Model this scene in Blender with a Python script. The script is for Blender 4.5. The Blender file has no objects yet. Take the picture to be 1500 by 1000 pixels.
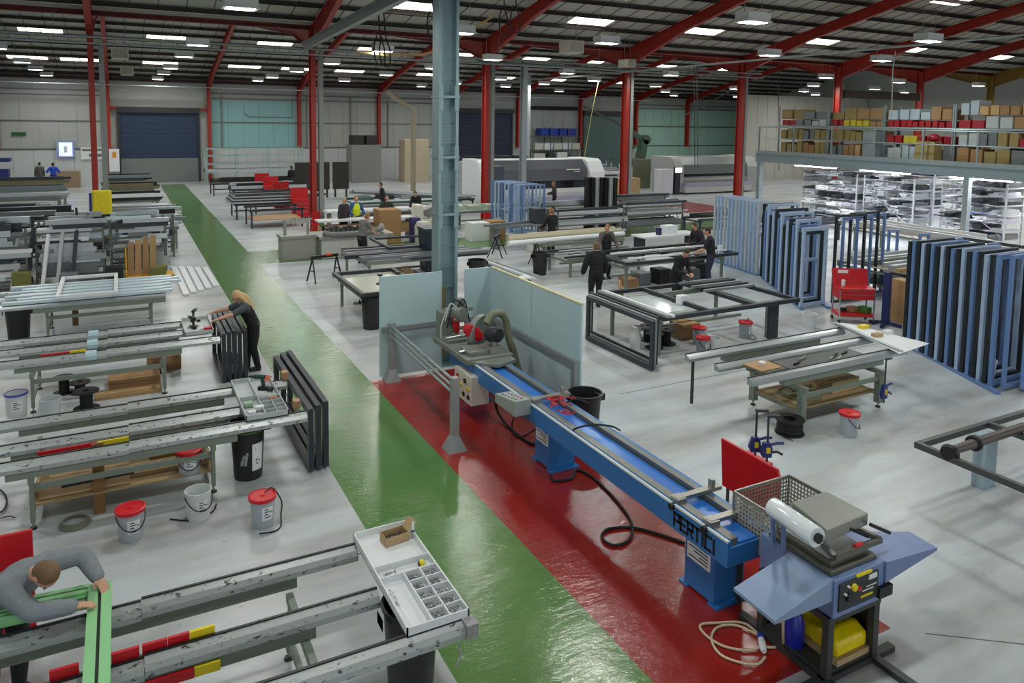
import bpy, bmesh, math, random
from math import sin, cos, pi, atan2, sqrt
from mathutils import Vector, Matrix, Quaternion
random.seed(7)
S = bpy.context.scene
COL = S.collection
# ---------------------------------------------------------------- camera
F_PX, PITCH, ROLL, YAW, SY, CAM_H = 1091.2081, 0.0903, 0.0139, 0.4859, -226.71, 5.0
Fv = Vector((sin(YAW)*cos(PITCH), cos(YAW)*cos(PITCH), -sin(PITCH)))
R0 = Vector((cos(YAW), -sin(YAW), 0))
U0 = R0.cross(Fv)
Rv = R0*cos(ROLL)+U0*sin(ROLL)
Uv = -R0*sin(ROLL)+U0*cos(ROLL)
cd = bpy.data.cameras.new('camera'); co = bpy.data.objects.new('camera', cd); COL.objects.link(co)
M = Matrix((Rv, Uv, -Fv)).transposed().to_4x4(); M.translation = (0, 0, CAM_H)
co.matrix_world = M
cd.sensor_width = 36; cd.lens = F_PX/1500*36; cd.shift_y = SY/1500
cd.clip_start = .1; cd.clip_end = 300
S.camera = co
def ray(px, py):
    return Fv+Rv*((px-750)/F_PX)-Uv*((py-500-SY)/F_PX)
def P(px, py, z=0.0):
    "the point of the horizontal plane at height z that the photograph shows at this pixel"
    d = ray(px, py); t = (z-CAM_H)/d.z
    return Vector((d.x*t, d.y*t, z))
# ---------------------------------------------------------------- materials
MATS = {}
def lin(c):
    return tuple(((x/12.92) if x <= .04045 else ((x+.055)/1.055)**2.4) for x in (v/255 for v in c))
def mat(name, rgb, rough=.5, metal=0., var=.08, scale=6., bump=0., bscale=40., coat=0., emit=0., trans=0., alpha=1.):
    if name in MATS: return MATS[name]
    m = bpy.data.materials.new(name); m.use_nodes = True
    nt = m.node_tree; b = nt.nodes['Principled BSDF']
    c = lin(rgb)
    b.inputs['Roughness'].default_value = rough; b.inputs['Metallic'].default_value = metal
    b.inputs['Coat Weight'].default_value = coat
    if trans: b.inputs['Transmission Weight'].default_value = trans
    if alpha < 1: b.inputs['Alpha'].default_value = alpha
    if var:
        tc = nt.nodes.new('ShaderNodeTexCoord')
        n = nt.nodes.new('ShaderNodeTexNoise'); n.inputs['Scale'].default_value = scale; n.inputs['Detail'].default_value = 4
        nt.links.new(tc.outputs['Object'], n.inputs['Vector'])
        mx = nt.nodes.new('ShaderNodeMix'); mx.data_type = 'RGBA'
        mx.inputs[6].default_value = (*[max(0, x*(1-var)) for x in c], 1); mx.inputs[7].default_value = (*[min(1, x*(1+var)) for x in c], 1)
        nt.links.new(n.outputs['Fac'], mx.inputs[0]); nt.links.new(mx.outputs[2], b.inputs['Base Color'])
    else:
        b.inputs['Base Color'].default_value = (*c, 1)
    if bump:
        tc2 = nt.nodes.new('ShaderNodeTexCoord'); n2 = nt.nodes.new('ShaderNodeTexNoise'); n2.inputs['Scale'].default_value = bscale
        bp = nt.nodes.new('ShaderNodeBump'); bp.inputs['Strength'].default_value = bump; bp.inputs['Distance'].default_value = .02
        nt.links.new(tc2.outputs['Object'], n2.inputs['Vector']); nt.links.new(n2.outputs['Fac'], bp.inputs['Height']); nt.links.new(bp.outputs['Normal'], b.inputs['Normal'])
    if emit:
        b.inputs['Emission Color'].default_value = (*c, 1); b.inputs['Emission Strength'].default_value = emit
    MATS[name] = m
    return m
def worn(name, rgb, dark, amount=.5, scale=14., rough=.45, metal=.3):
    "metal or paint scuffed down to dark scratches and glue marks"
    if name in MATS: return MATS[name]
    m = bpy.data.materials.new(name); m.use_nodes = True; nt = m.node_tree; b = nt.nodes['Principled BSDF']
    tc = nt.nodes.new('ShaderNodeTexCoord'); mp = nt.nodes.new('ShaderNodeMapping'); mp.inputs['Scale'].default_value = (1, 1.6, 2.2)
    n = nt.nodes.new('ShaderNodeTexNoise'); n.inputs['Scale'].default_value = scale; n.inputs['Detail'].default_value = 6; n.inputs['Roughness'].default_value = .7
    cr = nt.nodes.new('ShaderNodeValToRGB'); cr.color_ramp.elements[0].position = amount; cr.color_ramp.elements[1].position = amount+.05
    cr.color_ramp.elements[0].color = (*lin(rgb), 1); cr.color_ramp.elements[1].color = (*lin(dark), 1)
    nt.links.new(tc.outputs['Object'], mp.inputs[0]); nt.links.new(mp.outputs[0], n.inputs['Vector']); nt.links.new(n.outputs['Fac'], cr.inputs[0]); nt.links.new(cr.outputs[0], b.inputs['Base Color'])
    b.inputs['Roughness'].default_value = rough; b.inputs['Metallic'].default_value = metal
    MATS[name] = m; return m
def epoxy(name, rgb, dirt, rough=.3, amt=.35, bmp=.3, spec=.5, streak=(1,1.7,1)):
    "trowelled epoxy floor paint: slightly wavy, worn in big faint patches"
    m = bpy.data.materials.new(name); m.use_nodes = True; nt = m.node_tree; b = nt.nodes['Principled BSDF']
    tc = nt.nodes.new('ShaderNodeTexCoord')
    n1 = nt.nodes.new('ShaderNodeTexNoise'); n1.inputs['Scale'].default_value = .45; n1.inputs['Detail'].default_value = 5; n1.inputs['Roughness'].default_value = .6
    mpg = nt.nodes.new('ShaderNodeMapping'); mpg.inputs['Scale'].default_value = streak
    cr = nt.nodes.new('ShaderNodeValToRGB'); cr.color_ramp.elements[0].position = .38; cr.color_ramp.elements[1].position = .7
    cr.color_ramp.elements[0].color = (*lin(rgb), 1); cr.color_ramp.elements[1].color = (*[a*(1-amt)+d*amt for a, d in zip(lin(rgb), lin(dirt))], 1)
    nt.links.new(tc.outputs['Object'], mpg.inputs[0]); nt.links.new(mpg.outputs[0], n1.inputs['Vector']); nt.links.new(n1.outputs['Fac'], cr.inputs[0])
    n2 = nt.nodes.new('ShaderNodeTexNoise'); n2.inputs['Scale'].default_value = 9; n2.inputs['Detail'].default_value = 3
    nt.links.new(tc.outputs['Object'], n2.inputs['Vector'])
    mr = nt.nodes.new('ShaderNodeMapRange'); mr.inputs['To Min'].default_value = rough-.08; mr.inputs['To Max'].default_value = rough+.1
    nt.links.new(n2.outputs['Fac'], mr.inputs['Value']); nt.links.new(mr.outputs[0], b.inputs['Roughness'])
    nt.links.new(cr.outputs[0], b.inputs['Base Color'])
    n3 = nt.nodes.new('ShaderNodeTexNoise'); n3.inputs['Scale'].default_value = 2.6; n3.inputs['Detail'].default_value = 6; n3.inputs['Roughness'].default_value = .66
    mp3 = nt.nodes.new('ShaderNodeMapping'); mp3.inputs['Scale'].default_value = (1, 2.4, 1)
    nt.links.new(tc.outputs['Object'], mp3.inputs[0]); nt.links.new(mp3.outputs[0], n3.inputs['Vector'])
    bp = nt.nodes.new('ShaderNodeBump'); bp.inputs['Strength'].default_value = bmp; bp.inputs['Distance'].default_value = .02
    nt.links.new(n3.outputs['Fac'], bp.inputs['Height']); nt.links.new(bp.outputs['Normal'], b.inputs['Normal'])
    b.inputs['Specular IOR Level'].default_value = spec
    MATS[name] = m; return m
# ---------------------------------------------------------------- mesh collecting
class MB:
    def __init__(s): s.v = []; s.f = []; s.m = []; s.mi = 0
    def use(s, i): s.mi = i; return s
    def add(s, vs, fs):
        o = len(s.v); s.v += [Vector(x) for x in vs]; s.f += [tuple(i+o for i in f) for f in fs]; s.m += [s.mi]*len(fs)
        return s
    def box(s, x0, x1, y0, y1, z0, z1):
        return s.add([(x0,y0,z0),(x1,y0,z0),(x1,y1,z0),(x0,y1,z0),(x0,y0,z1),(x1,y0,z1),(x1,y1,z1),(x0,y1,z1)],
                     [(0,3,2,1),(4,5,6,7),(0,1,5,4),(1,2,6,5),(2,3,7,6),(3,0,4,7)])
    def cbox(s, c, d):
        return s.box(c[0]-d[0]/2, c[0]+d[0]/2, c[1]-d[1]/2, c[1]+d[1]/2, c[2]-d[2]/2, c[2]+d[2]/2)
    def bar(s, p, q, w, h, up=(0,0,1)):
        p = Vector(p); q = Vector(q); a = (q-p).normalized(); u = Vector(up)
        if abs(a.dot(u)) > .99: u = Vector((0,1,0))
        r = a.cross(u).normalized(); u = r.cross(a)
        vs = [e+r*i*w/2+u*j*h/2 for e in (p, q) for i, j in ((-1,-1),(1,-1),(1,1),(-1,1))]
        return s.add(vs, [(0,3,2,1),(4,5,6,7),(0,1,5,4),(1,2,6,5),(2,3,7,6),(3,0,4,7)])
    def tube(s, pts, r, n=8, cap=True):
        pts = [Vector(p) for p in pts]; rs = r if isinstance(r, (list, tuple)) else [r]*len(pts)
        o = len(s.v); prev = None
        for i, p in enumerate(pts):
            t = (pts[min(i+1, len(pts)-1)]-pts[max(i-1, 0)])
            t = t.normalized() if t.length > 1e-9 else Vector((0,0,1))
            if prev is None:
                a = Vector((0,0,1)) if abs(t.z) < .9 else Vector((1,0,0))
                u = t.cross(a).normalized()
            else:
                u = (prev-t*prev.dot(t)); u = u.normalized() if u.length > 1e-6 else t.orthogonal().normalized()
            prev = u; w = t.cross(u)
            s.v += [p+(u*cos(2*pi*k/n)+w*sin(2*pi*k/n))*rs[i] for k in range(n)]
        fs = []
        for i in range(len(pts)-1):
            for k in range(n):
                fs.append((o+i*n+k, o+i*n+(k+1)%n, o+(i+1)*n+(k+1)%n, o+(i+1)*n+k))
        if cap:
            fs.append(tuple(o+k for k in reversed(range(n)))); fs.append(tuple(o+(len(pts)-1)*n+k for k in range(n)))
        s.f += fs; s.m += [s.mi]*len(fs); return s
    def lathe(s, prof, n=20, c=(0,0,0), ax=None, close=False):
        c = Vector(c); o = len(s.v); q = Vector((0,0,1)).rotation_difference(Vector(ax)) if ax else None
        for r, z in prof:
            for k in range(n):
                p = Vector((r*cos(2*pi*k/n), r*sin(2*pi*k/n), z))
                s.v.append(c+(q @ p if q else p))
        fs = []
        for i in range(len(prof)-1):
            for k in range(n):
                fs.append((o+i*n+k, o+i*n+(k+1)%n, o+(i+1)*n+(k+1)%n, o+(i+1)*n+k))
        if close:
            k0 = (len(prof)-1)*n
            fs += [(o+k0+k, o+k0+(k+1)%n, o+(k+1)%n, o+k) for k in range(n)]
        else:
            fs.append(tuple(o+k for k in reversed(range(n)))); fs.append(tuple(o+(len(prof)-1)*n+k for k in range(n)))
        s.f += fs; s.m += [s.mi]*len(fs); return s
    def prism(s, poly, d0, d1, axis='x'):
        "polygon given in the two other axes, pushed from d0 to d1 along axis"
        f = {'x': lambda a, b, d: (d, a, b), 'y': lambda a, b, d: (a, d, b), 'z': lambda a, b, d: (a, b, d)}[axis]
        n = len(poly)
        vs = [f(a, b, d) for d in (d0, d1) for a, b in poly]
        return s.add(vs, [tuple(range(n))[::-1], tuple(range(n, 2*n))]+[(i, (i+1)%n, n+(i+1)%n, n+i) for i in range(n)])
    def ell(s, c, r, nu=12, nv=8):
        c = Vector(c); r = (r, r, r) if not hasattr(r, '__len__') else r
        o = len(s.v); vs = []
        for j in range(1, nv):
            t = pi*j/nv
            for k in range(nu):
                vs.append(c+Vector((r[0]*sin(t)*cos(2*pi*k/nu), r[1]*sin(t)*sin(2*pi*k/nu), r[2]*cos(t))))
        vs += [c+Vector((0,0,r[2])), c-Vector((0,0,r[2]))]
        fs = []
        for j in range(nv-2):
            for k in range(nu):
                fs.append((j*nu+k, (j+1)*nu+k, (j+1)*nu+(k+1)%nu, j*nu+(k+1)%nu))
        T = (nv-1)*nu
        for k in range(nu):
            fs.append((T, k, (k+1)%nu)); fs.append((T+1, (nv-2)*nu+(k+1)%nu, (nv-2)*nu+k))
        return s.add(vs, fs)
    def xf(s, mtx):
        s.v = [mtx @ v for v in s.v]; return s
    def build(s, name, mats, parent=None, smooth=False, bevel=0., origin=None, fix=True):
        me = bpy.data.meshes.new(name)
        o = Vector(origin) if origin is not None else Vector((0,0,0))
        me.from_pydata([v-o for v in s.v], [], s.f)
        for m in (mats if isinstance(mats, (list, tuple)) else [mats]): me.materials.append(m)
        me.polygons.foreach_set('material_index', s.m)
        if fix:
            bm = bmesh.new(); bm.from_mesh(me); bmesh.ops.recalc_face_normals(bm, faces=bm.faces); bm.to_mesh(me); bm.free()
        if smooth:
            me.polygons.foreach_set('use_smooth', [True]*len(me.polygons))
            try: me.set_sharp_from_angle(angle=math.radians(40))
            except Exception: pass
        me.update()
        ob = bpy.data.objects.new(name, me); COL.objects.link(ob); ob.location = o
        if parent is not None: ob.parent = parent
        if bevel:
            bv = ob.modifiers.new('edge', 'BEVEL'); bv.width = bevel; bv.segments = 2; bv.limit_method = 'ANGLE'
        return ob
def tag(o, label, cat, group=None):
    o['label'] = label; o['category'] = cat
    if group: o['group'] = group
    return o
def thing(name, label, cat, loc=(0,0,0), rz=0., group=None):
    o = bpy.data.objects.new(name, None); COL.objects.link(o); o.empty_display_size = .2
    o.location = loc; o.rotation_euler = (0, 0, rz)
    return tag(o, label, cat, group)
def solo(mb, name, mats, label, cat, group=None, smooth=False, bevel=0.):
    lo = [min(v[i] for v in mb.v) for i in range(3)]; hi = [max(v[i] for v in mb.v) for i in range(3)]
    o = mb.build(name, mats, None, smooth, bevel, origin=((lo[0]+hi[0])/2, (lo[1]+hi[1])/2, lo[2]))
    return tag(o, label, cat, group)
def struct(mb, name, mats, parent=None, smooth=False):
    o = mb.build(name, mats, parent, smooth)
    if parent is None: o['kind'] = 'structure'
    return o
def dup(root, loc, rz=0., label=None, group=None, scale=None):
    r = root.copy(); COL.objects.link(r); r.location = loc; r.rotation_euler = (0, 0, rz)
    if label: r['label'] = label
    if group: r['group'] = group
    if scale: r.scale = scale
    for ch in list(root.children):
        c = ch.copy(); COL.objects.link(c); c.parent = r
        for g in list(ch.children):
            d = g.copy(); COL.objects.link(d); d.parent = c
    return r
ORD = 'first second third fourth fifth sixth seventh eighth ninth tenth eleventh twelfth thirteenth fourteenth fifteenth sixteenth seventeenth eighteenth nineteenth twentieth'.split()
def nth(i, n=None):
    if i < 20: return ORD[i]
    t = {2: 'twenty', 3: 'thirty', 4: 'forty', 5: 'fifty'}[(i+1)//10]
    u = (i+1) % 10
    return t+('-'+ORD[u-1] if u else 'th') if u else {2: 'twentieth', 3: 'thirtieth', 4: 'fortieth', 5: 'fiftieth'}[(i+1)//10]
# palette
GREY_STEEL = mat('galvanised steel', (148,160,163), .42, .55, .14, 5)
ALU = mat('mill aluminium', (172,180,182), .34, .7, .07, 9)
RAILM = worn('scuffed aluminium rail', (176,182,182), (64,64,64), .58, 12, .36, .45)
OLIVE = mat('olive grey enamel', (122,132,120), .5, .1, .08, 5)
DKGREY = mat('anthracite coated aluminium', (50,56,62), .42, .2, .08, 8)
BLACKP = mat('black plastic', (22,23,25), .45, 0, .1, 8)
RUBBER = mat('black rubber', (20,20,21), .7, 0, .1, 8)
WHITEP = mat('white plastic', (214,220,222), .42, 0, .03, 4)
REDP = mat('red plastic', (196,22,34), .38, 0, .06, 5)
REDPAINT = mat('red steel paint', (158,38,26), .45, 0, .16, 1.2)
REDCAB = mat('red tool cabinet enamel', (186,26,32), .32, 0, .05, 3)
BLUEM = mat('machine blue enamel', (42,112,178), .35, 0, .06, 2.5)
BLUED = mat('dark blue paint', (26,42,92), .45, 0, .1, 4)
CARD = mat('brown cardboard', (156,122,84), .8, 0, .09, 6)
CARDL = mat('pale cardboard', (176,150,112), .8, 0, .09, 6)
WOOD = mat('plywood', (168,134,92), .65, 0, .18, 9)
BLUEF = mat('pale blue coated aluminium', (118,152,206), .4, .1, .08, 4)
BLUEF2 = mat('mid blue coated aluminium', (98,128,176), .4, .1, .08, 4)
WHITEM = mat('white enamel', (222,226,228), .38, 0, .03, 3)
YELLOW = mat('yellow paint', (226,202,24), .45, 0, .08, 5)
CHROME = mat('polished steel', (205,208,210), .2, .95, .03, 4)
GLASSD = mat('dark window', (22,28,38), .12, 0, .05, 2)
DARK = mat('near black', (14,14,15), .6, 0, .1, 5)
STEELB = mat('brushed steel', (160,160,152), .38, .75, .08, 12)
PAPER = mat('white paper', (226,228,228), .7, 0, .02, 4)
def blob_mat(): pass
# ================================================================ the building
X0, X1, Y0, Y1 = -16., 64., -6., 60.67
WHITEFLOOR = epoxy('light grey epoxy floor', (190,199,203), (138,130,122), .3, .75, .1, .5, (.5,2.2,1))
GREENFLOOR = epoxy('green epoxy walkway', (78,122,60), (104,128,70), .14, .6, .42, .65)
REDFLOOR = epoxy('red epoxy machine bay', (150,36,26), (112,28,18), .17, .6, .5, .7)
GA, GB = 2.52, 4.09
fl = MB()
def rect(mi, a, b, c, d):
    fl.use(mi).add([(a,c,0),(b,c,0),(b,d,0),(a,d,0)], [(0,1,2,3)])
CY0, CY1, RX, RY0, RY1 = 25.9, 28.5, 6.67, 4.4, 13.4
rect(0, X0, GA, Y0, Y1)
rect(1, GA, GB, Y0, 58.5); rect(0, GA, GB, 58.5, Y1)
rect(0, GB, X1, Y0, RY0); rect(2, GB, RX, RY0, RY1); rect(0, RX, X1, RY0, RY1); rect(0, GB, X1, RY1, CY0)
rect(1, GB, 27., CY0, CY1); rect(0, 27., X1, CY0, CY1); rect(0, GB, 27.5, CY1, Y1)
rect(2, 27.5, 31.5, 31.5, 37.); rect(0, 27.5, 31.5, CY1, 31.5); rect(0, 27.5, 31.5, 37., Y1); rect(0, 31.5, X1, CY1, Y1)
floor = struct(fl, 'floor', [WHITEFLOOR, GREENFLOOR, REDFLOOR])
# saw-cut joints in the slab
jn = MB()
for (a, b) in (((6.9, 4.2), (13.9, -1.)), ((2.44, 8.0), (-6, 8.0)), ((8.0, 10.8), (24, 10.8))):
    jn.bar((a[0], a[1], .001), (b[0], b[1], .001), .012, .003)
struct(jn, 'floor_joints', mat('slab joint filler', (92,96,98), .8))
# walls: composite cladding panels with horizontal rails
CLAD = mat('off white cladding', (172,176,172), .55, 0, .05, .6)
CLADA = mat('aqua toned cladding', (142,192,194), .5, 0, .05, .6)  # cyan tone of these and the teal panels set in the base colour
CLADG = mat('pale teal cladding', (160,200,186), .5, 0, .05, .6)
CLADW = mat('white dado lining', (196,202,202), .55, 0, .05, .8)
RAILD = mat('grey sheeting rail', (108,114,114), .5, .3, .06, 3)
wb = MB()
wb.use(0).box(X0, X1, Y1, Y1+.2, 0, 14)
wall_back = struct(wb, 'wall_back', [CLAD])
def panels():
    out = []
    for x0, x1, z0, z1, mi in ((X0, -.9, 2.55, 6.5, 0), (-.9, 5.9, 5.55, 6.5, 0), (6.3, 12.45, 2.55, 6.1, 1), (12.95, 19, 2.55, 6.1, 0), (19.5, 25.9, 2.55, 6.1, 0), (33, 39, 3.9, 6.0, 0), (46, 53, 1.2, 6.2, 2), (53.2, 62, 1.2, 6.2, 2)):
        x = x0
        while x < x1-.1:
            e = min(x+1.12, x1); out.append((x+.012, e-.012, z0, z1, mi)); x = e
    return out
wp = MB()
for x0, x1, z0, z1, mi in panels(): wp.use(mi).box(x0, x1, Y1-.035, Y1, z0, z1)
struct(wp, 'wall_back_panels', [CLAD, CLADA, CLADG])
wd = MB()
for x0, x1 in ((X0, -.9), (6.3, 25.9)):
    x = x0
    while x < x1-.1:
        e = min(x+1.2, x1); wd.box(x+.01, e-.01, Y1-.05, Y1, 0, 2.42); x = e
struct(wd, 'wall_back_dado', [CLADW])
tr = MB()
for z in (2.5, 4.45, 6.25, 6.62):
    for x0, x1 in ((X0, -.9), (6.3, 25.9), (46, 62)): tr.box(x0, x1, Y1-.1, Y1-.036, z-.05, z+.05)
struct(tr, 'trim_1', [RAILD])
wr = MB(); wr.box(X1, X1+.2, Y0, Y1, 0, 16); struct(wr, 'wall_right', [CLAD])
wl = MB(); wl.box(X0-.2, X0, Y0, Y1, 0, 16); struct(wl, 'wall_left', [CLAD])
# gable lining seen above the mezzanine, where the building steps in
wg = MB()
x = 48.2
while x < 63:
    wg.box(x+.012, x+1.18, 47.85, 48., 0, 7.4); x += 1.2
wg.box(48.2, 63, 47.8, 48, 5.2, 5.35)
struct(wg, 'wall_gable', [mat('warm grey cladding', (186,184,176), .6, 0, .05, .6)])
# roof: three slopes of profiled sheet, laps drawn as real upstands
def ztop(y):
    if y >= 46: return 7.75+.21*(Y1-y)
    if y >= 32.88: return 10.83-(46-y)/(46-32.88)*1.75
    if y >= 19: return 9.08+.23*(32.88-y)
    return 9.08+.23*13.88-.23*(19-y)
SHEET = mat('grey roof lining sheet', (180,178,168), .6, 0, .07, 2.)
rf = MB()
ys = [Y0, 19, 32.88, 46, Y1]
for a, b in zip(ys, ys[1:]):
    rf.add([(X0, a, ztop(a)), (X1, a, ztop(a)), (X1, b, ztop(b)), (X0, b, ztop(b)), (X0, a, ztop(a)+.1), (X1, a, ztop(a)+.1), (X1, b, ztop(b)+.1), (X0, b, ztop(b)+.1)],
           [(0,1,2,3),(4,5,6,7),(0,1,5,4),(2,3,7,6),(1,2,6,5),(3,0,4,7)])
struct(rf, 'ceiling', [SHEET])
lp = MB()
for a, b, st in ((Y0, 19, 1.), (19, 32.88, 1.), (46, Y1, 1.)):
    x = X0+.5
    while x < X1:
        lp.bar((x, a, ztop(a)-.01), (x, b, ztop(b)-.01), .035, .03); x += 1.0
struct(lp, 'ceiling_laps', [mat('dark sheet lap', (92,92,86), .7)])
PURL = mat('dark purlin', (46,40,36), .6, 0, .12, 3)
def purlin_ys():
    out = []
    y = Y1-.5
    while y > 46.3: out.append(y); y -= 1.42
    y = 32.3
    while y > 19.3: out.append(y); y -= 1.5
    y = 18.4
    while y > -5: out.append(y); y -= 1.5
    return out
for i, y in enumerate(purlin_ys()):
    m = MB(); z = ztop(y)-.13
    m.box(X0+.05, X1-.05, y-.035, y+.035, z-.07, z+.1); m.box(X0+.05, X1-.05, y-.035, y+.06, z-.07, z-.05); m.box(X0+.05, X1-.05, y-.06, y+.035, z+.08, z+.1)
    o = struct(m, 'ceiling_purlin', [PURL])
# steel frames
COLX = [7.4971+8.353*n for n in range(-2, 7)]
YV = 32.88
GOLD = mat('ochre steel paint', (122,96,24), .5, 0, .12, 1.2)
def ibeam(m, p, q, d, w, t=.03):
    p = Vector(p); q = Vector(q); a = (q-p).normalized()
    if abs(a.z) > .9:
        m.bar(p, q, .02, d, (0,1,0))
        for s_ in (-1, 1): m.bar(p+Vector((0, s_*d/2, 0)), q+Vector((0, s_*d/2, 0)), w, t, (0,1,0))
    else:
        m.bar(p, q, .02, d)
        u = a.cross(Vector((0,0,1))).normalized().cross(a)
        for s_ in (-1, 1): m.bar(p+u*s_*d/2, q+u*s_*d/2, w, t)
def frame_profile(m, x, y0, y1, dep0, dep1, L=4.5):
    "tapered rafter: web plate and flanges, haunched at y0 (dep0) to dep1 after L metres"
    sg = 1 if y1 > y0 else -1
    pts = [(y0, dep0), (y0+sg*L, dep1), (y1, dep1)]
    top = [(y, ztop(y)-.3) for y, d in pts]; bot = [(y, ztop(y)-.3-d) for y, d in pts]
    m.prism(top+bot[::-1], x-.012, x+.012)
    for row in (top, bot):
        for a, b in zip(row, row[1:]): m.bar((x, a[0], a[1]), (x, b[0], b[1]), .22, .035)
wcols = [-7.2, -.6, 6.05, 12.7, 19.25, 25.95, 32.4, 39.2, 45.8, 52.4]
for n, x in enumerate(COLX):
    m = MB(); mt = REDPAINT if n < 8 else GOLD
    ibeam(m, (x, YV, 0), (x, YV, 8.75), .42, .2)
    m.box(x-.25, x+.25, YV-.3, YV+.3, 0, .03)
    for z in (7.75, 8.6): m.box(x-.1, x+.1, YV-.2, YV+.2, z, z+.03)
    o = struct(m, 'column_steel', [mt])
    if n in (2, 3): MB().box(x-.14, x+.2, YV-.34, YV-.22, .03, .85).build('column_guard', REDP, o)
    m = MB(); frame_profile(m, x, YV-.2, 19, .95, .5)
    frame_profile(m, x, YV+.2, 46, .95, .4, 3.6)
    struct(m, 'beam_rafter', [mt])
    m = MB(); frame_profile(m, x, 19, Y0+.1, .5, .5)
    struct(m, 'beam_rafter', [mt])
for x in wcols:
    m = MB(); ibeam(m, (x, Y1-.32, 2.4 if x not in (-.6, 6.05) else 0), (x, Y1-.32, 7.3), .36, .22)
    frame_profile(m, x, Y1-.3, 46, .7, .38, 3.6)
    struct(m, 'beam_frame', [REDPAINT if x > -8 else REDPAINT])
m = MB(); ibeam(m, (X0+.1, YV, 8.78), (X1-.1, YV, 8.78), .16, .3); struct(m, 'beam_valley', [mat('dark red steel paint', (112,26,22), .5, 0, .1, 1.)])
m = MB(); m.box(X0+.1, X1-.1, Y1-.4, Y1-.1, 7.35, 7.55); struct(m, 'beam_eaves', [mat('dark maroon steel', (58,24,24), .5)])
m = MB(); m.box(X0+.1, X1-.1, YV-.25, YV+.25, 8.88, 9.02); struct(m, 'ceiling_gutter', [SHEET])
# rooflights: sheets of translucent glazing between the purlins, bright with the sky
SKYL = mat('sky lit rooflight', (255,240,222), .4, 0, 0, emit=3.2)
k = 0
for yc, h, xs in ((51.25, .62, (-4.9, 1.7, 8.2, 14.9, 21.5, 28., 33.1, 40.7, 47.)), (57.1, .62, (-6.1, -3.2, 1.6, 7.1, 10.8, 14.8, 21.4, 28., 33.1, 40.2)), (30.05, 1.15, (10.2, 19.0, 26.0, 34.9, 43., 52.5)), (23.4, 1.1, (2.5, 10.5, 19, 27.6, 36.2))):
    for x in xs:
        m = MB()
        for j in range(2):
            a, b = x+j*1.12, x+j*1.12+1.06
            pts = [(a, yc-h/2), (b, yc-h/2), (b, yc+h/2), (a, yc+h/2)]
            m.add([(p, y, ztop(y)-.012) for p, y in pts]+[(p, y, ztop(y)-.002) for p, y in pts], [(0,1,2,3),(4,5,6,7),(0,1,5,4),(1,2,6,5),(2,3,7,6),(3,0,4,7)])
        k += 1
        struct(m, 'window_%d' % k, [SKYL])
# roller shutters
SHUT = mat('navy roller shutter', (38,56,84), .5, .1, .08, 1.)
SHUTG = mat('grey roller shutter', (122,130,126), .45, .3, .06, 1.)
def shutter(nm, x0, x1, z1, zs, top, bot):
    m = MB(); z = .02
    while z < z1:
        m.use(0 if z >= zs else 1).box(x0, x1, Y1-.1, Y1-.05, z, z+.105); z += .11
    o = struct(m, nm, [top, bot])
    f = MB(); f.box(x0-.16, x0, Y1-.2, Y1, 0, z1+.3); f.box(x1, x1+.16, Y1-.2, Y1, 0, z1+.3); f.box(x0-.16, x1+.16, Y1-.45, Y1, z1, z1+.4)
    struct(f, 'door_frame', [mat('dark shutter hood', (44,46,50), .5)], o)
shutter('door_1', .1, 5.25, 5.1, 1.75, SHUT, SHUTG)
shutter('door_2', 26.4, 31.8, 5.5, 0, mat('dark navy shutter', (38,44,66), .5, .1, .08, 1.), SHUTG)
shutter('door_3', 39.7, 45, 5.5, 0, mat('teal grey shutter', (96,118,116), .5, .2, .08, 1.), SHUTG)
m = MB(); m.box(-.7, 6.1, Y1-.3, Y1-.05, 5.32, 5.5); struct(m, 'trim_2', [REDPAINT])
# small conduits and rainwater pipes on the back wall
def pipe(pts, r, mt, label, cat='pipe', group=None, n=8):
    return solo(MB().tube(pts, r, n), 'conduit' if r < .05 else 'pipe', mt, label, cat, group, True)
GP = mat('grey conduit', (132,138,138), .5, .3, .05, 3)
for i, (x, z0, z1) in enumerate(((6.95, 2.5, 6.6), (13.35, 2.6, 6.6), (16.9, 2.5, 6.6), (20.1, 2.5, 6.5), (24.3, 2.5, 6.5))):
    pipe([(x, Y1-.12, z0), (x, Y1-.12, z1)], .06, GP, 'grey pipe rising on the back wall, %s from the blue shutter' % nth(i), 'pipe', 'pipes on the back wall')
pipe([(8.6, Y1-.12, 5.2), (8.9, Y1-.12, 4.9), (12.2, Y1-.12, 4.9), (12.2, Y1-.12, 6.4)], .04, GP, 'thin stepped conduit across the aqua wall panels')
m = MB(); ibeam(m, (15.9, 52.2, 0), (15.9, 52.2, 6.9), .12, .12); 
pipe([(14.9, 45, 6.6), (15.4, 45, 6.2), (16.6, 45, 5.5), (16.6, 45, .0)], .16, mat('tan ducting', (150,140,118), .5, .2), 'tan extraction duct dropping beside the red column', 'duct', None, 12)
# ================================================================ placement helpers
def onY(px, py, Y):
    d = ray(px, py); t = Y/d.y
    return Vector((d.x*t, Y, CAM_H+d.z*t))
def onX(px, py, X):
    d = ray(px, py); t = X/d.x
    return Vector((X, d.y*t, CAM_H+d.z*t))
def wmat(o):
    m = Matrix.Translation(o.location) @ Matrix.Rotation(o.rotation_euler.z, 4, 'Z')
    return wmat(o.parent) @ m if o.parent else m
def wpart(mb, name, mats, parent, smooth=False, bevel=0., label=None):
    "a part given in world coordinates"
    mb.xf(wmat(parent).inverted())
    o = mb.build(name, mats, parent, smooth, bevel)
    if label: o['label'] = label
    return o
def arc(c, r, a0, a1, n, u=(1,0,0), v=(0,1,0)):
    c = Vector(c); u = Vector(u); v = Vector(v)
    return [c+u*r*cos(a0+(a1-a0)*i/n)+v*r*sin(a0+(a1-a0)*i/n) for i in range(n+1)]
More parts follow.
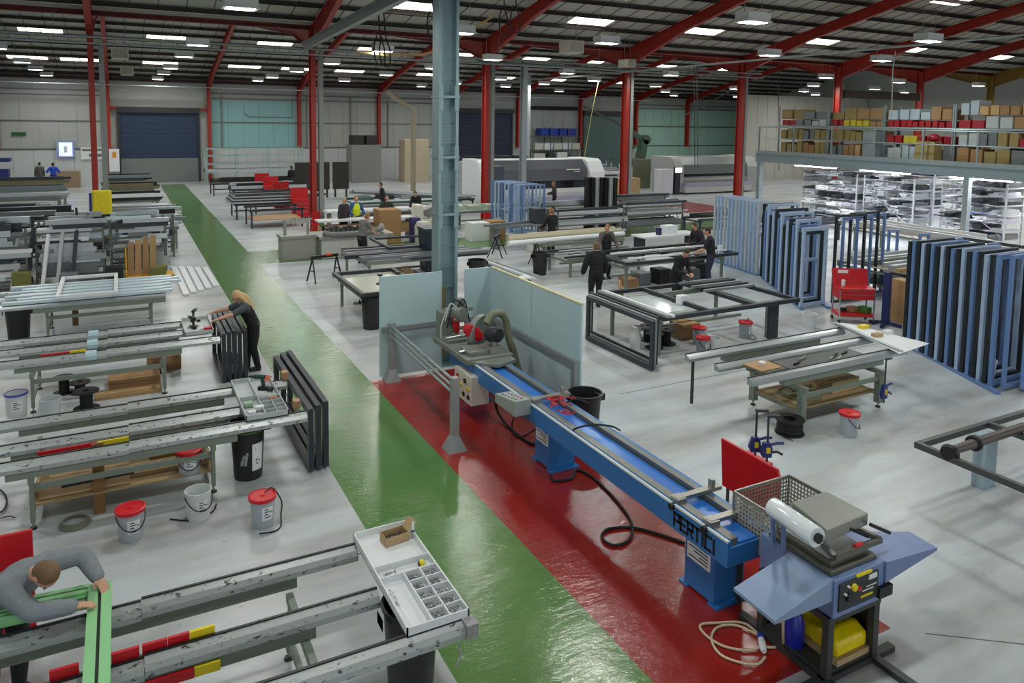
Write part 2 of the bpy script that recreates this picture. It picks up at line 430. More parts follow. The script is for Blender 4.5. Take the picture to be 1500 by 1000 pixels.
def smooth_path(pts, n=6):
    "Catmull-Rom through the points"
    pts = [Vector(p) for p in pts]; out = []
    e = [pts[0]*2-pts[1]]+pts+[pts[-1]*2-pts[-2]]
    for i in range(1, len(e)-2):
        p0, p1, p2, p3 = e[i-1:i+3]
        for k in range(n):
            t = k/n
            out.append(.5*((2*p1)+(p2-p0)*t+(2*p0-5*p1+4*p2-p3)*t*t+(3*p1-p0-3*p2+p3)*t**3))
    out.append(pts[-1]); return out
def cable(pts, r, mt, name, label, cat='cable', n=6):
    return solo(MB().tube(smooth_path(pts), r, n), name, mt, label, cat, None, True)
# stroke letters: unit cell 0..1 wide, 0..1 high
GLYPH = {'P': [((0,0),(0,1)),((0,1),(1,1)),((1,1),(1,.45)),((1,.45),(0,.45))], 'E': [((0,0),(0,1)),((0,1),(1,1)),((0,.5),(.8,.5)),((0,0),(1,0))],
 'R': [((0,0),(0,1)),((0,1),(1,1)),((1,1),(1,.5)),((1,.5),(0,.5)),((.4,.5),(1,0))], 'T': [((0,1),(1,1)),((.5,1),(.5,0))], 'I': [((.5,0),(.5,1))],
 'C': [((1,1),(0,1)),((0,1),(0,0)),((0,0),(1,0))]}
def strokes(m, text, o, u, v, w, h, gap, t, dep=.004):
    "writing laid on a face: o lower left corner, u along the line, v up"
    o = Vector(o); u = Vector(u).normalized(); v = Vector(v).normalized(); nrm = u.cross(v)
    for ch in text:
        cw = w*(.35 if ch == 'I' else 1)
        for a, b in GLYPH.get(ch, []):
            A = o+u*a[0]*cw+v*a[1]*h; B = o+u*b[0]*cw+v*b[1]*h; d = (B-A).normalized()*t/2
            m.bar(A-d, B+d, t, dep, nrm)
        o = o+u*(cw+gap)
# ================================================================ galvanised column beside the saw
m = MB(); cx, cy, hw = 5.81, 13.9, .185
for sx in (-1, 1):
    m.box(cx+sx*hw-.03, cx+sx*hw+.03, cy-.17, cy+.17, 0, 12)
m.box(cx-hw, cx+hw, cy-.02, cy+.02, 0, 12)
m.box(cx-.32, cx+.32, cy-.3, cy+.3, 0, .03)
o = struct(m, 'column_galvanised', [mat('galvanised column', (132,156,162), .4, .35, .12, 3)])
m = MB()
for z in [i*.42+.3 for i in range(22)]: m.box(cx-hw+.03, cx+hw-.03, cy-.07, cy+.1, z, z+.02)
m.build('batten', [mat('galvanised column', 0)], o)
for z in (3.05, 4.2, 5.4):
    m = MB(); m.box(cx-hw-.045, cx+hw+.045, cy-.2, cy+.2, z, z+.05); m.build('splice_plate', [mat('galvanised column', 0)], o)
    m = MB(); m.box(cx-hw-.03, cx-hw+.06, cy-.19, cy-.17, z-.25, z+.25); m.build('splice_plate', [mat('galvanised column', 0)], o)
    m = MB(); m.box(cx+hw-.06, cx+hw+.03, cy-.19, cy-.17, z-.25, z+.25); m.build('splice_plate', [mat('galvanised column', 0)], o)
m = MB(); ibeam(m, (5.9, 13.9, 7.95), (7.1, 32.7, 7.95), .3, .2, .03); struct(m, 'beam_galvanised', [GREY_STEEL])
# ================================================================ saw bay guarding
t = thing('guard_screen', 'pale grey tall guard panel standing behind the blue saw, facing the walkway end', 'guard panel', (5.4, 13.42, 0))
PANEL = mat('pale blue grey panel', (178,204,208), .38, 0, .04, 1.2)
for a, b in ((4.28, 5.55), (6.05, 6.6)):
    wpart(MB().box(a, b, 13.40, 13.44, .06, 2.0), 'panel', PANEL, t)
wpart(MB().box(5.55, 5.62, 13.38, 13.42, .3, 1.7), 'edge_strip', mat('brass strip', (120,112,80), .5, .3), t)
wpart(MB().box(4.3, 6.55, 13.33, 13.39, .95, 1.03), 'rail', mat('grey painted rail', (140,148,150), .45, .2), t)
for x in (4.6, 6.4): wpart(MB().box(x-.03, x+.03, 13.44, 13.6, 0, .1), 'foot', GREY_STEEL, t)
t = thing('guard_screen', 'long pale grey guard panel running alongside the blue saw bench', 'guard panel', (6.6, 11.7, 0))
for a, b in ((10.02, 11.66), (11.68, 13.42)): wpart(MB().box(6.6, 6.64, a, b, .06, 2.0), 'panel', PANEL, t)
wpart(MB().box(6.59, 6.65, 10.0, 13.36, 2.0, 2.025), 'edge_trim', mat('cream edging', (206,202,160), .6), t)
wpart(MB().box(6.52, 6.58, 10.05, 13.3, .95, 1.03), 'rail', mat('grey painted rail', 0), t)
for y in (10.08, 13.2): wpart(MB().box(6.5, 6.59, y-.06, y+.06, 0, 1.05), 'post', mat('grey painted rail', 0), t)
t = thing('barrier', 'grey steel guard rail with two posts between the green walkway and the saw', 'barrier', (4.42, 11.7, 0))
GP2 = mat('grey painted post', (150,156,158), .42, .2, .05, 3)
for y, x in ((10.03, 4.37), (13.3, 4.48)):
    m = MB(); m.box(x-.055, x+.055, y-.055, y+.055, .05, 1.12)
    wpart(m, 'post', GP2, t)
    m = MB(); m.add([(x-.15,y-.15,0),(x+.15,y-.15,0),(x+.15,y+.15,0),(x-.15,y+.15,0),(x-.06,y-.06,.22),(x+.06,y-.06,.22),(x+.06,y+.06,.22),(x-.06,y+.06,.22)], [(0,3,2,1),(4,5,6,7),(0,1,5,4),(1,2,6,5),(2,3,7,6),(3,0,4,7)])
    wpart(m, 'base', GP2, t)
for z in (1.06, .96, .86):
    wpart(MB().tube([(4.36, 10.03, z), (4.47, 13.3, z)], .026, 10), 'rail', GREY_STEEL, t, True)
# ================================================================ blue saw with long feed table
SX0, SX1 = 5.1, 5.66
t = thing('mitre_saw', 'long bright blue sawing machine with feed table standing in the red floor bay', 'saw', (5.4, 8.6, 0))
m = MB(); m.box(SX0, SX1, 5.08, 11.95, .68, .88); m.box(SX0, SX0+.05, 5.08, 11.95, .88, .95); m.box(SX1-.05, SX1, 5.08, 11.95, .88, .95)
bm_ = wpart(m, 'beam', BLUEM, t, bevel=.006)
wpart(MB().box(SX0+.17, SX1-.15, 5.1, 10.9, .88, .9), 'channel', mat('bright blue channel', (40,112,200), .28, 0, .05, 3), t)
for xa, xb in ((SX0+.05, SX0+.15), (SX1-.13, SX1-.05)):
    m = MB(); m.box(xa, xb, 5.1, 11.0, .88, .955); g = wpart(m, 'guide_rail', mat('grey guide rail', (120,122,118), .4, .5, .1, 6), t)
m = MB(); m.box(SX0-.004, SX0+.02, 5.08, 11.95, .935, .957); wpart(m, 'edge_strip', mat('white edge strip', (206,212,214), .4), t)
for y0, y1 in ((11.62, 12.05), (8.76, 9.2), (5.45, 5.9)):
    m = MB(); m.box(SX0+.2, SX1+.06, y0, y1, .02, .7)
    lg = wpart(m, 'pedestal', BLUEM, t, bevel=.008)
    for yy in (y0, y1):
        wpart(MB().box(SX0+.18, SX1+.1, yy-.07, yy+.07, 0, .02), 'foot_plate', BLUEM, lg)
    if y1 < 9.5:
        m = MB(); a, b = (y0+.06, y1-.04)
        z0, z1 = (.34, .64)
        m.box(SX0+.192, SX0+.2, a, b, z0, z1)
        pl = wpart(m, 'notice', PAPER, lg)
        m = MB()
        for k in range(7): m.box(SX0+.188, SX0+.192, a+.03, b-.03-.08*(k % 3), z1-.05-k*.036, z1-.036-k*.036)
        wpart(m, 'print', mat('grey print', (90,96,104), .7), lg)
# lettering on the near end of the beam, reading away to the camera's right
m = MB(); strokes(m, 'PERTICI', (SX0-.002, 5.86, .735), (0,-1,0), (0,0,1), .075, .135, .03, .028)
wpart(m, 'lettering', mat('black lettering', (16,18,26), .5), t)
# stops and cross plates on the table
for y, w_ in ((9.05, .09), (5.92, .08), (5.42, .08)):
    m = MB(); m.box(SX0+.06, SX1+.12, y-w_/2, y+w_/2, .96, 1.0); m.box(SX1-.02, SX1+.03, y-.03, y+.03, 1.0, 1.09); m.cbox((SX0+.1, y, .97), (.12, .13, .05))
    s_ = wpart(m, 'length_stop', STEELB, t)
    wpart(MB().lathe([(.035,0),(.035,.06)], 12, (SX0+.02, y-.03, .93), (-1,0,0)), 'knob', BLACKP, s_, True)
# control desk
m = MB(); m.prism([(8.98,.80),(9.62,.80),(9.62,.93),(8.98,1.03)], 4.84, 5.1, 'x')
cb = wpart(m, 'control_desk', mat('grey control box', (150,160,156), .45, .1), t, bevel=.008)
for k in range(5):
    y = 9.08+k*.1
    for r_ in range(2):
        wpart(MB().lathe([(.02,0),(.02,.018)], 10, (4.9+r_*.1, y, 1.016-(y-8.98)*.156)), 'button', REDP if (k, r_) == (1, 1) else BLACKP, cb, True)
# electrical cabinet under the table
m = MB(); m.box(4.98, 5.3, 10.75, 11.45, .3, .78); eb = wpart(m, 'switch_cabinet', mat('cream cabinet', (206,204,190), .5), t, bevel=.008)
for (y, z, c) in ((11.3,.66,REDP),(11.18,.55,YELLOW),(11.0,.66,BLACKP),(11.32,.5,REDP),(10.9,.55,YELLOW),(11.05,.42,BLACKP),(10.86,.42,BLACKP)):
    wpart(MB().lathe([(.04,0),(.04,.02)], 12, (4.98, y, z), (-1,0,0)), 'button', c, eb, True)
# saw head
HB = mat('cast grey green', (124,132,124), .45, .25, .1, 6)
m = MB(); m.box(4.98, 5.85, 10.95, 12.45, .93, 1.02); m.box(5.1, 5.7, 11.1, 11.5, 1.02, 1.09); m.box(5.05,5.8,11.9,12.4,1.02,1.08)
m.prism([(5.02,10.95),(5.4,10.6),(5.8,10.75),(5.8,10.95)], .93, .99, 'z')
wpart(m, 'saw_table', HB, t, bevel=.01)
def disc_guard(y, x, z, r, tilt):
    m = MB(); q = Matrix.Translation((x, y, z)) @ Matrix.Rotation(tilt, 4, 'Z')
    prof = [(r*cos(a), r*sin(a)) for a in [pi*(-.05)+pi*1.1*i/16 for i in range(17)]]
    m.prism([(p[0], p[1]) for p in prof], -.06, .06, 'y'); m.xf(q); return m
wpart(disc_guard(11.75, 5.62, 1.16, .36, .5), 'blade_guard', HB, t, bevel=.01)
m = MB(); m.lathe([(.28,0),(.28,.006)], 32, (5.52, 11.72, 1.16), (.48,-.88,0)); wpart(m, 'blade', CHROME, t)
for (px, py, sx_, sz_, Y) in ((668, 474, .07, .2, 12.2), (693, 487, .24, .12, 11.6)):
    c = onY(px, py, Y); m = MB(); m.ell((0,0,0), (sx_, .035, sz_), 14, 8); m.xf(Matrix.Translation(c) @ Matrix.Rotation(.65 if sx_ > .1 else -.2, 4, 'Y'))
    wpart(m, 'red_guard', REDP, t, True, label='glossy red blade guard')
c = onY(724, 490, 11.2); m = MB(); m.lathe([(.0,-.14),(.11,-.14),(.125,-.1),(.125,.1),(.1,.14),(0,.14)], 18, c, (.3,-.9,.2)); wpart(m, 'motor', BLACKP, t, True)
m = MB()
for i in range(6): m.lathe([(.128,-.08+i*.032),(.134,-.072+i*.032),(.128,-.064+i*.032)], 18, c, (.3,-.9,.2))
wpart(m, 'motor_fin', DKGREY, t, True)
c = onY(723, 512, 11.15); m = MB(); m.cbox(c, (.22,.2,.16)); m.lathe([(.05,0),(.05,.2)], 12, c+Vector((.02,0,.08))); m.bar(c+Vector((-.2,0,-.05)), c+Vector((.25,.1,-.05)), .05, .05); wpart(m, 'vice', STEELB, t, bevel=.006)
hp = [onY(712, 474, 11.5), onY(720, 461, 11.55), onY(733, 459, 11.6), onY(741, 470, 11.65), onY(744, 490, 11.65), onY(752, 515, 11.6), onY(760, 545, 11.5), onY(768, 565, 11.4)]
hp = smooth_path(hp, 10)
wpart(MB().tube(hp, [.062+.006*(i % 2) for i in range(len(hp))], 12), 'dust_hose', mat('olive hose', (120,124,100), .6, 0, .1, 6), t, True)
c = onY(655, 465, 12.35); m = MB(); m.box(c.x-.16, c.x+.16, 12.25, 12.5, 1.0, 1.5); m.box(c.x-.05,c.x+.3,12.2,12.4,1.4,1.55); m.lathe([(.13,0),(.13,.16)], 16, (c.x+.16, 12.25, 1.45), (.3,-.9,.1)); m.lathe([(.06,0),(.08,.12),(.05,.18)], 12, (c.x+.25, 12.3, 1.55))
wpart(m, 'tilt_head', HB, t, bevel=.012)
for k, (a, b, cc) in enumerate((((652,470),(660,445),(672,455)), ((655,480),(665,440),(684,452)), ((648,505),(646,480),(655,452)), ((660,475),(678,438),(688,470)))):
    wpart(MB().tube(smooth_path([onY(*a, 12.2), onY(*b, 12.2), onY(*cc, 12.15)], 8), .014, 6), 'air_hose', BLACKP if k % 2 else mat('clear grey hose', (190,196,198), .3), t, True)
for (px, py) in ((668,468),(676,480),(665,490),(683,470),(690,452)):
    c = onY(px, py, 12.1); wpart(MB().lathe([(.035,-.03),(.035,.03)], 12, c, (.4,-.9,.2)), 'fitting', STEELB, t, True)
wpart(MB().tube([(5.0,11.3,1.06),(5.5,11.3,1.06)], .03, 10), 'clamp_rod', CHROME, t, True); wpart(MB().tube([(5.05,12.0,1.1),(5.45,12.0,1.1)], .03, 10), 'clamp_rod', CHROME, t, True)
# cables around the saw
cable([onY(728, 560, 11.2)-Vector((0,0,0)), P(727,575,.5), P(728,600,.15), P(745,625,.02), P(775,648,.02), P(800,655,.02), Vector((5.4,9.1,.03))], .022, RUBBER, 'supply_cable', 'thick black cable hanging under the blue saw near the switch cabinet')
cable([P(762,598,.75), P(750,620,.1), P(758,640,.02), P(785,628,.1), P(815,600,.75), P(840,585,1.02), P(862,590,1.02)], .013, RUBBER, 'air_line', 'thin black hose looped over the middle of the blue saw table')
cable([P(828,642,.6), P(842,628,.98), P(868,622,1.0), P(895,624,1.0), P(908,630,.9)], .013, RUBBER, 'air_line', 'thin black hose crossing the blue saw table nearest the letters')
pts = [P(806,695,.02), P(812,704,.02), P(838,700,.02), P(845,688,.02), P(870,700,.02), P(905,735,.02), P(925,765,.02), P(922,790,.02), P(900,798,.02), P(882,788,.02), P(890,775,.02), P(925,772,.02), P(965,782,.02), P(1003,795,.02)]
cable(pts, .017, RUBBER, 'floor_cable', 'black cable with a loop lying on the red floor beside the saw')
rng = random.Random(3)
m = MB()
for k in range(14):
    a = P(818+rng.uniform(-16,16), 596+rng.uniform(-12,12), .97); pts = [a+Vector((rng.uniform(-.09,.09), rng.uniform(-.09,.09), rng.uniform(0,.05))) for _ in range(4)]
    m.tube(smooth_path(pts, 4), .008, 5)
solo(m, 'binding_twine', REDP, 'tangle of red plastic twine lying on the blue saw table', 'twine', None, True)
# ================================================================ heat sealer at the near end
SB = mat('slate blue enamel', (112,132,176), .32, .05, .06, 3)
t = thing('shrink_wrapper', 'slate blue shrink wrapping machine with two side flaps and film roll', 'packing machine', (5.8, 4.55, 0))
DG = mat('dark grey frame', (62,64,64), .5, .2, .08, 5)
fr = MB()
for x in (5.47, 6.09):
    for y in (4.2, 4.95): fr.box(x-.035, x+.035, y-.035, y+.035, .05, .64)
wpart(fr.box(5.43, 6.13, 4.16, 4.99, .58, .64), 'stand', DG, t)
wpart(MB().box(5.45, 6.11, 4.93, 4.96, .08, .68), 'back_panel', DARK, t)
wpart(MB().box(6.09, 6.11, 4.2, 4.95, .08, .68), 'side_panel', DARK, t)
wpart(MB().box(5.45, 6.1, 4.2, 4.95, .06, .09), 'shelf', DG, t)
for x in (5.45, 6.11):
    wpart(MB().box(x-.04, x+.04, 3.75, 5.2, 0, .055), 'skid', DG, t)
wpart(MB().box(5.15, 6.4, 4.17, 4.25, 0, .055), 'skid', DG, t)
wpart(MB().box(5.45, 6.12, 4.14, 5.0, .64, 1.0), 'body', SB, t, bevel=.008)
wpart(MB().box(5.5, 6.02, 4.125, 4.14, .70, .955), 'control_panel', mat('charcoal panel', (44,48,50), .5), t)
for (x, z, c, r_) in ((5.68,.89,YELLOW,.035),(5.74,.865,REDP,.022),(5.62,.81,BLACKP,.04),(5.56,.86,PAPER,.012),(5.6,.92,PAPER,.01)):
    wpart(MB().lathe([(r_,0),(r_*.9,.025)], 14, (x, 4.125, z), (0,-1,0)), 'button', c, t, True)
for (x0, x1, z0, z1, c) in ((5.78,5.94,.755,.775,YELLOW),(5.72,5.92,.965,.985,YELLOW),(5.88,5.99,.90,.945,PAPER),(5.85,5.99,.84,.85,PAPER),(5.8,5.95,.81,.82,PAPER)):
    wpart(MB().box(x0, x1, 4.118, 4.126 if z0 < .96 else 4.14, z0, z1), 'sticker', c, t)
m = MB(); m.lathe([(.05,0),(.05,.006)], 20, (5.449, 4.26, .80), (-1,0,0)); wpart(m, 'warning_sign', PAPER, t)
m = MB(); m.lathe([(.042,0),(.042,.009)], 20, (5.449, 4.26, .80), (-1,0,0)); wpart(m, 'warning_sign', BLUED, t)
m = MB(); m.bar((5.438,4.285,.775),(5.438,4.235,.82),.012,.006,(1,0,0)); m.bar((5.438,4.285,.81),(5.438,4.24,.785),.012,.006,(1,0,0)); wpart(m, 'warning_sign', PAPER, t)
wpart(MB().box(6.02, 6.2, 4.1, 4.22, .68, .78), 'foot_bracket', BLACKP, t)
def flap(pts, zt, zb):
    m = MB(); n = len(pts)
    m.add([(x, y, z) for (x, y, z) in pts]+[(x, y, z-zt if i in zb else z-.03) for i, (x, y, z) in enumerate(pts)], [tuple(range(n)), tuple(range(n, 2*n))[::-1]]+[(i, (i+1) % n, n+(i+1) % n, n+i) for i in range(n)])
    return m
wpart(flap([(4.62,4.05,.95),(5.45,4.16,1.0),(5.45,4.64,1.0),(4.64,4.53,.95)], .2, (1,2)), 'side_flap', mat('worn slate blue', (136,156,188), .28, .15, .12, 2.5), t)
wpart(flap([(6.12,4.12,1.0),(6.84,4.1,.96),(6.86,4.4,.96),(6.3,4.66,.97),(6.12,4.66,1.0)], .2, (0,4)), 'side_flap', mat('slate flap', (120,136,178), .35, .1, .1, 2.5), t)
m = MB(); m.box(5.47, 6.08, 4.2, 4.92, 1.0, 1.045); m.box(5.52, 6.03, 4.25, 4.87, 1.045, 1.09); wpart(m, 'seal_base', mat('bronze grey', (112,110,98), .4, .5, .1, 8), t, bevel=.006)
pad = MB(); pad.box(5.56, 6.0, 4.3, 4.82, 1.09, 1.1); wpart(pad, 'seal_pad', mat('light pad', (176,184,182), .4), t)
# hinged hood, raised arms and film roll
L = [P(1160,735,1.42), P(1211,776,1.36), P(1272,751,1.36), P(1210,719,1.42)]
m = MB(); m.add([p for p in L]+[p-Vector((0,0,.12)) for p in L], [(0,1,2,3),(4,7,6,5),(0,4,5,1),(1,5,6,2),(2,6,7,3),(3,7,4,0)]); wpart(m, 'hood', STEELB, t, bevel=.008)
q0 = P(1222,815,1.13); q1 = P(1290,790,1.13); q2 = P(1250,772,1.2); q3 = P(1190,780,1.22)
for a, b in ((q3, q0), (q0, q1), (q1, q2)): wpart(MB().bar(a, b, .045, .045), 'sealing_arm', mat('bronze grey', 0), t)
c = q0.lerp(q1, .5); wpart(MB().lathe([(.02,-.05),(.02,.05)], 10, c+Vector((0,0,.03)), q1-q0), 'handle', REDP, t, True)
for px, py in ((1243,773),(1275,768)):
    wpart(MB().bar(P(px,py,1.28), P(px+28,py+12,1.16), .03, .03), 'gas_strut', BLACKP, t)
ra, rb = P(1132,742,1.38), P(1197,787,1.38)
FILM = mat('clear film roll', (226,234,238), .14, 0, .05, 8, coat=.6)
roll = wpart(MB().lathe([(.03,0),(.088,0),(.09,.01),(.09,(rb-ra).length-.01),(.088,(rb-ra).length),(.03,(rb-ra).length)], 26, ra, rb-ra), 'film_roll', FILM, t, True)
wpart(MB().lathe([(.0,-.04),(.04,-.04),(.045,.03),(.0,.03)], 14, rb, rb-ra), 'core', BLACKP, roll, True)
m = MB(); m.add([ra+Vector((.06,-.07,0)), rb+Vector((.06,-.06,0)), q0+Vector((0,.02,.04)), q3+Vector((0,0,.04))], [(0,1,2,3)])
FW = mat('clear film', (215,225,228), .1, 0, 0, alpha=.32); wpart(m, 'film_web', FW, t)
for e in (ra, ra.lerp(rb,.25)):
    wpart(MB().bar(Vector((e.x+.05, e.y+.02, 1.0)), e, .04, .025), 'roll_bracket', SB, t)
# perforated cage
pm = bpy.data.materials.new('perforated sheet'); pm.use_nodes = True; nt = pm.node_tree; b = nt.nodes['Principled BSDF']
b.inputs['Base Color'].default_value = (*lin((168,164,150)), 1); b.inputs['Roughness'].default_value = .45; b.inputs['Metallic'].default_value = .2
uvn = nt.nodes.new('ShaderNodeUVMap'); vm = nt.nodes.new('ShaderNodeVectorMath'); vm.operation = 'FRACTION'; sc_ = nt.nodes.new('ShaderNodeVectorMath'); sc_.operation = 'SCALE'; sc_.inputs['Scale'].default_value = 1/.042
sub = nt.nodes.new('ShaderNodeVectorMath'); sub.operation = 'SUBTRACT'; sub.inputs[1].default_value = (.5,.5,0)
ln = nt.nodes.new('ShaderNodeVectorMath'); ln.operation = 'LENGTH'; gt = nt.nodes.new('ShaderNodeMath'); gt.operation = 'GREATER_THAN'; gt.inputs[1].default_value = .3
nt.links.new(uvn.outputs[0], sc_.inputs[0]); nt.links.new(sc_.outputs[0], vm.inputs[0]); nt.links.new(vm.outputs[0], sub.inputs[0]); nt.links.new(sub.outputs[0], ln.inputs[0]); nt.links.new(ln.outputs['Value'], gt.inputs[0]); nt.links.new(gt.outputs[0], b.inputs['Alpha'])
def perf(o, ux, uy):
    me = o.data; uv = me.uv_layers.new(name='uv')
    for p in me.polygons:
        for li in p.loop_indices:
            v = me.vertices[me.loops[li].vertex_index].co; uv.data[li].uv = (v.dot(Vector(ux)), v.dot(Vector(uy)))
cg = thing('wire_basket', 'open perforated steel cage between the blue saw and the shrink wrapper', 'basket', (5.9, 5.15, 0))
CX0, CX1, CY_0, CY_1, CZ0, CZ1 = 5.52, 6.32, 4.86, 5.44, .72, 1.2
for nm, pts, ux in (('side_panel', [(CX0,CY_0,CZ0),(CX0,CY_1,CZ0),(CX0,CY_1,CZ1),(CX0,CY_0,CZ1)], (0,1,0)), ('side_panel', [(CX1,CY_0,CZ0),(CX1,CY_1,CZ0),(CX1,CY_1,CZ1),(CX1,CY_0,CZ1)], (0,1,0)),
                    ('end_panel', [(CX0,CY_1,CZ0),(CX1,CY_1,CZ0),(CX1,CY_1,CZ1),(CX0,CY_1,CZ1)], (1,0,0)), ('end_panel', [(CX0,CY_0,CZ0),(CX1,CY_0,CZ0),(CX1,CY_0,CZ1),(CX0,CY_0,CZ1)], (1,0,0))):
    o = wpart(MB().add(pts, [(0,1,2,3)]), nm, pm, cg); perf(o, ux, (0,0,1))
o = wpart(MB().add([(CX0,CY_0,CZ0),(CX1,CY_0,CZ0),(CX1,CY_1,CZ0),(CX0,CY_1,CZ0)], [(0,1,2,3)]), 'bottom_panel', pm, cg); perf(o, (1,0,0), (0,1,0))
m = MB()
for a, b_ in (((CX0,CY_0),(CX1,CY_0)),((CX1,CY_0),(CX1,CY_1)),((CX1,CY_1),(CX0,CY_1)),((CX0,CY_1),(CX0,CY_0))):
    for z in (CZ0, CZ1): m.bar((*a, z), (*b_, z), .02, .02)
    m.bar((*a, CZ0), (*a, CZ1), .02, .02)
wpart(m, 'edge_frame', STEELB, cg)
for x, y in ((CX0+.06,CY_0+.06),(CX1-.06,CY_1-.06),(CX0+.06,CY_1-.06)): wpart(MB().box(x-.02,x+.02,y-.02,y+.02,0,CZ0), 'leg', DG, cg)
# things stowed in the stand
bag = MB(); bag.prism([(-.33,.0),(.33,.0),(.33,.07),(.2,.16),(0,.13),(-.2,.2),(-.33,.14)], -.21, .21, 'x'); bag.xf(Matrix.Translation((5.84,4.55,.15)))
b_ = bag.build('sack', [mat('yellow plastic sack', (228,206,10), .3, 0, .1, 5, bump=.6, bscale=12)], None, True, origin=(5.84,4.55,.15), bevel=.03); tag(b_, 'bright yellow plastic sack folded in the dark stand of the packing machine', 'sack')
m = MB(); m.box(5.62, 6.06, 4.2, 4.9, .092, .15); solo(m, 'cardboard_wad', CARDL, 'flattened cardboard under the yellow sack on the stand shelf', 'cardboard')
m = MB(); m.lathe([(.0,0),(.085,0),(.09,.05),(.09,.2),(.06,.3),(.03,.34),(.03,.37),(0,.37)], 16, (5.52,4.6,.092)); solo(m, 'spray_bottle', mat('royal blue plastic', (24,36,150), .3), 'royal blue plastic bottle on the stand shelf left of the yellow sack', 'bottle', None, True)
# loose lead with plug
pl = [P(1147,905,.72), P(1147,930,.3), P(1146,944,.02), P(1130,948,.02), P(1118,944,.02), P(1112,930,.02), P(1088,912,.02), P(1050,912,.02), P(1026,915,.02), P(1034,930,.02), P(1060,946,.02), P(1095,952,.02), P(1114,946,.02), P(1112,932,.02), P(1080,916,.02), P(1052,918,.02), P(1042,935,.02), P(1055,958,.02), P(1085,970,.02), P(1110,972,.02), P(1121,962,.02)]
cable(pl, .012, mat('cream cable', (206,190,160), .5), 'extension_lead', 'cream cable coiled on the red floor with a blue and white plug')
m = MB(); a, b_ = P(1115,936,.035), P(1121,962,.035); m.lathe([(0,0),(.03,0),(.036,.05),(.036,.12),(.022,.17),(0,.17)], 14, a, b_-a); m.use(1).lathe([(.0,-.06),(.034,-.06),(.034,.0),(0,0)], 14, a, b_-a)
solo(m, 'plug', [WHITEP, mat('plug blue', (30,60,160), .4)], 'white and blue industrial plug lying on the red floor', 'plug', None, True)
# red tool trolley with its lid up, two bar clamps hung on it
t = thing('tool_trolley', 'red tool trolley with raised lid behind the perforated cage', 'trolley', (7.0, 6.6, 0))
a = onX(1056, 641, 6.8); b_ = onX(1141, 689, 6.8)
m = MB(); m.prism([(a.y,a.z),(b_.y+.03,b_.z),(b_.y-.02,b_.z-.12),(b_.y-.02,.3),(a.y-.05,.3)], 6.8, 6.84, 'x'); wpart(m, 'lid', REDP, t, bevel=.01)
wpart(MB().box(6.84, 7.2, b_.y+.45, a.y-.1, .3, .72), 'drawer_unit', REDCAB, t, bevel=.01)
for x in (6.86, 7.18):
    for y in (b_.y+.5, a.y-.1): wpart(MB().box(x-.015, x+.015, y-.015, y+.015, .06, .45), 'leg', DG, t)
    for y in (b_.y+.5, a.y-.1): wpart(MB().lathe([(.04,-.015),(.04,.015)], 12, (x, y, .04), (1,0,0)), 'caster', BLACKP, t, True)
def bar_clamp(name, label, top, bot, tilt=0):
    t = thing(name, label, 'clamp', bot)
    top = Vector(top); bot = Vector(bot); L_ = (top-bot).length
    CLB = mat('clamp blue', (34,46,110), .4)
    m = MB(); m.box(-.012,.012,-.008,.008,0,L_); m.build('bar', DKGREY, t)
    m = MB(); m.prism([(-.06,L_*.1),(.05,L_*.1),(.06,L_*.3),(.03,L_*.42),(-.05,L_*.42),(-.09,L_*.2)], -.03,.03,'y'); b2 = m.build('jaw_body', CLB, t, bevel=.006)
    m = MB(); m.tube([(.03,0,L_*.36),(.12,0,L_*.4),(.2,0,L_*.4)], .018, 8); m.build('trigger', CLB, t, True)
    m = MB(); m.tube([(.04,0,L_*.2),(.12,0,L_*.22),(.19,0,L_*.16)], .016, 8); m.build('handle', BLACKP, t, True)
    m = MB(); m.box(-.02,.03,-.034,.034,L_*.2,L_*.32); m.build('badge', YELLOW, t)
    m = MB(); m.box(-.02,.14,-.02,.02,L_-.03,L_); m.build('fixed_jaw', DKGREY, t)
    t.rotation_euler.z = tilt; return t
bar_clamp('bar_clamp', 'blue bar clamp leaning at the red trolley, the one further back', onX(1106,598,6.95), onX(1106,668,6.95), -.5)
bar_clamp('bar_clamp', 'blue bar clamp with yellow badge hung on the red trolley, nearer one', onX(1123,606,6.98), onX(1123,676,6.98), -.5)
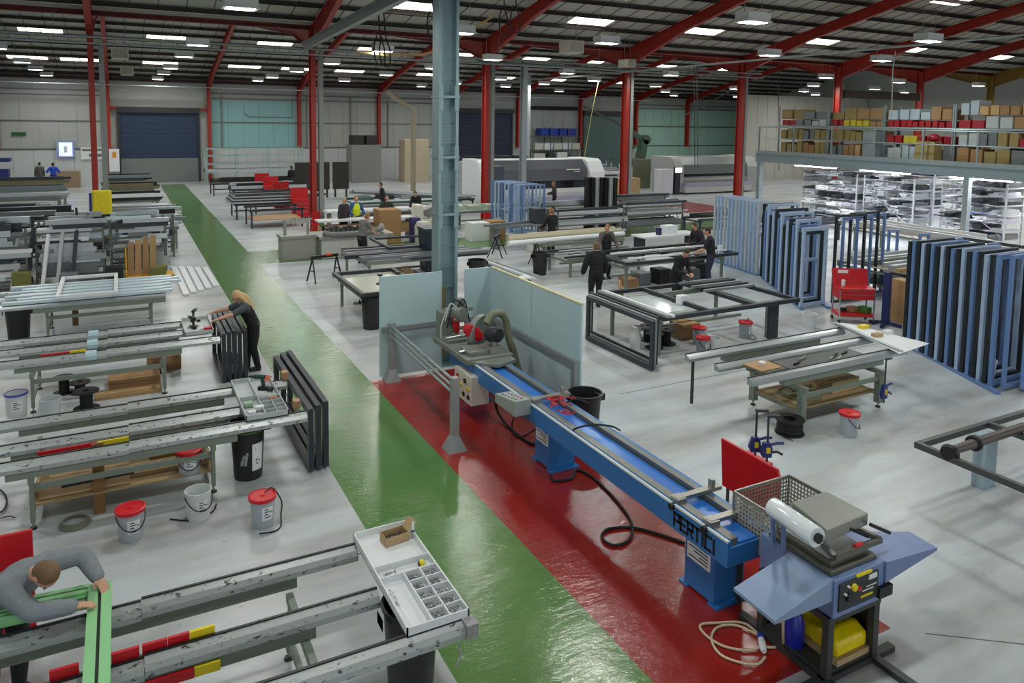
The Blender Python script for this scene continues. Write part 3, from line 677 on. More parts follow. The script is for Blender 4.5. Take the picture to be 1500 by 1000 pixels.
# ================================================================ small repeated things
LIDR = mat('red bucket lid', (206,18,34), .35, 0, .06, 6)
TUBW = mat('white bucket plastic', (208,214,214), .45, 0, .03, 3)
TUBT = mat('translucent bucket', (168,178,186), .35, 0, .06, 4)
def bucket(loc, label, lid=True, tub=TUBT, r=.15, h=.37, rz=0, handle='down', rim=None, sticker=True):
    t = thing('bucket', label, 'bucket', loc, rz)
    m = MB()
    prof = [(.0,0),(r*.84,0),(r*.86,.01),(r*.98,h-.02),(r*1.02,h-.02),(r*1.02,h)]
    prof += [(0,h)] if lid else [(r*.96,h),(r*.83,.02),(0,.02)]
    m.lathe(prof, 28); m.build('tub', tub, t, True)
    if lid:
        m = MB(); m.lathe([(0,h),(r*1.09,h-.03),(r*1.11,h-.025),(r*1.11,h+.012),(r*1.0,h+.016),(r*.96,h+.006),(0,h+.006)], 28); l_ = m.build('lid', LIDR, t, True)
        MB().lathe([(.0,h+.006),(.035,h+.006),(.03,h+.02),(0,h+.02)], 12).build('spout', LIDR, l_, True)
    elif rim:
        m = MB(); m.lathe([(r*.98,h-.02),(r*1.07,h-.02),(r*1.07,h+.012),(r*.98,h+.012)], 28, close=True); m.build('rim', rim, t, True)
    if handle == 'down':
        pts = [Vector((r*1.03*cos(a), r*1.06*sin(a)-.0, h-.04-.16*sin(a-pi) )) if False else Vector((r*1.05*cos(a), -r*1.08*sin(a), h-.05-.17*sin(a))) for a in [pi*i/12 for i in range(13)]]
        MB().tube(pts, .007, 6).build('handle', BLACKP, t, True)
    elif handle == 'loop':
        pts = smooth_path([(r*.2,0,h+.03),(r*.9,0,h+.05),(r*1.6,-.02,h*.6),(r*1.5,-.03,.06),(r*.9,-r*1.3,.012),(r*.1,-r*1.7,.012),(-r*1.0,-r*1.4,.03)], 8)
        MB().tube(pts, .009, 6).build('hose', BLACKP, t, True)
    if sticker:
        m = MB(); n = 8
        for i in range(n):
            a0, a1 = -pi/2-.5+i/n, -pi/2-.5+(i+1)/n
            rr = r*.935+.003
            m.add([(rr*cos(a0)*.96, rr*sin(a0)*.96, h*.3),(rr*cos(a1)*.96, rr*sin(a1)*.96, h*.3),(rr*cos(a1)*1.02, rr*sin(a1)*1.02, h*.75),(rr*cos(a0)*1.02, rr*sin(a0)*1.02, h*.75)], [(0,1,2,3)])
        st = m.build('sticker', PAPER, t, True)
        m = MB()
        for (a, z, w_) in ((-.3,.66,.35),(-.3,.58,.5),(-.3,.5,.3),(.25,.55,.14),(-.3,.4,.55)):
            a0 = -pi/2+a; a1 = a0+w_; rr = r*.985
            m.add([(rr*cos(a0), rr*sin(a0), h*z),(rr*cos(a1), rr*sin(a1), h*z),(rr*cos(a1), rr*sin(a1), h*z+.012),(rr*cos(a0), rr*sin(a0), h*z+.012)], [(0,1,2,3)])
        m.build('print', DKGREY, st)
    return t
BINM = mat('dark bin plastic', (34,35,38), .42, 0, .1, 4)
def dustbin(loc, label, r=.27, h=.72, rz=0, band=None, sticker=False, handles=True):
    t = thing('dustbin', label, 'bin', loc, rz)
    m = MB(); m.lathe([(0,0),(r*.76,0),(r*.78,.02),(r*.95,h-.03),(r*1.03,h-.03),(r*1.04,h),(r*.94,h),(r*.74,.03),(0,.03)], 30); m.build('body', BINM, t, True)
    if handles:
        for s_ in (-1, 1):
            m = MB(); m.box(s_*r*.95-.04, s_*r*.95+.06*s_+.02, -.08, .08, h-.16, h-.05); m.build('handle', BINM, t, bevel=.012)
    if band: 
        m = MB(); m.lathe([(r*.93,h-.12),(r*.945,h-.12),(r*.95,h-.1),(r*.935,h-.1)], 30, close=True); m.build('band', band, t, True)
    if sticker:
        m = MB(); n = 6
        for i in range(n):
            a0, a1 = -pi/2+.12+i*.13, -pi/2+.12+(i+1)*.13
            rl, rh = r*.815+.004, r*.91+.004
            m.add([(rl*cos(a0), rl*sin(a0), h*.18),(rl*cos(a1), rl*sin(a1), h*.18),(rh*cos(a1), rh*sin(a1), h*.66),(rh*cos(a0), rh*sin(a0), h*.66)], [(0,1,2,3)])
        st = m.build('sticker', PAPER, t, True)
        m = MB()
        def on(a, z, off=.007):
            rr = r*(.78+.17*z/h)+off; return (rr*cos(-pi/2+a), rr*sin(-pi/2+a), z)
        for k in range(3):
            a0 = 2*pi*k/3+pi/2; pts = [on(.5+.13*cos(a0+q), h*.34+.035*sin(a0+q)) for q in (0,.5,1.,1.45)]
            m.tube(pts, .006, 5)
        for k in range(4): m.tube([on(.28, h*.61-k*.02), on(.28+.45-.1*(k % 2), h*.61-k*.02)], .003, 4)
        m.build('print', BLACKP, st)
        m = MB()
        for (a, z, w_, hh) in ((-.45,.42,.1,.04),(-.3,.44,.16,.06),(-.32,.3,.1,.14),(-.55,.3,.08,.08)):
            m.tube([on(a, h*z), on(a+w_, h*z+hh)], .02, 6)
        m.build('scuff', mat('grey scuff', (150,152,156), .7), t)
    return t
def drill(loc, label, rz=0, body=None, roll=0.):
    t = thing('cordless_drill', label, 'drill', loc, rz)
    body = body or mat('teal black drill', (20,44,46), .45)
    m = MB(); m.lathe([(0,0),(.03,0),(.034,.04),(.034,.15),(.026,.17),(0,.17)], 12, (-.08,0,.2), (1,0,0)); m.build('motor_housing', body, t, True)
    MB().lathe([(0,0),(.022,0),(.018,.05),(.008,.06),(.006,.12),(0,.12)], 10, (.09,0,.2), (1,0,0)).build('chuck', BLACKP, t, True)
    m = MB(); m.bar((-.04,0,.19), (-.06,0,.06), .035, .05, (1,0,0)); m.build('grip', body, t, bevel=.008)
    m = MB(); m.box(-.12,.02,-.035,.035,0,.06); m.build('battery', BLACKP, t, bevel=.008)
    return t
def parts_tray(loc, label, lx, ly, cells, rz=0, mt=WHITEM):
    "shallow tray, lx by ly, with dividers; cells lists (x0,x1,y0,y1) compartments full of fixings"
    t = thing('parts_tray', label, 'tray', loc, rz)
    h, w_ = .075, .012
    m = MB(); m.box(0,lx,0,ly,0,.008); m.build('base', mt, t)
    for a in ((0,w_,0,ly),(lx-w_,lx,0,ly),(0,lx,0,w_),(0,lx,ly-w_,ly)): MB().box(*a, 0, h).build('wall', mt, t)
    return t
FIX = mat('zinc screws', (150,156,156), .4, .6, .4, 60)
def fixings(m, x0, x1, y0, y1, z, n, rng):
    for _ in range(n):
        a = Vector((rng.uniform(x0+.015,x1-.015), rng.uniform(y0+.015,y1-.015), z+rng.uniform(.004,.018))); th = rng.uniform(0, pi)
        m.bar(a, a+Vector((cos(th)*.022, sin(th)*.022, rng.uniform(-.004,.006))), .006, .006)
# ---------------------------------------------------------------- rail benches on the left
def rail_bench(label, loc, rails, legs, ly, shelf=None, step=None, worn_=True, h=.9, gask=True, beam_span=None, A=0., lw=.07):
    """loc: floor point; rails: list of (y, x0, x1); legs: x of the trestles; ly: (front y, back y) of the trestle"""
    t = thing('assembly_bench', label, 'workbench', loc)
    L = Vector(loc)
    for i, (y, x0, x1) in enumerate(rails):
        segs = [(x0, x1, 0.)] if step is None else [(x0, step, -.018), (step+.004, x1, 0.)]
        for a, b, dz in segs:
            m = MB(); m.prism([(y-.075,h-.11),(y+.05,h-.11),(y+.05,h),(y+.02,h),(y-.045,h-.02),(y-.075,h-.06)], a, b, 'x')
            m.xf(Matrix.Translation((0,0,dz)))
            r_ = wpart(m, 'rail', RAILM if worn_ else ALU, t)
            if gask:
                wpart(MB().box(a, b, y+.025, y+.05, h+dz, h+dz+.012), 'rubber_strip', BLACKP, r_)
    xs0, xs1 = beam_span or (min(legs)-.25, max(legs)+.3)
    for (y, x0, x1) in rails:
        wpart(MB().box(max(xs0, x0), min(xs1, x1), y-.055, y+.06, h-.22, h-.113), 'support_beam', OLIVE, t)
    for x in legs:
        m = MB(); m.box(x-.03, x+.03, min(ly)-.1, max(ly)+.1, h-.3, h-.22); wpart(m, 'cross_bar', OLIVE, t)
        for y in ly:
            s_ = A*(1 if y == max(ly) else -1)
            wpart(MB().bar((x, y, h-.28), (x, y+s_, .09), lw, .05 if lw < .1 else .11, (1,0,0)), 'leg', OLIVE, t)
            wpart(MB().tube([(x, y+s_, .1), (x, y+s_, .02)], .014, 8), 'foot_screw', STEELB, t)
            wpart(MB().lathe([(0,0),(.045,0),(.04,.02),(0,.02)], 12, (x, y+s_, 0)), 'foot', BLACKP, t)
        wpart(MB().bar((x, ly[0], .24), (x, ly[1], .24), .05, .05), 'leg_tie', OLIVE, t)
    for y in ly:
        wpart(MB().bar((min(legs), y, .52), (max(legs), y, .52), .04, .07), 'stretcher', OLIVE, t)
    if shelf:
        wpart(MB().box(min(legs)-.02, max(legs)+.02, min(ly)+.03, max(ly)-.03, .265, .285), 'shelf', shelf, t)
    return t
PINE = mat('scratched timber shelf', (150,128,92), .7, 0, .2, 6)
rail_bench('scuffed three-rail bench at the lower left corner with the man bending over it', (0.2,6.0,0), [(5.26,-2.2,2.4),(5.95,-2.2,1.88),(6.7,-2.2,1.9)], (-1.0, 1.25), (5.45, 6.5), None, .05, beam_span=(-1.6,1.33), A=.16)
rail_bench('three-rail bench with a loaded timber shelf under it, second bench from the front', (0,10.9,0), [(10.2,-3.2,2.2),(10.75,-3.2,1.45),(11.6,-3.2,2.2)], (-1.05, .98), (10.25, 11.35), PINE, .0)
rail_bench('three-rail bench with blue tape marks, beside the blonde woman', (0,15.1,0), [(14.5,-3.6,1.55),(15.2,-3.6,1.4),(15.85,-3.6,1.05)], (-1.4, .6), (14.4, 15.6), None, -.3)
rail_bench('bench covered with pale profiles and a white window frame, fourth from the front', (0,19.5,0), [(18.75,-3.,.85),(19.5,-3,.85),(20.2,-3,.9)], (-1.5, .55), (18.85, 20.0), None, None, False, gask=False)
# blue tape on the third bench
for k, (y, c) in enumerate(((14.5,'nearest'),(15.2,'middle'),(15.85,'furthest'))):
    m = MB(); m.prism([(y-.08,.77),(y+.055,.77),(y+.055,.905),(y+.02,.905),(y-.05,.885),(y-.08,.84)], -.62, -.45, 'x')
    solo(m, 'tape', mat('pale blue tape', (168,196,206), .5), 'pale blue tape wrapped round the %s rail of the third bench' % c, 'tape', 'tape on rails')
# spirit levels lying under rails: yellow and red
def level(p, q, label, w_=.05, h_=.05):
    p = Vector(p); q = Vector(q); t = thing('spirit_level', label, 'spirit level', tuple((p+q)/2-Vector((0,0,h_/2))), 0)
    d = q-p
    for a, b, mt in ((0,.34,REDP),(.345,.64,REDP),(.645,1.,YELLOW)):
        wpart(MB().bar(p+d*a, p+d*b, w_, h_), 'body', mt, t, label='red section' if mt is REDP else 'yellow section')
    return t
level((P(208,948,.93).x,6.03,.905),(P(313,912,.93).x,6.03,.905), 'red and yellow spirit level lying behind the middle rail of the nearest bench', .028, .11)
level((P(212,985,.72).x,5.875,.725),(P(320,958,.72).x,5.875,.725), 'second red and yellow spirit level, below the first at the nearest bench', .03, .075)
level((-1.0,10.5,.82),(.0,10.52,.82), 'slim yellow level resting between the rails of the second bench', .03, .05)
level((-1.3,14.72,.86),(-.62,14.74,.86), 'yellow and red level between the front rails of the third bench', .04, .04)
for i, (pa, pb) in enumerate((((72,992),(116,973)),((163,966),(204,948)))):
    m = MB(); m.bar((P(*pa,.93).x,6.03,.91), (P(*pb,.93).x,6.03,.91), .028, .1); solo(m, 'packer', REDP, 'red packing block on the middle rail of the nearest bench, %s one' % ('left', 'right')[i], 'block', 'red packers')
# ---- tray on bench A
rng = random.Random(11)
t = parts_tray((1.9,5.27,.905), 'long white compartment tray with screws and a tape measure on the nearest bench', .54, 1.53, [])
for a in ((.012,.528,.9,.912),(.012,.528,.72,.732)) : MB().box(*a, .008, .07).build('divider', WHITEM, t)
MB().box(.22,.232,.012,.72,.008,.07).build('divider', WHITEM, t)
MB().box(.37,.382,.012,.72,.008,.07).build('divider', WHITEM, t)
for k in range(1,5): MB().box(.232,.528,.72*k/5,.72*k/5+.01,.008,.07).build('divider', WHITEM, t)
m = MB()
for k in range(5):
    for (a, b) in ((.232,.37),(.382,.528)):
        fixings(m, a, b, .72*k/5+.01, .72*(k+1)/5, .012, 44, rng)
fixings(m, .05,.22,.74,.86,.01,26,rng); fixings(m, .03,.08,.3,.6,.01,12,rng)
o = m.build('screws', FIX, t); o['kind'] = 'stuff'
t = thing('tape_measure', 'yellow and black tape measure in the long white tray', 'tape measure', (2.33,6.08,.913))
m = MB(); m.prism([(-.035,0),(.035,0),(.035,.04),(.015,.07),(-.025,.07),(-.035,.05)], -.02,.02,'x'); m.build('case', YELLOW, t, bevel=.006)
m = MB(); m.box(-.024,.024,-.02,.037,.012,.045); m.build('side_cover', BLACKP, t); m = MB(); m.box(-.01,.01,-.06,-.03,.0,.008); m.build('tongue', YELLOW, t)
t = thing('carton', 'small open brown carton of fixings in the long white tray', 'box', (2.25,6.6,.913), .12)
for a in ((-.12,.12,-.075,-.07,0,.09),(-.12,.12,.07,.075,0,.09),(-.12,-.115,-.07,.07,0,.09),(.115,.12,-.07,.07,0,.09),(-.12,.12,-.075,.075,0,.005)): MB().box(*a).build('side', CARDL, t)
MB().add([(.12,-.075,.09),(.12,.075,.09),(.2,.075,.17),(.2,-.075,.17)], [(0,1,2,3)]).build('flap', CARDL, t)
m = MB(); fixings(m, -.1,.1,-.06,.06,.03,60,rng); o = m.build('bolts', mat('dark bolts', (60,60,62), .4, .5), t); o['kind'] = 'stuff'
m = MB(); m.lathe([(0,0),(.014,0),(.014,.09),(.006,.11),(0,.11)], 10, (2.42,6.55,.983)); m.use(1).lathe([(.0145,0),(.0155,0),(.0155,.02),(.0145,.02)], 10, (2.42,6.55,.99)); solo(m, 'glue_stick', [WHITEP, BLUED], 'white tube with a blue band standing on the tray edge', 'tube', None, True)
dustbin((2.12,5.78,0), 'dark round dustbin under the long white tray, nearest the camera', .25, .84)
# profile clamp foot hanging at the end of the near rail
m = MB(); m.cbox((2.42,5.22,.86),(.1,.14,.12)); m.tube([(2.3,5.2,.8),(2.33,5.18,.68),(2.27,5.16,.6)], .01, 6); solo(m, 'end_stop', mat('paint-caked steel', (150,150,150), .6, .2, .4, 30), 'caked grey end stop at the tip of the nearest rail', 'stop')
# ---- tray and tools on bench B
t = parts_tray((1.4,10.2,.905), 'grey fixings tray with a green drill on the second bench', .56, 1.55, [], mt=mat('pale grey tray', (176,184,184), .4))
TG = mat('pale grey tray', 0)
for k in range(1,5): MB().box(.25,.548,.16*k,.16*k+.01,.008,.07).build('divider', TG, t)
MB().box(.25,.262,.012,1.5,.008,.07).build('divider', TG, t); MB().box(.41,.42,.012,.7,.008,.07).build('divider', TG, t); MB().box(.012,.25,.75,.762,.008,.07).build('divider', TG, t)
m = MB(); fixings(m, .26,.54,.02,.7,.01,170,rng); fixings(m, .02,.25,.05,.7,.01,40,rng); o = m.build('screws', FIX, t); o['kind'] = 'stuff'
drill((1.72,11.1,.99), 'dark green cordless drill standing in the grey tray on the second bench', 2.6, mat('dark green drill', (26,66,60), .45))
for i, (x, y, mt, s_) in enumerate(((1.5,10.35,WHITEP,.05),(1.62,10.5,WHITEP,.06),(1.5,10.7,mat('pale green plastic', (150,176,150), .5),.06),(1.85,10.75,mat('copper pads', (170,96,60), .5),.05),(1.88,11.2,DKGREY,.05))):
    m = MB(); m.cbox((x, y, .955), (s_*2, s_*1.4, .06)); solo(m, 'fixing_pack', mt, '%s pack in the grey tray of the second bench, %s from the front' % (('white','cream-white','pale green','copper','dark grey')[i], nth((0,1,2,3,4)[i])), 'pack', None, bevel=.01)
for i in range(3):
    a = Vector((1.8+i*.03, 11.5-.04*i, .99)); solo(MB().tube([a, a+Vector((.1,.12,.03))], .012, 8), 'screwdriver', mat('orange red grip', (206,70,50), .4), 'orange-red screwdriver in the grey tray, %s of three' % nth(i), 'screwdriver', 'screwdrivers in the tray')
dustbin((1.46,10.52,0), 'black dustbin with a green band and recycling sticker under the second bench', .24, .8, 0, mat('green band', (70,130,60), .5), True)
for i, (px, py) in enumerate(((417,549),(434,577))):
    c = P(px, py, .97) if i == 0 else P(px, py+14, .9)
    solo(MB().cbox(c, (.09,.14,.12)), 'timber_packer', WOOD, 'small timber block on the rail end of the second bench, %s one' % ('back', 'front')[i], 'block', 'timber packers', bevel=.006)
bucket(P(192,788), 'translucent bucket with red lid in front of the second bench, left of two', rz=.25)
bucket(P(385,768), 'translucent bucket with red lid and a black hose looped over it', rz=.3, handle='loop')
bucket(P(291,757), 'white open bucket beside the leg of the second bench', False, TUBW, .155, .36, .3)
o = bucket(Vector((P(277,661,.56).x,P(277,661,.56).y,.287)), 'red-lidded tub on the shelf of the second bench, mostly hidden', True, TUBT, .15, .3)
# shelf load of bench B
for i, (x, y, z, w_, l_, h_) in enumerate(((-.35,10.3,.29,.13,.03,.62),(.42,10.9,.29,.36,.04,.5))):
    solo(MB().box(x-w_/2, x+w_/2, y-l_/2, y+l_/2, .0 if i == 0 else .29, z+h_), 'timber_board', mat('brown board', (122,88,48), .6, 0, .15, 5), 'brown board standing upright at the second bench, %s one' % ('narrow left', 'wide right')[i], 'board', 'upright boards')
solo(MB().box(-1.0,.0,10.35,10.75,.29,.42).box(-1.0,-.05,10.38,10.42,.42,.5), 'cardboard_box', CARDL, 'low brown cardboard tray on the left of the timber shelf', 'box', bevel=.01)
for i in range(7):
    y = 10.5+i*.13; m = MB(); m.box(-.9+.1*i, .95, y, y+.055, .29, .345+.03*(i % 2)); solo(m, 'glazing_bead', mat('cream profile', (190,178,140), .5) if i % 2 else PINE, 'long cream and timber strip on the bench shelf, %s from the front' % nth(i), 'strip', 'strips on the shelf')
m = MB(); m.bar((-.75,10.32,.44),(.05,10.36,.44),.06,.04); solo(m, 'dark_profile', BLACKP, 'black profile on top of the load of the second bench shelf', 'profile')
m = MB()
for i in range(4): m.lathe([(.16-.012*i,.015+.014*i),(.175-.012*i,.015+.014*i),(.175-.012*i,.028+.014*i),(.16-.012*i,.028+.014*i)], 26, P(110,768), close=True)
solo(m, 'gasket_coil', mat('dull olive coil', (128,130,112), .6), 'coil of pale gasket on the floor left of the red-lidded bucket', 'coil', None, True)
# ---- tools at bench C
t = parts_tray((.98,14.75,.905), 'small tool tray crowded with drills on the third bench', .5, 1.1, [], mt=mat('pale grey tray', 0))
drill((1.12,14.95,.99), 'black cordless drill standing in the tool tray of the third bench', 1.9, BLACKP)
drill((1.2,15.5,.99), 'black cordless drill under the hand of the blonde woman', 1.2, mat('graphite drill', (40,42,46), .5))
solo(MB().cbox((1.4,14.95,.95),(.16,.1,.07)), 'red_carton', REDP, 'small red box in the tool tray of the third bench', 'box')
for i in range(6):
    c = Vector((rng.uniform(1.02,1.4), rng.uniform(14.85,15.75), .93)); solo(MB().cbox(c,(.07,.05,.04)), 'fitting', (WHITEP, STEELB, BLACKP)[i % 3], '%s fitting in the tool tray, %s counted from the window' % (('white','steel','black')[i % 3], nth(i)), 'fitting', 'fittings in the tool tray')
def open_spool(loc, label, r=.19, h=.3):
    t = thing('cable_spool', label, 'spool', loc)
    for z in (0, h-.02): MB().lathe([(.05,z),(r,z),(r,z+.02),(.05,z+.02)], 26, close=True).build('flange', BLACKP, t, True)
    MB().lathe([(r*.5,.02),(r*.5,h-.02)], 20).build('drum', RUBBER, t, True)
    return t
open_spool((-.62,14.2,0), 'black spool standing on the floor below the third bench', .2, .32)
for i,(x,y) in enumerate(((-.75,15.1),(-1.0,15.2))): open_spool((x,y,.3 if i < 0 else 0), 'dark gasket spool behind the uprights of the third bench, %s one' % ('right','left')[i], .17, .2+.1*i)
bucket(P(25,608), 'grey bucket with purple-blue rim at the far left of the third bench', False, TUBW, .16, .38, .1, 'none', mat('violet rim', (70,66,170), .4))
bucket(P(75,612), 'open grey-white bucket in front of the third bench leg', False, mat('grey white bucket', (188,198,200), .5), .155, .34, .4, 'none', None, False)
m = MB(); m.box(-.3,.55,14.9,15.5,.02,.2); solo(m, 'carton_flat', CARD, 'long brown carton on the floor under the third bench', 'box', bevel=.01)
m = MB(); c = P(245,540); m.box(c.x-.35,c.x+.25,c.y-.1,c.y+.5,0,.28); solo(m, 'carton', CARD, 'brown carton showing to the right of the third bench leg', 'box', bevel=.01)
solo(MB().box(-.5,.55,14.5,14.85,0,.06), 'timber_plank', WOOD, 'timber plank lying on the floor below the third bench', 'plank')
# ---- bench D: white frame and pale profiles
def flat_frame(name, label, c, lx, ly, w_, h_, mt, z, group=None, rz=0, cat='window frame', mull=0):
    t = thing(name, label, cat, (c[0], c[1], z), rz, group)
    for nm, a in (('stile',(-lx/2,-lx/2+w_,-ly/2,ly/2)),('stile',(lx/2-w_,lx/2,-ly/2,ly/2)),('frame_rail',(-lx/2+w_,lx/2-w_,-ly/2,-ly/2+w_)),('frame_rail',(-lx/2+w_,lx/2-w_,ly/2-w_,ly/2))):
        MB().box(*a, 0, h_).build(nm, mt, t, bevel=.006)
    for k in range(mull):
        x = -lx/2+lx*(k+1)/(mull+1); MB().box(x-w_/2, x+w_/2, -ly/2+w_, ly/2-w_, 0, h_).build('mullion', mt, t, bevel=.006)
    return t
PALEP = mat('pale blue white profile', (196,214,222), .35, .1, .04, 5)
flat_frame('window_frame', 'white window frame lying flat on pale profiles at the fourth bench', (-.72,19.6), 1.2, 2.2, .08, .07, WHITEM, 1.0)
for i in range(10):
    y = 18.7+i*.17; solo(MB().box(-2.3+(i % 3)*.25, 1.0-(i % 2)*.2+.25*(i > 5), y, y+.13, .905, .965+.02*(i % 2)), 'profile_bar', PALEP, 'pale blue-white profile on the fourth bench, %s from the front' % nth(i), 'profile', 'pale profiles on the fourth bench')
dustbin(P(28,496), 'dark dustbin below the far left end of the fourth bench', .26, .72)
solo(MB().box(-1.05,-.93,19.2,19.24,.2,.8), 'timber_board', mat('brown board', 0), 'short brown board leaning under the fourth bench', 'board')
def floor_strips():
    for i in range(5):
        a = P(254+i*11.5, 392+(i > 2), .0); b = P(273+i*11, 433-i*3.2, .0)
        m = MB(); m.bar(a+Vector((0,0,.03)), b+Vector((0,0,.03)), .16, .05); solo(m, 'white_profile', WHITEM, 'white profile lying on the floor by the walkway, %s from the left' % nth(i), 'profile', 'white profiles on the floor')
floor_strips()
# ---- stacks of dark frames leaning at the bench ends
def upright_frame(name, label, x, y0, y1, h, w_, th, mt, group, lean=0., x1=None, z0=.03):
    "window frame standing in a plane of constant x"
    t = thing(name, label, 'window frame', (x, (y0+y1)/2, z0), 0, group)
    d = (y1-y0)/2
    for nm, a in (('stile',(-d,-d+w_,0,h)),('stile',(d-w_,d,0,h)),('frame_rail',(-d+w_,d-w_,0,w_)),('frame_rail',(-d+w_,d-w_,h-w_,h))):
        MB().box(-th/2, th/2, *a).build(nm, mt, t)
    return t
for i in range(5):
    upright_frame('window_frame', 'anthracite frame standing beside the blonde woman, %s from the left' % nth(i), 1.62+i*.095, 14.45+.03*(i % 2), 16.2, .92+.02*(i % 3), .09, .07, DKGREY, 'dark frames by the woman')
for i in range(3):
    upright_frame('window_frame', 'anthracite frame standing at the end of the second bench, %s from the left' % nth(i), 2.26+i*.11, 10.2+.02*i, 12.85, .9+.03*i, .1, .075, DKGREY, 'dark frames at the second bench')
# green profiles handled by the man
GREENP = mat('pale green film profile', (146,206,146), .4, 0, .04, 4)
def green_profile(p, q, label, w_=.17, h_=.07, n=1):
    p = Vector(p); q = Vector(q); t = thing('green_profile', label, 'profile', tuple((p+q)/2-Vector((0,0,h_/2))))
    u = (q-p).normalized().cross(Vector((0,0,1))).normalized()
    for s_ in (-1, 1): wpart(MB().bar(p+u*s_*(w_/4+.006), q+u*s_*(w_/4+.006), w_/2-.012, h_), 'strip', GREENP, t)
    wpart(MB().bar(p-Vector((0,0,.008)), q-Vector((0,0,.008)), .026, h_-.01), 'groove', BLACKP, t)
    return t
green_profile(P(147,858,.95), P(141,1010,.95)+Vector((0,-.3,0)), 'pale green profile pointing at the camera across the nearest bench', .175)
green_profile(P(-60,905,.92), P(130,866,.92), 'upper pale green profile lying along the bench under the man', .12)
green_profile(P(-60,922,.9), P(133,880,.9), 'lower pale green profile lying along the bench under the man', .1)
# red tool board behind the man
m = MB(); b = onY(47,776,7.7); m.box(b.x-1.1,b.x,7.7,7.74,0,b.z); solo(m, 'tool_board', REDP, 'red tool board standing behind the bending man', 'board', bevel=.01)
cable([P(-5,715,.02), P(6,722,.02), P(10,735,.03), P(4,748,.02), P(-10,752,.02)], .01, RUBBER, 'floor_cable', 'short black cable on the floor at the left picture edge')
cable([P(-10,762,.02), P(12,756,.02), P(22,758,.02)], .006, RUBBER, 'thin_wire', 'thin black wire on the floor beside the red tool board')
cable([P(249,760,.01), P(280,762,.01), P(310,750,.012), P(317,738,.01)], .01, RUBBER, 'floor_cable', 'black hose on the floor beside the white open bucket')

c = P(857,574,.75); dustbin((c.x, c.y, 0), 'black dustbin behind the blue feed table at the end of the guard panel', .27, .75)
# ================================================================ people
SKIN = mat('skin', (196,148,122), .55, 0, .05, 20)
def remeshed(mb, name, mt, parent, vox, smooth=2):
    me = bpy.data.meshes.new(name); me.from_pydata(mb.v, [], mb.f)
    bm = bmesh.new(); bm.from_mesh(me); bmesh.ops.recalc_face_normals(bm, faces=bm.faces); bm.to_mesh(me); bm.free()
    ob = bpy.data.objects.new(name, me); COL.objects.link(ob)
    r = ob.modifiers.new('r', 'REMESH'); r.mode = 'VOXEL'; r.voxel_size = vox; r.use_smooth_shade = True
    s = ob.modifiers.new('s', 'SMOOTH'); s.iterations = smooth; s.factor = .5
    dg = bpy.context.evaluated_depsgraph_get(); dg.update()
    me2 = bpy.data.meshes.new_from_object(ob.evaluated_get(dg))
    ob.modifiers.clear(); ob.data = me2; bpy.data.meshes.remove(me); me2.name = name
    me2.materials.clear(); me2.materials.append(mt)
    me2.polygons.foreach_set('material_index', [0]*len(me2.polygons)); me2.polygons.foreach_set('use_smooth', [True]*len(me2.polygons))
    ob.parent = parent; return ob
def limb(m, a, b, ra, rb, n=10):
    a = Vector(a); b = Vector(b)
    m.tube([a, a.lerp(b,.35), a.lerp(b,.7), b], [ra, ra*.97+rb*.08, ra*.45+rb*.6, rb], n); m.ell(a, ra, 10, 6); m.ell(b, rb, 10, 6)
def ik(s, w, l1, l2, pole):
    s = Vector(s); w = Vector(w); d = w-s; L = min(d.length, (l1+l2)*.995); u = d.normalized(); w = s+u*L
    x = (l1*l1-l2*l2+L*L)/(2*L); h = sqrt(max(0, l1*l1-x*x)); p = Vector(pole); p = (p-u*p.dot(u)).normalized()
    return s+u*x+p*h, w
def hand(m, w, d, nrm, side, curl=.5, sc=1.):
    "palm, four bent fingers and a thumb; side=+1 puts the thumb towards +s"
    d = Vector(d).normalized(); nrm = Vector(nrm); nrm = (nrm-d*nrm.dot(d)).normalized(); s = d.cross(nrm)*side
    c = w+d*.05*sc
    o = len(m.v); m.ell((0,0,0), (.042*sc,.055*sc,.018*sc), 10, 6)
    q = Matrix((s, d, nrm)).transposed()
    for i in range(o, len(m.v)): m.v[i] = c+q @ m.v[i]
    for k, (off, ln) in enumerate(((.031,.068),(.011,.078),(-.010,.072),(-.030,.056))):
        r0 = w+d*.088*sc+s*off*sc; pts = [r0-d*.03*sc, r0]; a = curl*.5
        for seg in range(3):
            a2 = a+curl*.55*seg; pts.append(pts[-1]+(d*cos(a2)-nrm*sin(a2)+s*off*1.5)*ln*sc/2.6)
        m.tube(pts, [.0095*sc,.0095*sc,.009*sc,.0085*sc,.0075*sc], 7)
    r0 = w+d*.03*sc+s*.03*sc; m.tube([w+d*.015*sc, r0, r0+(s*.75+d*.55-nrm*.25).normalized()*.035*sc, r0+(s*.45+d*.9-nrm*.45).normalized()*.065*sc], [.014*sc,.012*sc,.0105*sc,.009*sc], 7)
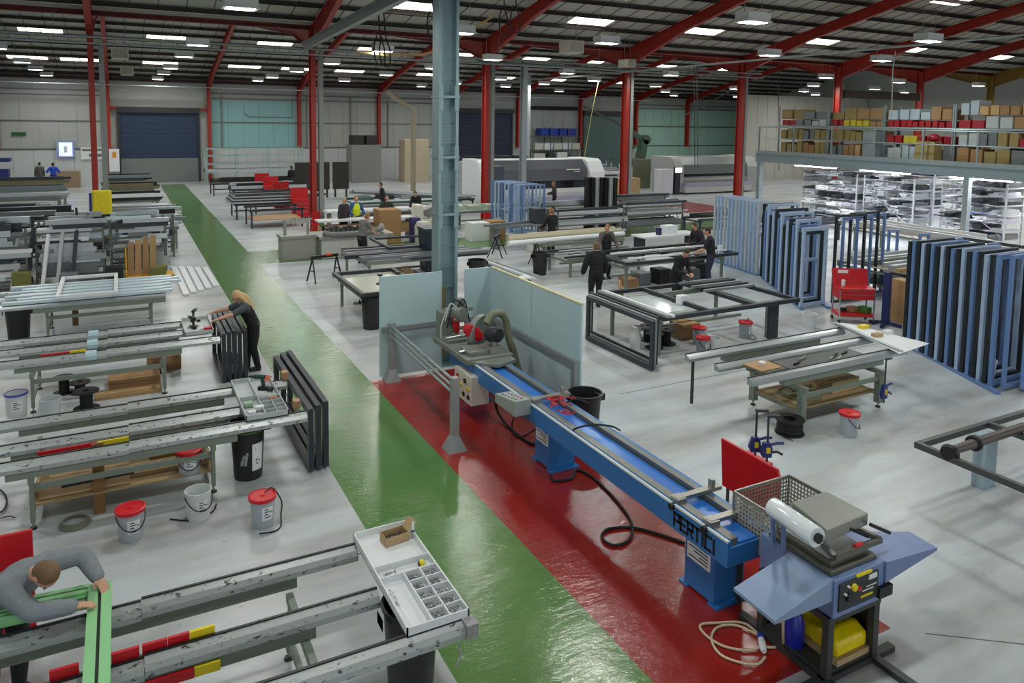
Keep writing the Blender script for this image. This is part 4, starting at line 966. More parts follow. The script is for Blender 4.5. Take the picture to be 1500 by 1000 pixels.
def person(label, loc, rz, bend=.08, lh=None, rh=None, lpole=(-.6,-.5,-.6), rpole=(.6,-.5,-.6), shirt=None, sleeve='long', trousers=None, hair=None, hairstyle='short', head=(0,0), vox=.013, H=1.76, feet=((-.11,0),(.11,.04)), vest=None, extra=None, twist=0., curl=.5, squat=0., bulk=.02):
    t = thing('person', label, 'person', loc, rz)
    k = H/1.76; hipz = (.93-squat)*k
    def S(x, y, z): return Vector((x*k, y*k, z*k))
    piv = S(0,0,.96)-Vector((0,0,squat*k))
    RT = Matrix.Translation(piv) @ Matrix.Rotation(twist,4,'Z') @ Matrix.Rotation(-bend,4,'X') @ Matrix.Translation(-S(0,0,.96))
    def T(x, y, z): return RT @ S(x, y, z)
    RH = Matrix.Translation(T(0,.01,1.50)) @ RT.to_3x3().to_4x4() @ Matrix.Rotation(head[1],4,'Z') @ Matrix.Rotation(-head[0],4,'X')
    def Hd(x, y, z): return RH @ Vector((x*k, y*k, z*k))
    def hell(m, c, r, nu=14, nv=10):
        o = len(m.v); m.ell((0,0,0), [a*k for a in r], nu, nv)
        R = RH.to_3x3(); cc = Hd(*c)
        for i in range(o, len(m.v)): m.v[i] = cc+R @ m.v[i]
    def tell(m, c, r, g=0.):
        o = len(m.v); m.ell((0,0,0), [(a*k+g) for a in r], 14, 10)
        R = RT.to_3x3(); cc = T(*c)
        for i in range(o, len(m.v)): m.v[i] = cc+R @ m.v[i]
    SH = {-1: T(-.175,0,1.41), 1: T(.175,0,1.41)}
    tgt = {-1: Vector(lh) if lh else S(-.27,.06,.80)-Vector((0,0,squat*k)), 1: Vector(rh) if rh else S(.27,.06,.80)-Vector((0,0,squat*k))}
    EL, WR = {}, {}
    for s_, pole in ((-1, lpole), (1, rpole)): EL[s_], WR[s_] = ik(SH[s_], tgt[s_], .30*k, .265*k, pole)
    HIP = {-1: S(-.095,0,0)+Vector((0,0,hipz)), 1: S(.095,0,0)+Vector((0,0,hipz))}
    AN = {-1: S(feet[0][0], feet[0][1], .085), 1: S(feet[1][0], feet[1][1], .085)}
    KN = {}
    for s_ in (-1, 1): KN[s_], _ = ik(HIP[s_], AN[s_], .43*k, .425*k, (s_*.15,1,0))
    def torso(m, g):
        tell(m, (0,0,.96), (.165,.11,.12), g); tell(m, (0,.005,1.08), (.15,.105,.14), g); tell(m, (0,.005,1.22), (.165,.115,.16), g); tell(m, (0,0,1.34), (.175,.11,.13), g)
        limb(m, SH[-1], SH[1], .068*k+g, .068*k+g); limb(m, T(-.09,0,1.44), T(.09,0,1.44), .06*k+g, .06*k+g)
    def arms(m, g, f=1.):
        for s_ in (-1, 1):
            limb(m, SH[s_], EL[s_] if f > .5 else SH[s_].lerp(EL[s_], .75), .056*k+g, (.043 if f > .5 else .05)*k+g)
            if f > .5: limb(m, EL[s_], EL[s_].lerp(WR[s_], f), .042*k+g, (.029 if f == 1 else .03)*k+g)
    def legs(m, g):
        for s_ in (-1, 1):
            limb(m, HIP[s_], KN[s_], .085*k+g, .055*k+g); limb(m, KN[s_], AN[s_], .054*k+g, .038*k+g)
    body = MB(); torso(body, -.012); arms(body, 0); legs(body, -.012)
    limb(body, T(0,-.005,1.44), Hd(0,.01,.06), .058*k, .052*k)
    hell(body, (0,.012,.155), (.074,.092,.11)); hell(body, (0,.04,.10), (.052,.055,.058)); hell(body, (0,.108,.13), (.013,.018,.02)); hell(body, (0,.098,.152), (.011,.012,.03))
    for s_ in (-1, 1): hell(body, (s_*.078,.0,.145), (.012,.024,.034), 8, 6)
    for s_ in (-1, 1):
        d = (WR[s_]-EL[s_]).normalized(); down = Vector((0,0,1)) if abs(d.z) < .8 else Vector((s_,0,0))
        hand(body, WR[s_], d, down, 1 if True and s_ == -1 else -1, curl, k)
    ob = remeshed(body, 'body', SKIN, t, vox*.62, 2)
    # clothes
    m = MB(); torso(m, bulk); arms(m, bulk, .96 if sleeve == 'long' else .3)
    remeshed(m, 'shirt', shirt, t, vox, 3)
    m = MB(); legs(m, .02); o = len(m.v); m.ell((0,0,0), (.17*k+.012,.115*k+.012,.115*k), 14, 10)
    for i in range(o, len(m.v)): m.v[i] = Vector((0,-.005,hipz+.02))+m.v[i]
    remeshed(m, 'trousers', trousers or mat('dark trousers', (34,36,44), .8, 0, .1, 8), t, vox, 3)
    for s_ in (-1, 1):
        m = MB(); a = AN[s_]; m.ell((a.x, a.y+.06*k, .045), (.05*k,.135*k,.045), 12, 8); m.ell((a.x, a.y-.01, .07), (.046*k,.06*k,.065), 10, 8); m.box(a.x-.045*k,a.x+.045*k,a.y-.06*k,a.y+.18*k,.002,.02)
        remeshed(m, 'shoe', mat('black shoe', (26,26,28), .5), t, .011, 2)
    if hair:
        m = MB(); hell(m, (0,-.012,.185), (.083,.094,.098)); hell(m, (0,-.03,.14), (.08,.072,.085))
        if hairstyle == 'cap': hell(m, (0,.02,.2), (.084,.098,.075))
        if hairstyle == 'long':
            for x, y, l_ in ((0,-.09,1.),(.04,-.08,.9),(-.04,-.08,.95),(.07,-.05,.7),(-.07,-.05,.75),(.02,-.1,1.05),(-.02,-.1,1.)):
                a = Hd(x, y*.6, .17); b = Hd(x*1.2, y*1.35, .02); c = b+Vector((x*.3, -.05-.03*l_, -.17*l_)); e = c+Vector((0,-.02,-.15*l_)); m.tube(smooth_path([a,b,c,e], 4), [.045]*4+[.042]*4+[.034]*4+[.016], 8)
        remeshed(m, 'hair', hair, t, vox*.8, 1)
    if hairstyle == 'beard': pass
    m = MB()
    for s_ in (-1, 1):
        e = MB(); hell(e, (s_*.03,.098,.165), (.012,.006,.008), 8, 6); e.build('eye', BLACKP, t, True)
    e = MB(); hell(e, (0,.094,.088), (.024,.006,.006), 8, 6); e.build('mouth', mat('lips', (150,90,80), .5), t, True)
    if vest:
        m = MB(); tell(m, (0,.005,1.02), (.165,.112,.13), .024); tell(m, (0,.005,1.12), (.155,.108,.14), .026); tell(m, (0,.005,1.24), (.165,.115,.16), .026); tell(m, (0,0,1.34), (.165,.11,.12), .026); limb(m, T(-.10,0,1.42), T(.10,0,1.42), .088*k, .088*k)
        remeshed(m, 'vest', vest, t, vox, 3)
    return t
def Wl(loc, rz, p):
    "world point in the person's own frame"
    return Matrix.Rotation(-rz, 4, 'Z') @ (Vector(p)-Vector(loc))
GREYSW = mat('grey marl sweatshirt', (126,132,138), .85, 0, .14, 22, bump=.25, bscale=60)
BLK = mat('black clothing', (24,25,28), .85, 0, .12, 10)
BRH = mat('light brown hair', (112,84,58), .6, 0, .25, 40); DKH = mat('dark brown hair', (52,38,30), .6, 0, .2, 40); BLOND = mat('blond hair', (192,160,112), .5, 0, .22, 30); GINGER = mat('sandy hair', (140,98,62), .6, 0, .2, 40)
JEANS = mat('dark blue jeans', (40,46,66), .85, 0, .12, 12)
loc = (-1.0,7.18,0); rz = 3.82
person('man in a grey sweatshirt bending over green profiles at the nearest bench', loc, rz, .92, Wl(loc, rz, P(143,845,1.06)), Wl(loc, rz, P(106,888,1.05)), (-.8,.2,-.3), (.8,-.1,-.5), GREYSW, 'long', mat('charcoal work trousers', (40,42,46), .85, 0, .12, 12), BRH, 'short', (.5,0), .012, 1.8, ((-.16,-.05),(.16,.05)), curl=.35, bulk=.03)
loc = (2.24,15.05,0); rz = 1.62
w1 = person('blonde woman in dark clothes reaching over the frames to the third bench', loc, rz, .42, Wl(loc, rz, Vector((1.5,14.8,1.13))), Wl(loc, rz, Vector((1.36,15.35,1.12))), (-.4,-.2,-.7), (.4,-.2,-.6), mat('dark grey T shirt', (74,80,84), .85, 0, .1, 12), 'short', BLK, BLOND, 'long', (.15,-.15), .012, 1.68, ((-.1,-.05),(.1,.12)), BLK)
def who(px, py, label, rz, **kw):
    p = P(px, py); return person(label, (p.x, p.y, 0), rz, **kw)
def reach(dx, dy, z): return (Vector((-dx, dy, z)), Vector((dx, dy, z)))
def ra(dx, dy, z): a, b = reach(dx, dy, z); return dict(lh=a, rh=b)
who(59, 277, 'man in grey overalls standing at the far left wall', 0, shirt=mat('grey overalls', (86,86,84), .85), trousers=mat('grey overalls', 0), hair=DKH, vox=.018)
who(79, 278, 'man in a bright blue jacket at the wall screen', .1, shirt=mat('bright blue jacket', (22,74,186), .8), trousers=mat('navy trousers', (24,34,78), .8), hair=DKH, vox=.018, **ra(.3,.25,1.15))
who(428, 282, 'man in dark clothing standing before the far rack', .3, shirt=BLK, trousers=mat('dark grey trousers', (52,56,60), .8), hair=DKH, vox=.018)
who(521, 349, 'man in a yellow high visibility vest behind a white bench', 3.3, shirt=mat('blue sleeve', (44,78,128), .8), trousers=JEANS, hair=GINGER, vox=.017, vest=mat('fluorescent vest', (206,226,30), .7, emit=0.), **ra(.25,.3,1.0))
who(503, 352, 'bald man in a dark top beside the high visibility vest', 3.6, shirt=mat('plum black top', (48,42,48), .85), trousers=BLK, hair=None, vox=.017)
who(566, 347, 'man in a dark green jumper facing the camera behind the machines', 3.1, shirt=mat('dark green jumper', (44,50,44), .9), trousers=BLK, hair=DKH, vox=.016, **ra(.3,.25,.98))
who(612, 332, 'man in black bending by the tall galvanised column', 2.4, bend=.5, shirt=BLK, trousers=mat('grey trousers', (130,130,128), .8), hair=DKH, vox=.017, **ra(.25,.4,.8))
who(562, 318, 'man in black half hidden behind the saw tables', 1.4, bend=.2, shirt=BLK, trousers=BLK, hair=DKH, vox=.018)
loc = P(530,386); who(530, 386, 'man in a grey T-shirt cleaning a dark frame', -1.2, bend=.25, shirt=mat('mid grey T shirt', (112,114,112), .9), sleeve='short', trousers=BLK, hair=GINGER, vox=.014, lh=Vector((-.15,.55,1.05)), rh=Vector((.12,.5,1.02)), head=(.4,0))
who(808, 374, 'man in black with his back turned at the profile racks', .15, shirt=BLK, trousers=BLK, hair=GINGER, vox=.015, **ra(.25,.35,1.0))
who(812, 314, 'man in a maroon top before the machining centre', 1.0, shirt=mat('maroon top', (66,44,52), .85), trousers=BLK, hair=GINGER, vox=.018, **ra(.25,.35,1.1))
who(886, 407, 'man in a dark gilet with blue gloves facing the camera', 2.9, bend=.15, shirt=mat('taupe sleeve', (92,86,80), .9), trousers=BLK, hair=GINGER, vox=.013, vest=mat('dark gilet', (42,44,46), .9), head=(.3,-.5), **ra(.3,.38,.98))
who(872, 450, 'man in a black hooded top with his back to the camera', -.25, shirt=BLK, trousers=BLK, hair=BRH, vox=.013, bulk=.04, **ra(.3,.2,.92))
who(988, 450, 'man in a black polo shirt bending over the frame table', 3.3, bend=.45, shirt=BLK, trousers=BLK, hair=DKH, vox=.012, head=(.35,0), **ra(.12,.42,1.0))
who(1040, 421, 'man in a black T-shirt with his back turned, spray bottle in hand', .75, bend=.12, shirt=BLK, sleeve='short', trousers=JEANS, hair=DKH, vox=.013, H=1.84, bulk=.025, lh=Vector((-.12,.42,1.1)), rh=Vector((.2,.35,1.05)), head=(.3,.3))
who(1026, 398, 'man partly hidden behind the black T-shirt, leaning to the table', 1.6, bend=.5, shirt=mat('dark plum top', (50,44,56), .9), trousers=BLK, hair=DKH, vox=.013, **ra(.2,.4,.95))
# ================================================================ right side: benches and frame tables
rail_bench('three-rail bench with a white panel across its right end, right of the blue saw', (10.9,9.1,0), [(8.5,8.85,12.75),(9.25,8.85,12.95),(9.88,8.75,12.8)], (9.85, 11.8), (8.3, 9.35), PINE, None, False, beam_span=(9.6,12.1), lw=.11)
rng = random.Random(21)
solo(MB().box(9.35,9.85,8.72,9.15,.86,.885), 'chopping_board', WOOD, 'small plywood board on the left end of the right-hand rail bench', 'board')
solo(MB().box(10.0,11.9,8.62,9.1,.82,.835), 'steel_sheet', mat('dark sheet', (70,74,74), .4, .3), 'dark steel sheet lying between the rails of the right-hand bench', 'sheet')
MB_ = MB(); MB_.lathe([(0,0),(.05,0),(.06,.05),(.02,.07),(0,.07)], 12, (9.6,8.95,.885)); solo(MB_, 'glove', PAPER, 'white work glove on the plywood board of the right-hand bench', 'glove', None, True)
t = thing('white_sheet', 'long white panel lying across the right end of the right-hand bench', 'panel', (12.9,9.3,.91))
wpart(MB().add([P(1220,472,.915),P(1245,474,.915),P(1362,503,.915),P(1318,518,.915),P(1220,472,.945),P(1245,474,.945),P(1362,503,.945),P(1318,518,.945)], [(0,3,2,1),(4,5,6,7),(0,1,5,4),(1,2,6,5),(2,3,7,6),(3,0,4,7)]), 'sheet', WHITEM, t)
wpart(MB().bar(P(1225,474,.95), P(1320,515,.95), .08, .05), 'edge_profile', ALU, t)
for i, (px, py, mt, nm) in enumerate(((1285,490,CARDL,'brown'),(1300,486,WHITEP,'white'),(1265,478,YELLOW,'yellow'))):
    c = P(px, py, .975); solo(MB().cbox(c, (.2,.12,.06)), 'small_carton', mt, 'small %s carton lying on the white panel' % nm, 'box')
for i in range(7):
    c = Vector((rng.uniform(10.3,11.9), rng.uniform(8.65,9.05), .85)); m = MB(); m.bar(c-Vector((.1,.02*i % .05,0)), c+Vector((.1,.06,0)), .03, .03); solo(m, 'fitting', BLACKP if i % 2 else STEELB, '%s fitting lying on the dark steel sheet, %s of seven' % (('steel','black')[i % 2], nth(i)), 'fitting', 'fittings on the steel sheet')
solo(MB().box(10.9,11.6,8.55,9.0,.286,.5), 'cardboard_box', CARDL, 'open brown box on the shelf of the right-hand bench', 'box', bevel=.01)
m = MB(); m.lathe([(.15,0),(.36,0),(.36,.03),(.15,.03)], 28, (10.4,8.8,.288), close=True); m.lathe([(.2,.03),(.33,.03),(.33,.05),(.2,.05)], 28, (10.4,8.8,.288), close=True); solo(m, 'gasket_coil', mat('olive coil', (120,118,90), .6), 'olive coil of gasket on the shelf of the right-hand bench', 'coil', None, True)
t = thing('cable_spool', 'low black cable spool on the floor before the right-hand bench', 'spool', (9.48,8.2,0))
for z in (0, .22): MB().lathe([(.1,z),(.23,z),(.23,z+.025),(.1,z+.025)], 30, close=True).build('flange', BLACKP, t, True)
m = MB()
for i in range(6): m.lathe([(.1,.03+i*.031),(.2+.008*(i%2),.03+i*.031),(.2,.055+i*.031),(.1,.055+i*.031)], 30, close=True)
m.build('wound_gasket', RUBBER, t, True)
MB().tube(smooth_path([(-.2,-.05,.2),(-.27,-.05,.12),(-.26,-.1,.03),(-.2,-.25,.012)], 6), .008, 6).build('loose_end', RUBBER, t, True)
bucket(P(1243,637), 'translucent bucket with red lid in front of the right-hand bench', rz=.5)
bar_clamp('bar_clamp', 'dark blue bar clamp fixed to the right leg of the right-hand bench', (11.7,8.12,.95), (11.7,8.12,.15))
for x in (8.9,): solo(MB().box(x-.02,x+.02,9.86,9.9,0,.79), 'prop', DKGREY, 'thin steel prop under the left rail end of the right-hand bench', 'prop')
# frame lying at the right picture edge
flat_frame('window_frame', 'dark grey glazed frame lying flat at the right edge of the picture', (10.45,5.0), 3.1, 1.45, .07, .08, mat('olive dark aluminium', (86,92,90), .4, .4), .88, mull=1)
m = MB(); m.box(10.7,10.8,5.0,5.1,0,.88); m.box(12.2,12.3,5.0,5.1,0,.88); m.box(10.3,12.3,5.0,5.1,.76,.88); solo(m, 'trestle', OLIVE, 'olive trestle beneath the frame at the right edge', 'trestle')
m = MB(); c = P(1438,712); m.box(c.x-.1,c.x+.18,c.y-.08,c.y+.1,.0,.75); solo(m, 'packing_post', mat('blue and timber packing', (150,170,180), .6), 'pale blue wrapped post supporting the frame at the right edge', 'post', bevel=.01)
t = thing('vacuum_lifter', 'dark tubular tool with round suction head lying on the frame at right', 'tool', (9.7,5.35,.97))
a, b = P(1388,662,1.0), P(1500,625,1.02); wpart(MB().tube([a, a.lerp(b,.3), b], [.05,.06,.06], 12), 'tube', mat('bronze grey tube', (90,82,80), .4, .3), t, True)
wpart(MB().lathe([(0,-.05),(.1,-.05),(.11,0),(.07,.06),(0,.06)], 18, P(1392,662,1.0), (.9,.2,.2)), 'motor', BLACKP, t, True)
wpart(MB().lathe([(.04,0),(.1,0),(.1,.05),(.04,.05)], 18, P(1425,650,.99), (1,0,.2), close=True), 'collar', RUBBER, t, True)
# ---- frame table G
def table(label, x0, x1, y0, y1, z=.9, top=None, mt=OLIVE, cat='workbench', name='trestle_table', shelf=None):
    t = thing(name, label, cat, ((x0+x1)/2, (y0+y1)/2, 0))
    for x in (x0+.1, x1-.1):
        for y in (y0+.1, y1-.1): wpart(MB().box(x-.035,x+.035,y-.035,y+.035,0,z-.06), 'leg', mt, t)
    for y in (y0+.1, y1-.1): wpart(MB().box(x0,x1,y-.04,y+.04,z-.1,z), 'top_rail', mt, t)
    for x in (x0+.1, x1-.1): wpart(MB().box(x-.03,x+.03,y0,y1,z-.16,z-.1), 'cross_bar', mt, t)
    wpart(MB().box(x0+.1,x1-.1,(y0+y1)/2-.03,(y0+y1)/2+.03,.3,.36), 'stretcher', mt, t)
    if top: wpart(MB().box(x0,x1,y0,y1,z,z+.02), 'top', top, t)
    if shelf: wpart(MB().box(x0+.1,x1-.1,y0+.1,y1-.1,.36,.38), 'shelf', shelf, t)
    return t
table('olive trestle table under the large dark frames beside the guard panel', 10.0, 13.4, 12.2, 14.1, .86)
flat_frame('window_frame', 'large anthracite frame lying on the olive trestle table, divided in three', (11.85,13.1), 4.0, 2.5, .1, .09, DKGREY, .88, mull=2)
solo(MB().box(10.2,11.1,12.4,13.9,.87,.878), 'glass_pane', mat('clear pane', (190,204,202), .1, 0, .03, 2), 'glass pane lying inside the left part of the large anthracite frame', 'glass pane')
solo(MB().cbox(P(1003,440,.99)+Vector((0,.1,0)), (.22,.16,.2)), 'white_carton', WHITEM, 'white carton standing on the large anthracite frame', 'box', bevel=.01)
for i in range(5):
    y = 13.2+i*.22; solo(MB().box(12.2,13.8,y,y+.08,.97,1.03), 'dark_profile', DKGREY if i % 2 else ALU, '%s profile lying over the large frame, %s from the front' % (('silver','anthracite')[i % 2], nth(i)), 'profile', 'profiles on the large frame')
for i in range(3):
    upright_frame('window_frame', 'anthracite frame on edge at the left end of the large frame table, %s from the left' % nth(i), 9.32+.14*i, 11.5+.12*i, 13.9+.15*i, 1.0, .09, .06, DKGREY if i != 1 else mat('silver grey frame', (150,158,160), .4, .4), 'frames on edge')
for i in range(2): solo(MB().box(9.87+.11*i,9.95+.11*i,11.75,14.3,.972,1.02), 'white_profile', WHITEM if i else ALU, '%s profile lying along the left edge of the large frame' % ('silver','white')[i], 'profile')
m = MB(); m.box(13.2,13.5,12.15,12.2,.0,.86); solo(m, 'table_panel', DKGREY, 'dark panel standing at the right end of the olive trestle table', 'panel')
bucket((12.82,12.5,0), 'grey bucket with red lid standing right of the olive trestle table', rz=.3, handle='loop', tub=mat('grey bucket', (140,150,156), .4))
bucket((11.02,11.95,0), 'grey bucket with red lid in front of the olive trestle table', rz=.2, tub=mat('grey bucket', 0))
bucket((11.32,11.95,0), 'open white bucket beside the red-lidded one at the trestle table', False, TUBW, .14, .33, 0, 'none', None, False)
bucket((11.5,12.6,0), 'red-lidded tub under the olive trestle table', rz=.2)
for i, (x, y, s_) in enumerate(((10.35,12.75,.2),(10.8,12.9,.22),(10.6,13.3,.2))): open_spool((x,y,0), 'black spool on the floor under the trestle table, %s from the left' % nth(i), s_, .34)
solo(MB().box(11.3,11.8,12.9,13.4,0,.36), 'cardboard_box', CARD, 'brown cardboard box under the olive trestle table', 'box', bevel=.01)
m = MB(); m.lathe([(0,0),(.13,0),(.13,.3),(.1,.34),(.1,.5),(0,.5)], 20, (9.95,12.9,.0)); solo(m, 'vacuum_cleaner', mat('white grey vacuum', (190,194,192), .4), 'white and grey workshop vacuum under the left of the trestle table', 'vacuum cleaner', None, True)
m = MB(); m.lathe([(.03,0),(.3,0),(.3,.04),(.03,.04)], 28, (12.2,16.6,.3), (.75,-.65,.1), close=True); m.lathe([(.0,.04),(.14,.04),(.14,.1),(0,.1)], 20, (12.2,16.6,.3), (.75,-.65,.1)); solo(m, 'wooden_reel', WOOD, 'round plywood reel leaning beside the man in the hooded top', 'reel', None, True)
# ---- frame table H
table('second frame table further back with the man in a gilet behind it', 12.9, 16.8, 17.3, 19.0, .84)
flat_frame('window_frame', 'anthracite frame lying on the second frame table, divided in two', (14.9,18.1), 4.3, 2.1, .1, .09, DKGREY, .86, mull=1)
for i in range(4):
    y = 17.4+i*.45; solo(MB().box(13.1,16.9,y,y+.08,.95,1.0), 'loose_profile', (WHITEM, DKGREY)[i % 2], '%s loose profile across the second frame table, %s from the front' % (('white','anthracite')[i % 2], nth(i)), 'profile', 'profiles on the second frame table')
bucket((16.7,17.5,.95), 'pink-white tub on the end of the second frame table', False, WHITEP, .09, .18, 0, 'none', None, False)
# ---- stacks of frames standing upright
def frame_y(label, x0, x1, y, h, w_, th, mt, group, z0=.06, mull=0, side=None):
    t = thing('window_frame', label, 'window frame', ((x0+x1)/2, y, z0), 0, group)
    d = (x1-x0)/2
    for nm, a in (('stile',(-d,-d+w_,0,h)),('stile',(d-w_,d,0,h)),('frame_rail',(-d+w_,d-w_,0,w_)),('frame_rail',(-d+w_,d-w_,h-w_,h))):
        MB().box(a[0],a[1],-th/2,th/2,a[2],a[3]).build(nm, mt, t)
    for k in range(mull):
        z = h*(k+1)/(mull+1); MB().box(-d+w_,d-w_,-th/2,th/2,z-w_/2,z+w_/2).build('transom', mt, t)
    return t
PBLUE = mat('powder blue frame', (158,180,210), .42, .1, .06, 4)
GBLK = mat('green black frame', (26,36,40), .42, .1, .1, 5)
sk = MB()
def sleeper(p, q, label):
    solo(MB().bar((p[0],p[1],.03), (q[0],q[1],.03), .12, .058), 'stillage_runner', BLUEF2, label, 'runner')
N1 = 18
for i in range(N1):
    f = i/(N1-1); x = 15.55-1.0*f; y = 10.4-2.45*f
    c = (GBLK, BLUEF2 if i % 4 == 1 else PBLUE)[i % 2]
    frame_y('%s frame standing in the big stack at right, %s from the back' % (('black-green','blue')[i % 2], nth(i)), x, x+1.25, y, 2.35+.02*(i % 3)+.14*f, .09, .07, c, 'big frame stack at right')
for i in range(3):
    frame_y('open mid-blue frame at the near right end of the big stack, %s of three' % nth(i), 14.62+.32*i, 16.3+.3*i, 7.75-.17*i, 2.55, .07, .06, (BLUEF2,BLUEF,BLUEF2)[i], 'open blue frames', mull=i % 2)
frame_y('tall open pale blue frame nearest the right picture edge', 15.75, 18.0, 7.3, 2.6, .08, .06, PBLUE, 'open blue frames', mull=1)
frame_y('tall thin dark frame at the right picture edge', 15.4, 17.9, 7.55, 2.5, .04, .04, DARK, 'open blue frames')
sleeper((15.7,10.4),(14.4,7.7),'blue runner under the left side of the big frame stack'); sleeper((16.7,10.2),(15.6,7.5),'blue runner under the right side of the big frame stack')
N2 = 13
for i in range(N2):
    f = i/(N2-1); frame_y('powder blue frame in the back left stack, %s from the back' % nth(i), 18.75-.35*f, 19.6-.35*f, 20.0-2.4*f, 2.33, .075, .06, PBLUE if i % 3 else mat('pale grey frame', (184,192,196), .4, .2), 'powder blue stack', mull=i % 2)
sleeper((18.85,20.0),(18.4,17.5),'blue runner under the powder blue stack')
N3 = 15
for i in range(N3):
    f = i/(N3-1); x = 18.2-2.1*f; y = 17.2-3.4*f
    c = (GBLK, BLUEF2, PBLUE, GBLK, PBLUE)[i % 5]; nm = ('black-green','mid blue','powder blue','black-green','powder blue')[i % 5]
    frame_y('%s frame in the middle stack, %s from the back' % (nm, nth(i)), x, x+(1.35 if i < 9 else .95), y, (2.35, 2.2, 2.4, 2.1, 2.25)[i % 5]-(.0 if i < 6 else .1), .085, .07, c, 'middle frame stack', mull=1 if i % 5 == 2 else 0)
for i in range(4):
    frame_y('%s tall frame right of the middle stack, %s from the left' % (('black-green','mid blue')[i % 2], nth(i)), 17.3+.42*i, 17.75+.42*i+.8, 13.75+.1*i, 2.45-.1*(i % 2), .07, .06, (GBLK, BLUEF2)[i % 2], 'tall frames right of the middle stack')
sleeper((18.3,17.2),(16.1,13.7),'blue runner under the middle stack'); sleeper((19.3,17.0),(16.9,13.5),'second blue runner under the middle stack')
bucket((14.96,8.25,0), 'plain white bucket in front of the big frame stack', False, TUBW, .17, .42, 0, 'none', WHITEP, False)
bucket((14.84,12.4,0), 'plain white bucket beside the red tool trolley', False, TUBW, .17, .36, 0, 'none', WHITEP, False)
# ---- red tool trolley
t = thing('tool_trolley', 'red tool trolley with open lid and a loaded lower tray between the frame stacks', 'trolley', (16.35,12.35,0), -.55)
for x in (-.42,.42):
    for y in (-.24,.24):
        MB().box(x-.015,x+.015,y-.015,y+.015,.08,.85).build('upright', CHROME, t); MB().lathe([(.05,-.02),(.05,.02)], 14, (x,y,.055), (1,0,0)).build('caster', BLACKP, t, True)
MB().box(-.44,.44,-.25,.25,.18,.26).build('lower_tray', REDCAB, t); 
c_ = MB().box(-.44,.44,-.25,.25,.62,.9).build('drawer_unit', REDCAB, t, bevel=.008)
MB().box(-.4,.4,-.262,-.25,.74,.75).build('drawer_pull', CHROME, c_); MB().box(-.4,.4,-.262,-.25,.84,.85).build('drawer_pull', CHROME, c_)
m = MB(); m.add([(-.44,.25,.9),(.44,.25,.9),(.44,.34,1.3),(-.44,.34,1.3),(-.44,.28,.9),(.44,.28,.9),(.44,.37,1.3),(-.44,.37,1.3)], [(0,1,2,3),(4,7,6,5),(0,4,5,1),(1,5,6,2),(2,6,7,3),(3,7,4,0)]); m.build('lid', REDCAB, t)
MB().box(-.3,-.05,.3,.33,1.18,1.26).build('lid_label', PAPER, t)
for i, (x, y, z, s_, mt, nm) in enumerate(((-.25,0,.26,(.12,.12,.1),BLACKP,'black'),(.0,.05,.26,(.25,.2,.12),CARD,'brown'),(.28,-.02,.26,(.22,.26,.14),mat('leaf green', (70,130,50), .6),'green'),(-.25,.05,.9,(.07,.07,.16),WHITEP,'white'))):
    p = t.matrix_basis @ Vector((0,0,0)); R = Matrix.Rotation(-.55,4,'Z'); q = Vector((16.35,12.35,0))+R @ Vector((x,y,0))
    solo(MB().box(q.x-s_[0]/2,q.x+s_[0]/2,q.y-s_[1]/2,q.y+s_[1]/2,z,z+s_[2]), 'tool_pack', mt, '%s pack carried on the red tool trolley' % nm, 'pack', bevel=.01)
# navy jack behind the trolley
t = thing('lifting_post', 'navy blue lifting post on a splayed base between trolley and big stack', 'lifting gear', (16.8,11.75,0))
MB().box(-.07,.07,-.07,.07,.05,1.35).build('mast', BLUED, t)
for a in range(4): MB().bar((0,0,.08),(.38*cos(a*pi/2+.4),.38*sin(a*pi/2+.4),.04),.07,.07).build('base_leg', BLUED, t)
for i, (x, y, h, mt, nm) in enumerate(((17.3,11.6,1.1,WOOD,'tall plywood'),(17.6,11.2,.9,CARD,'brown cardboard'),(18.1,11.5,.7,CARDL,'pale cardboard'))):
    solo(MB().box(x,x+.35,y,y+.4,0,h), 'carton', mt, '%s box standing left of the big frame stack' % nm, 'box', bevel=.01)
for i in range(3):
    x = 17.2+i*.75; solo(MB().box(x,x+.55,7.0+.5*i,7.5+.5*i,0,.75-.1*i), 'carton', CARD if i != 1 else CARDL, 'brown carton seen through the open blue frames at right, %s from the left' % nth(i), 'box', 'cartons behind the open frames', bevel=.01)
# ================================================================ middle and far workshop
rng = random.Random(5)
pf = ptop = 0.
def bars(n, x0, x1, y0, y1, z, mts, label, group, cat='profile', name='profile_bar', hw=(.05,.06), jit=.25, along='x', lv=1, names=None):
    "n loose profiles side by side, one object each"
    for i in range(n):
        f = (i+.5)/n; l_ = i % lv
        w_ = rng.uniform(*hw); h_ = rng.uniform(*hw); a = rng.uniform(0, jit); b = rng.uniform(0, jit); sk_ = rng.uniform(-.04,.04)
        f = f if l_ == 0 else pf+.008; zb = z if l_ == 0 else ptop+.001; zz = zb+h_/2; pf = f; ptop = zb+h_
        k = rng.randrange(len(mts))
        m = MB()
        if along == 'x':
            y = y0+(y1-y0)*f; m.bar((x0+a, y-sk_, zz), (x1-b, y+sk_, zz), w_, h_)
        else:
            x = x0+(x1-x0)*f; m.bar((x-sk_, y0+a, zz), (x+sk_, y1-b, zz), w_, h_)
        solo(m, name, mts[k], label % nth(i), cat, group)
LTP = mat('light grey profile', (182,188,192), .38, .3, .05, 6); MDP = mat('mid grey profile', (118,124,128), .4, .3, .06, 6); BRP = mat('bronze profile', (112,104,78), .45, .3, .08, 6)
MIX = [ALU, LTP, MDP, DKGREY, LTP]; DMIX = [DKGREY, DARK, MDP, BRP]; LMIX = [LTP, WHITEM, ALU, PALEP]
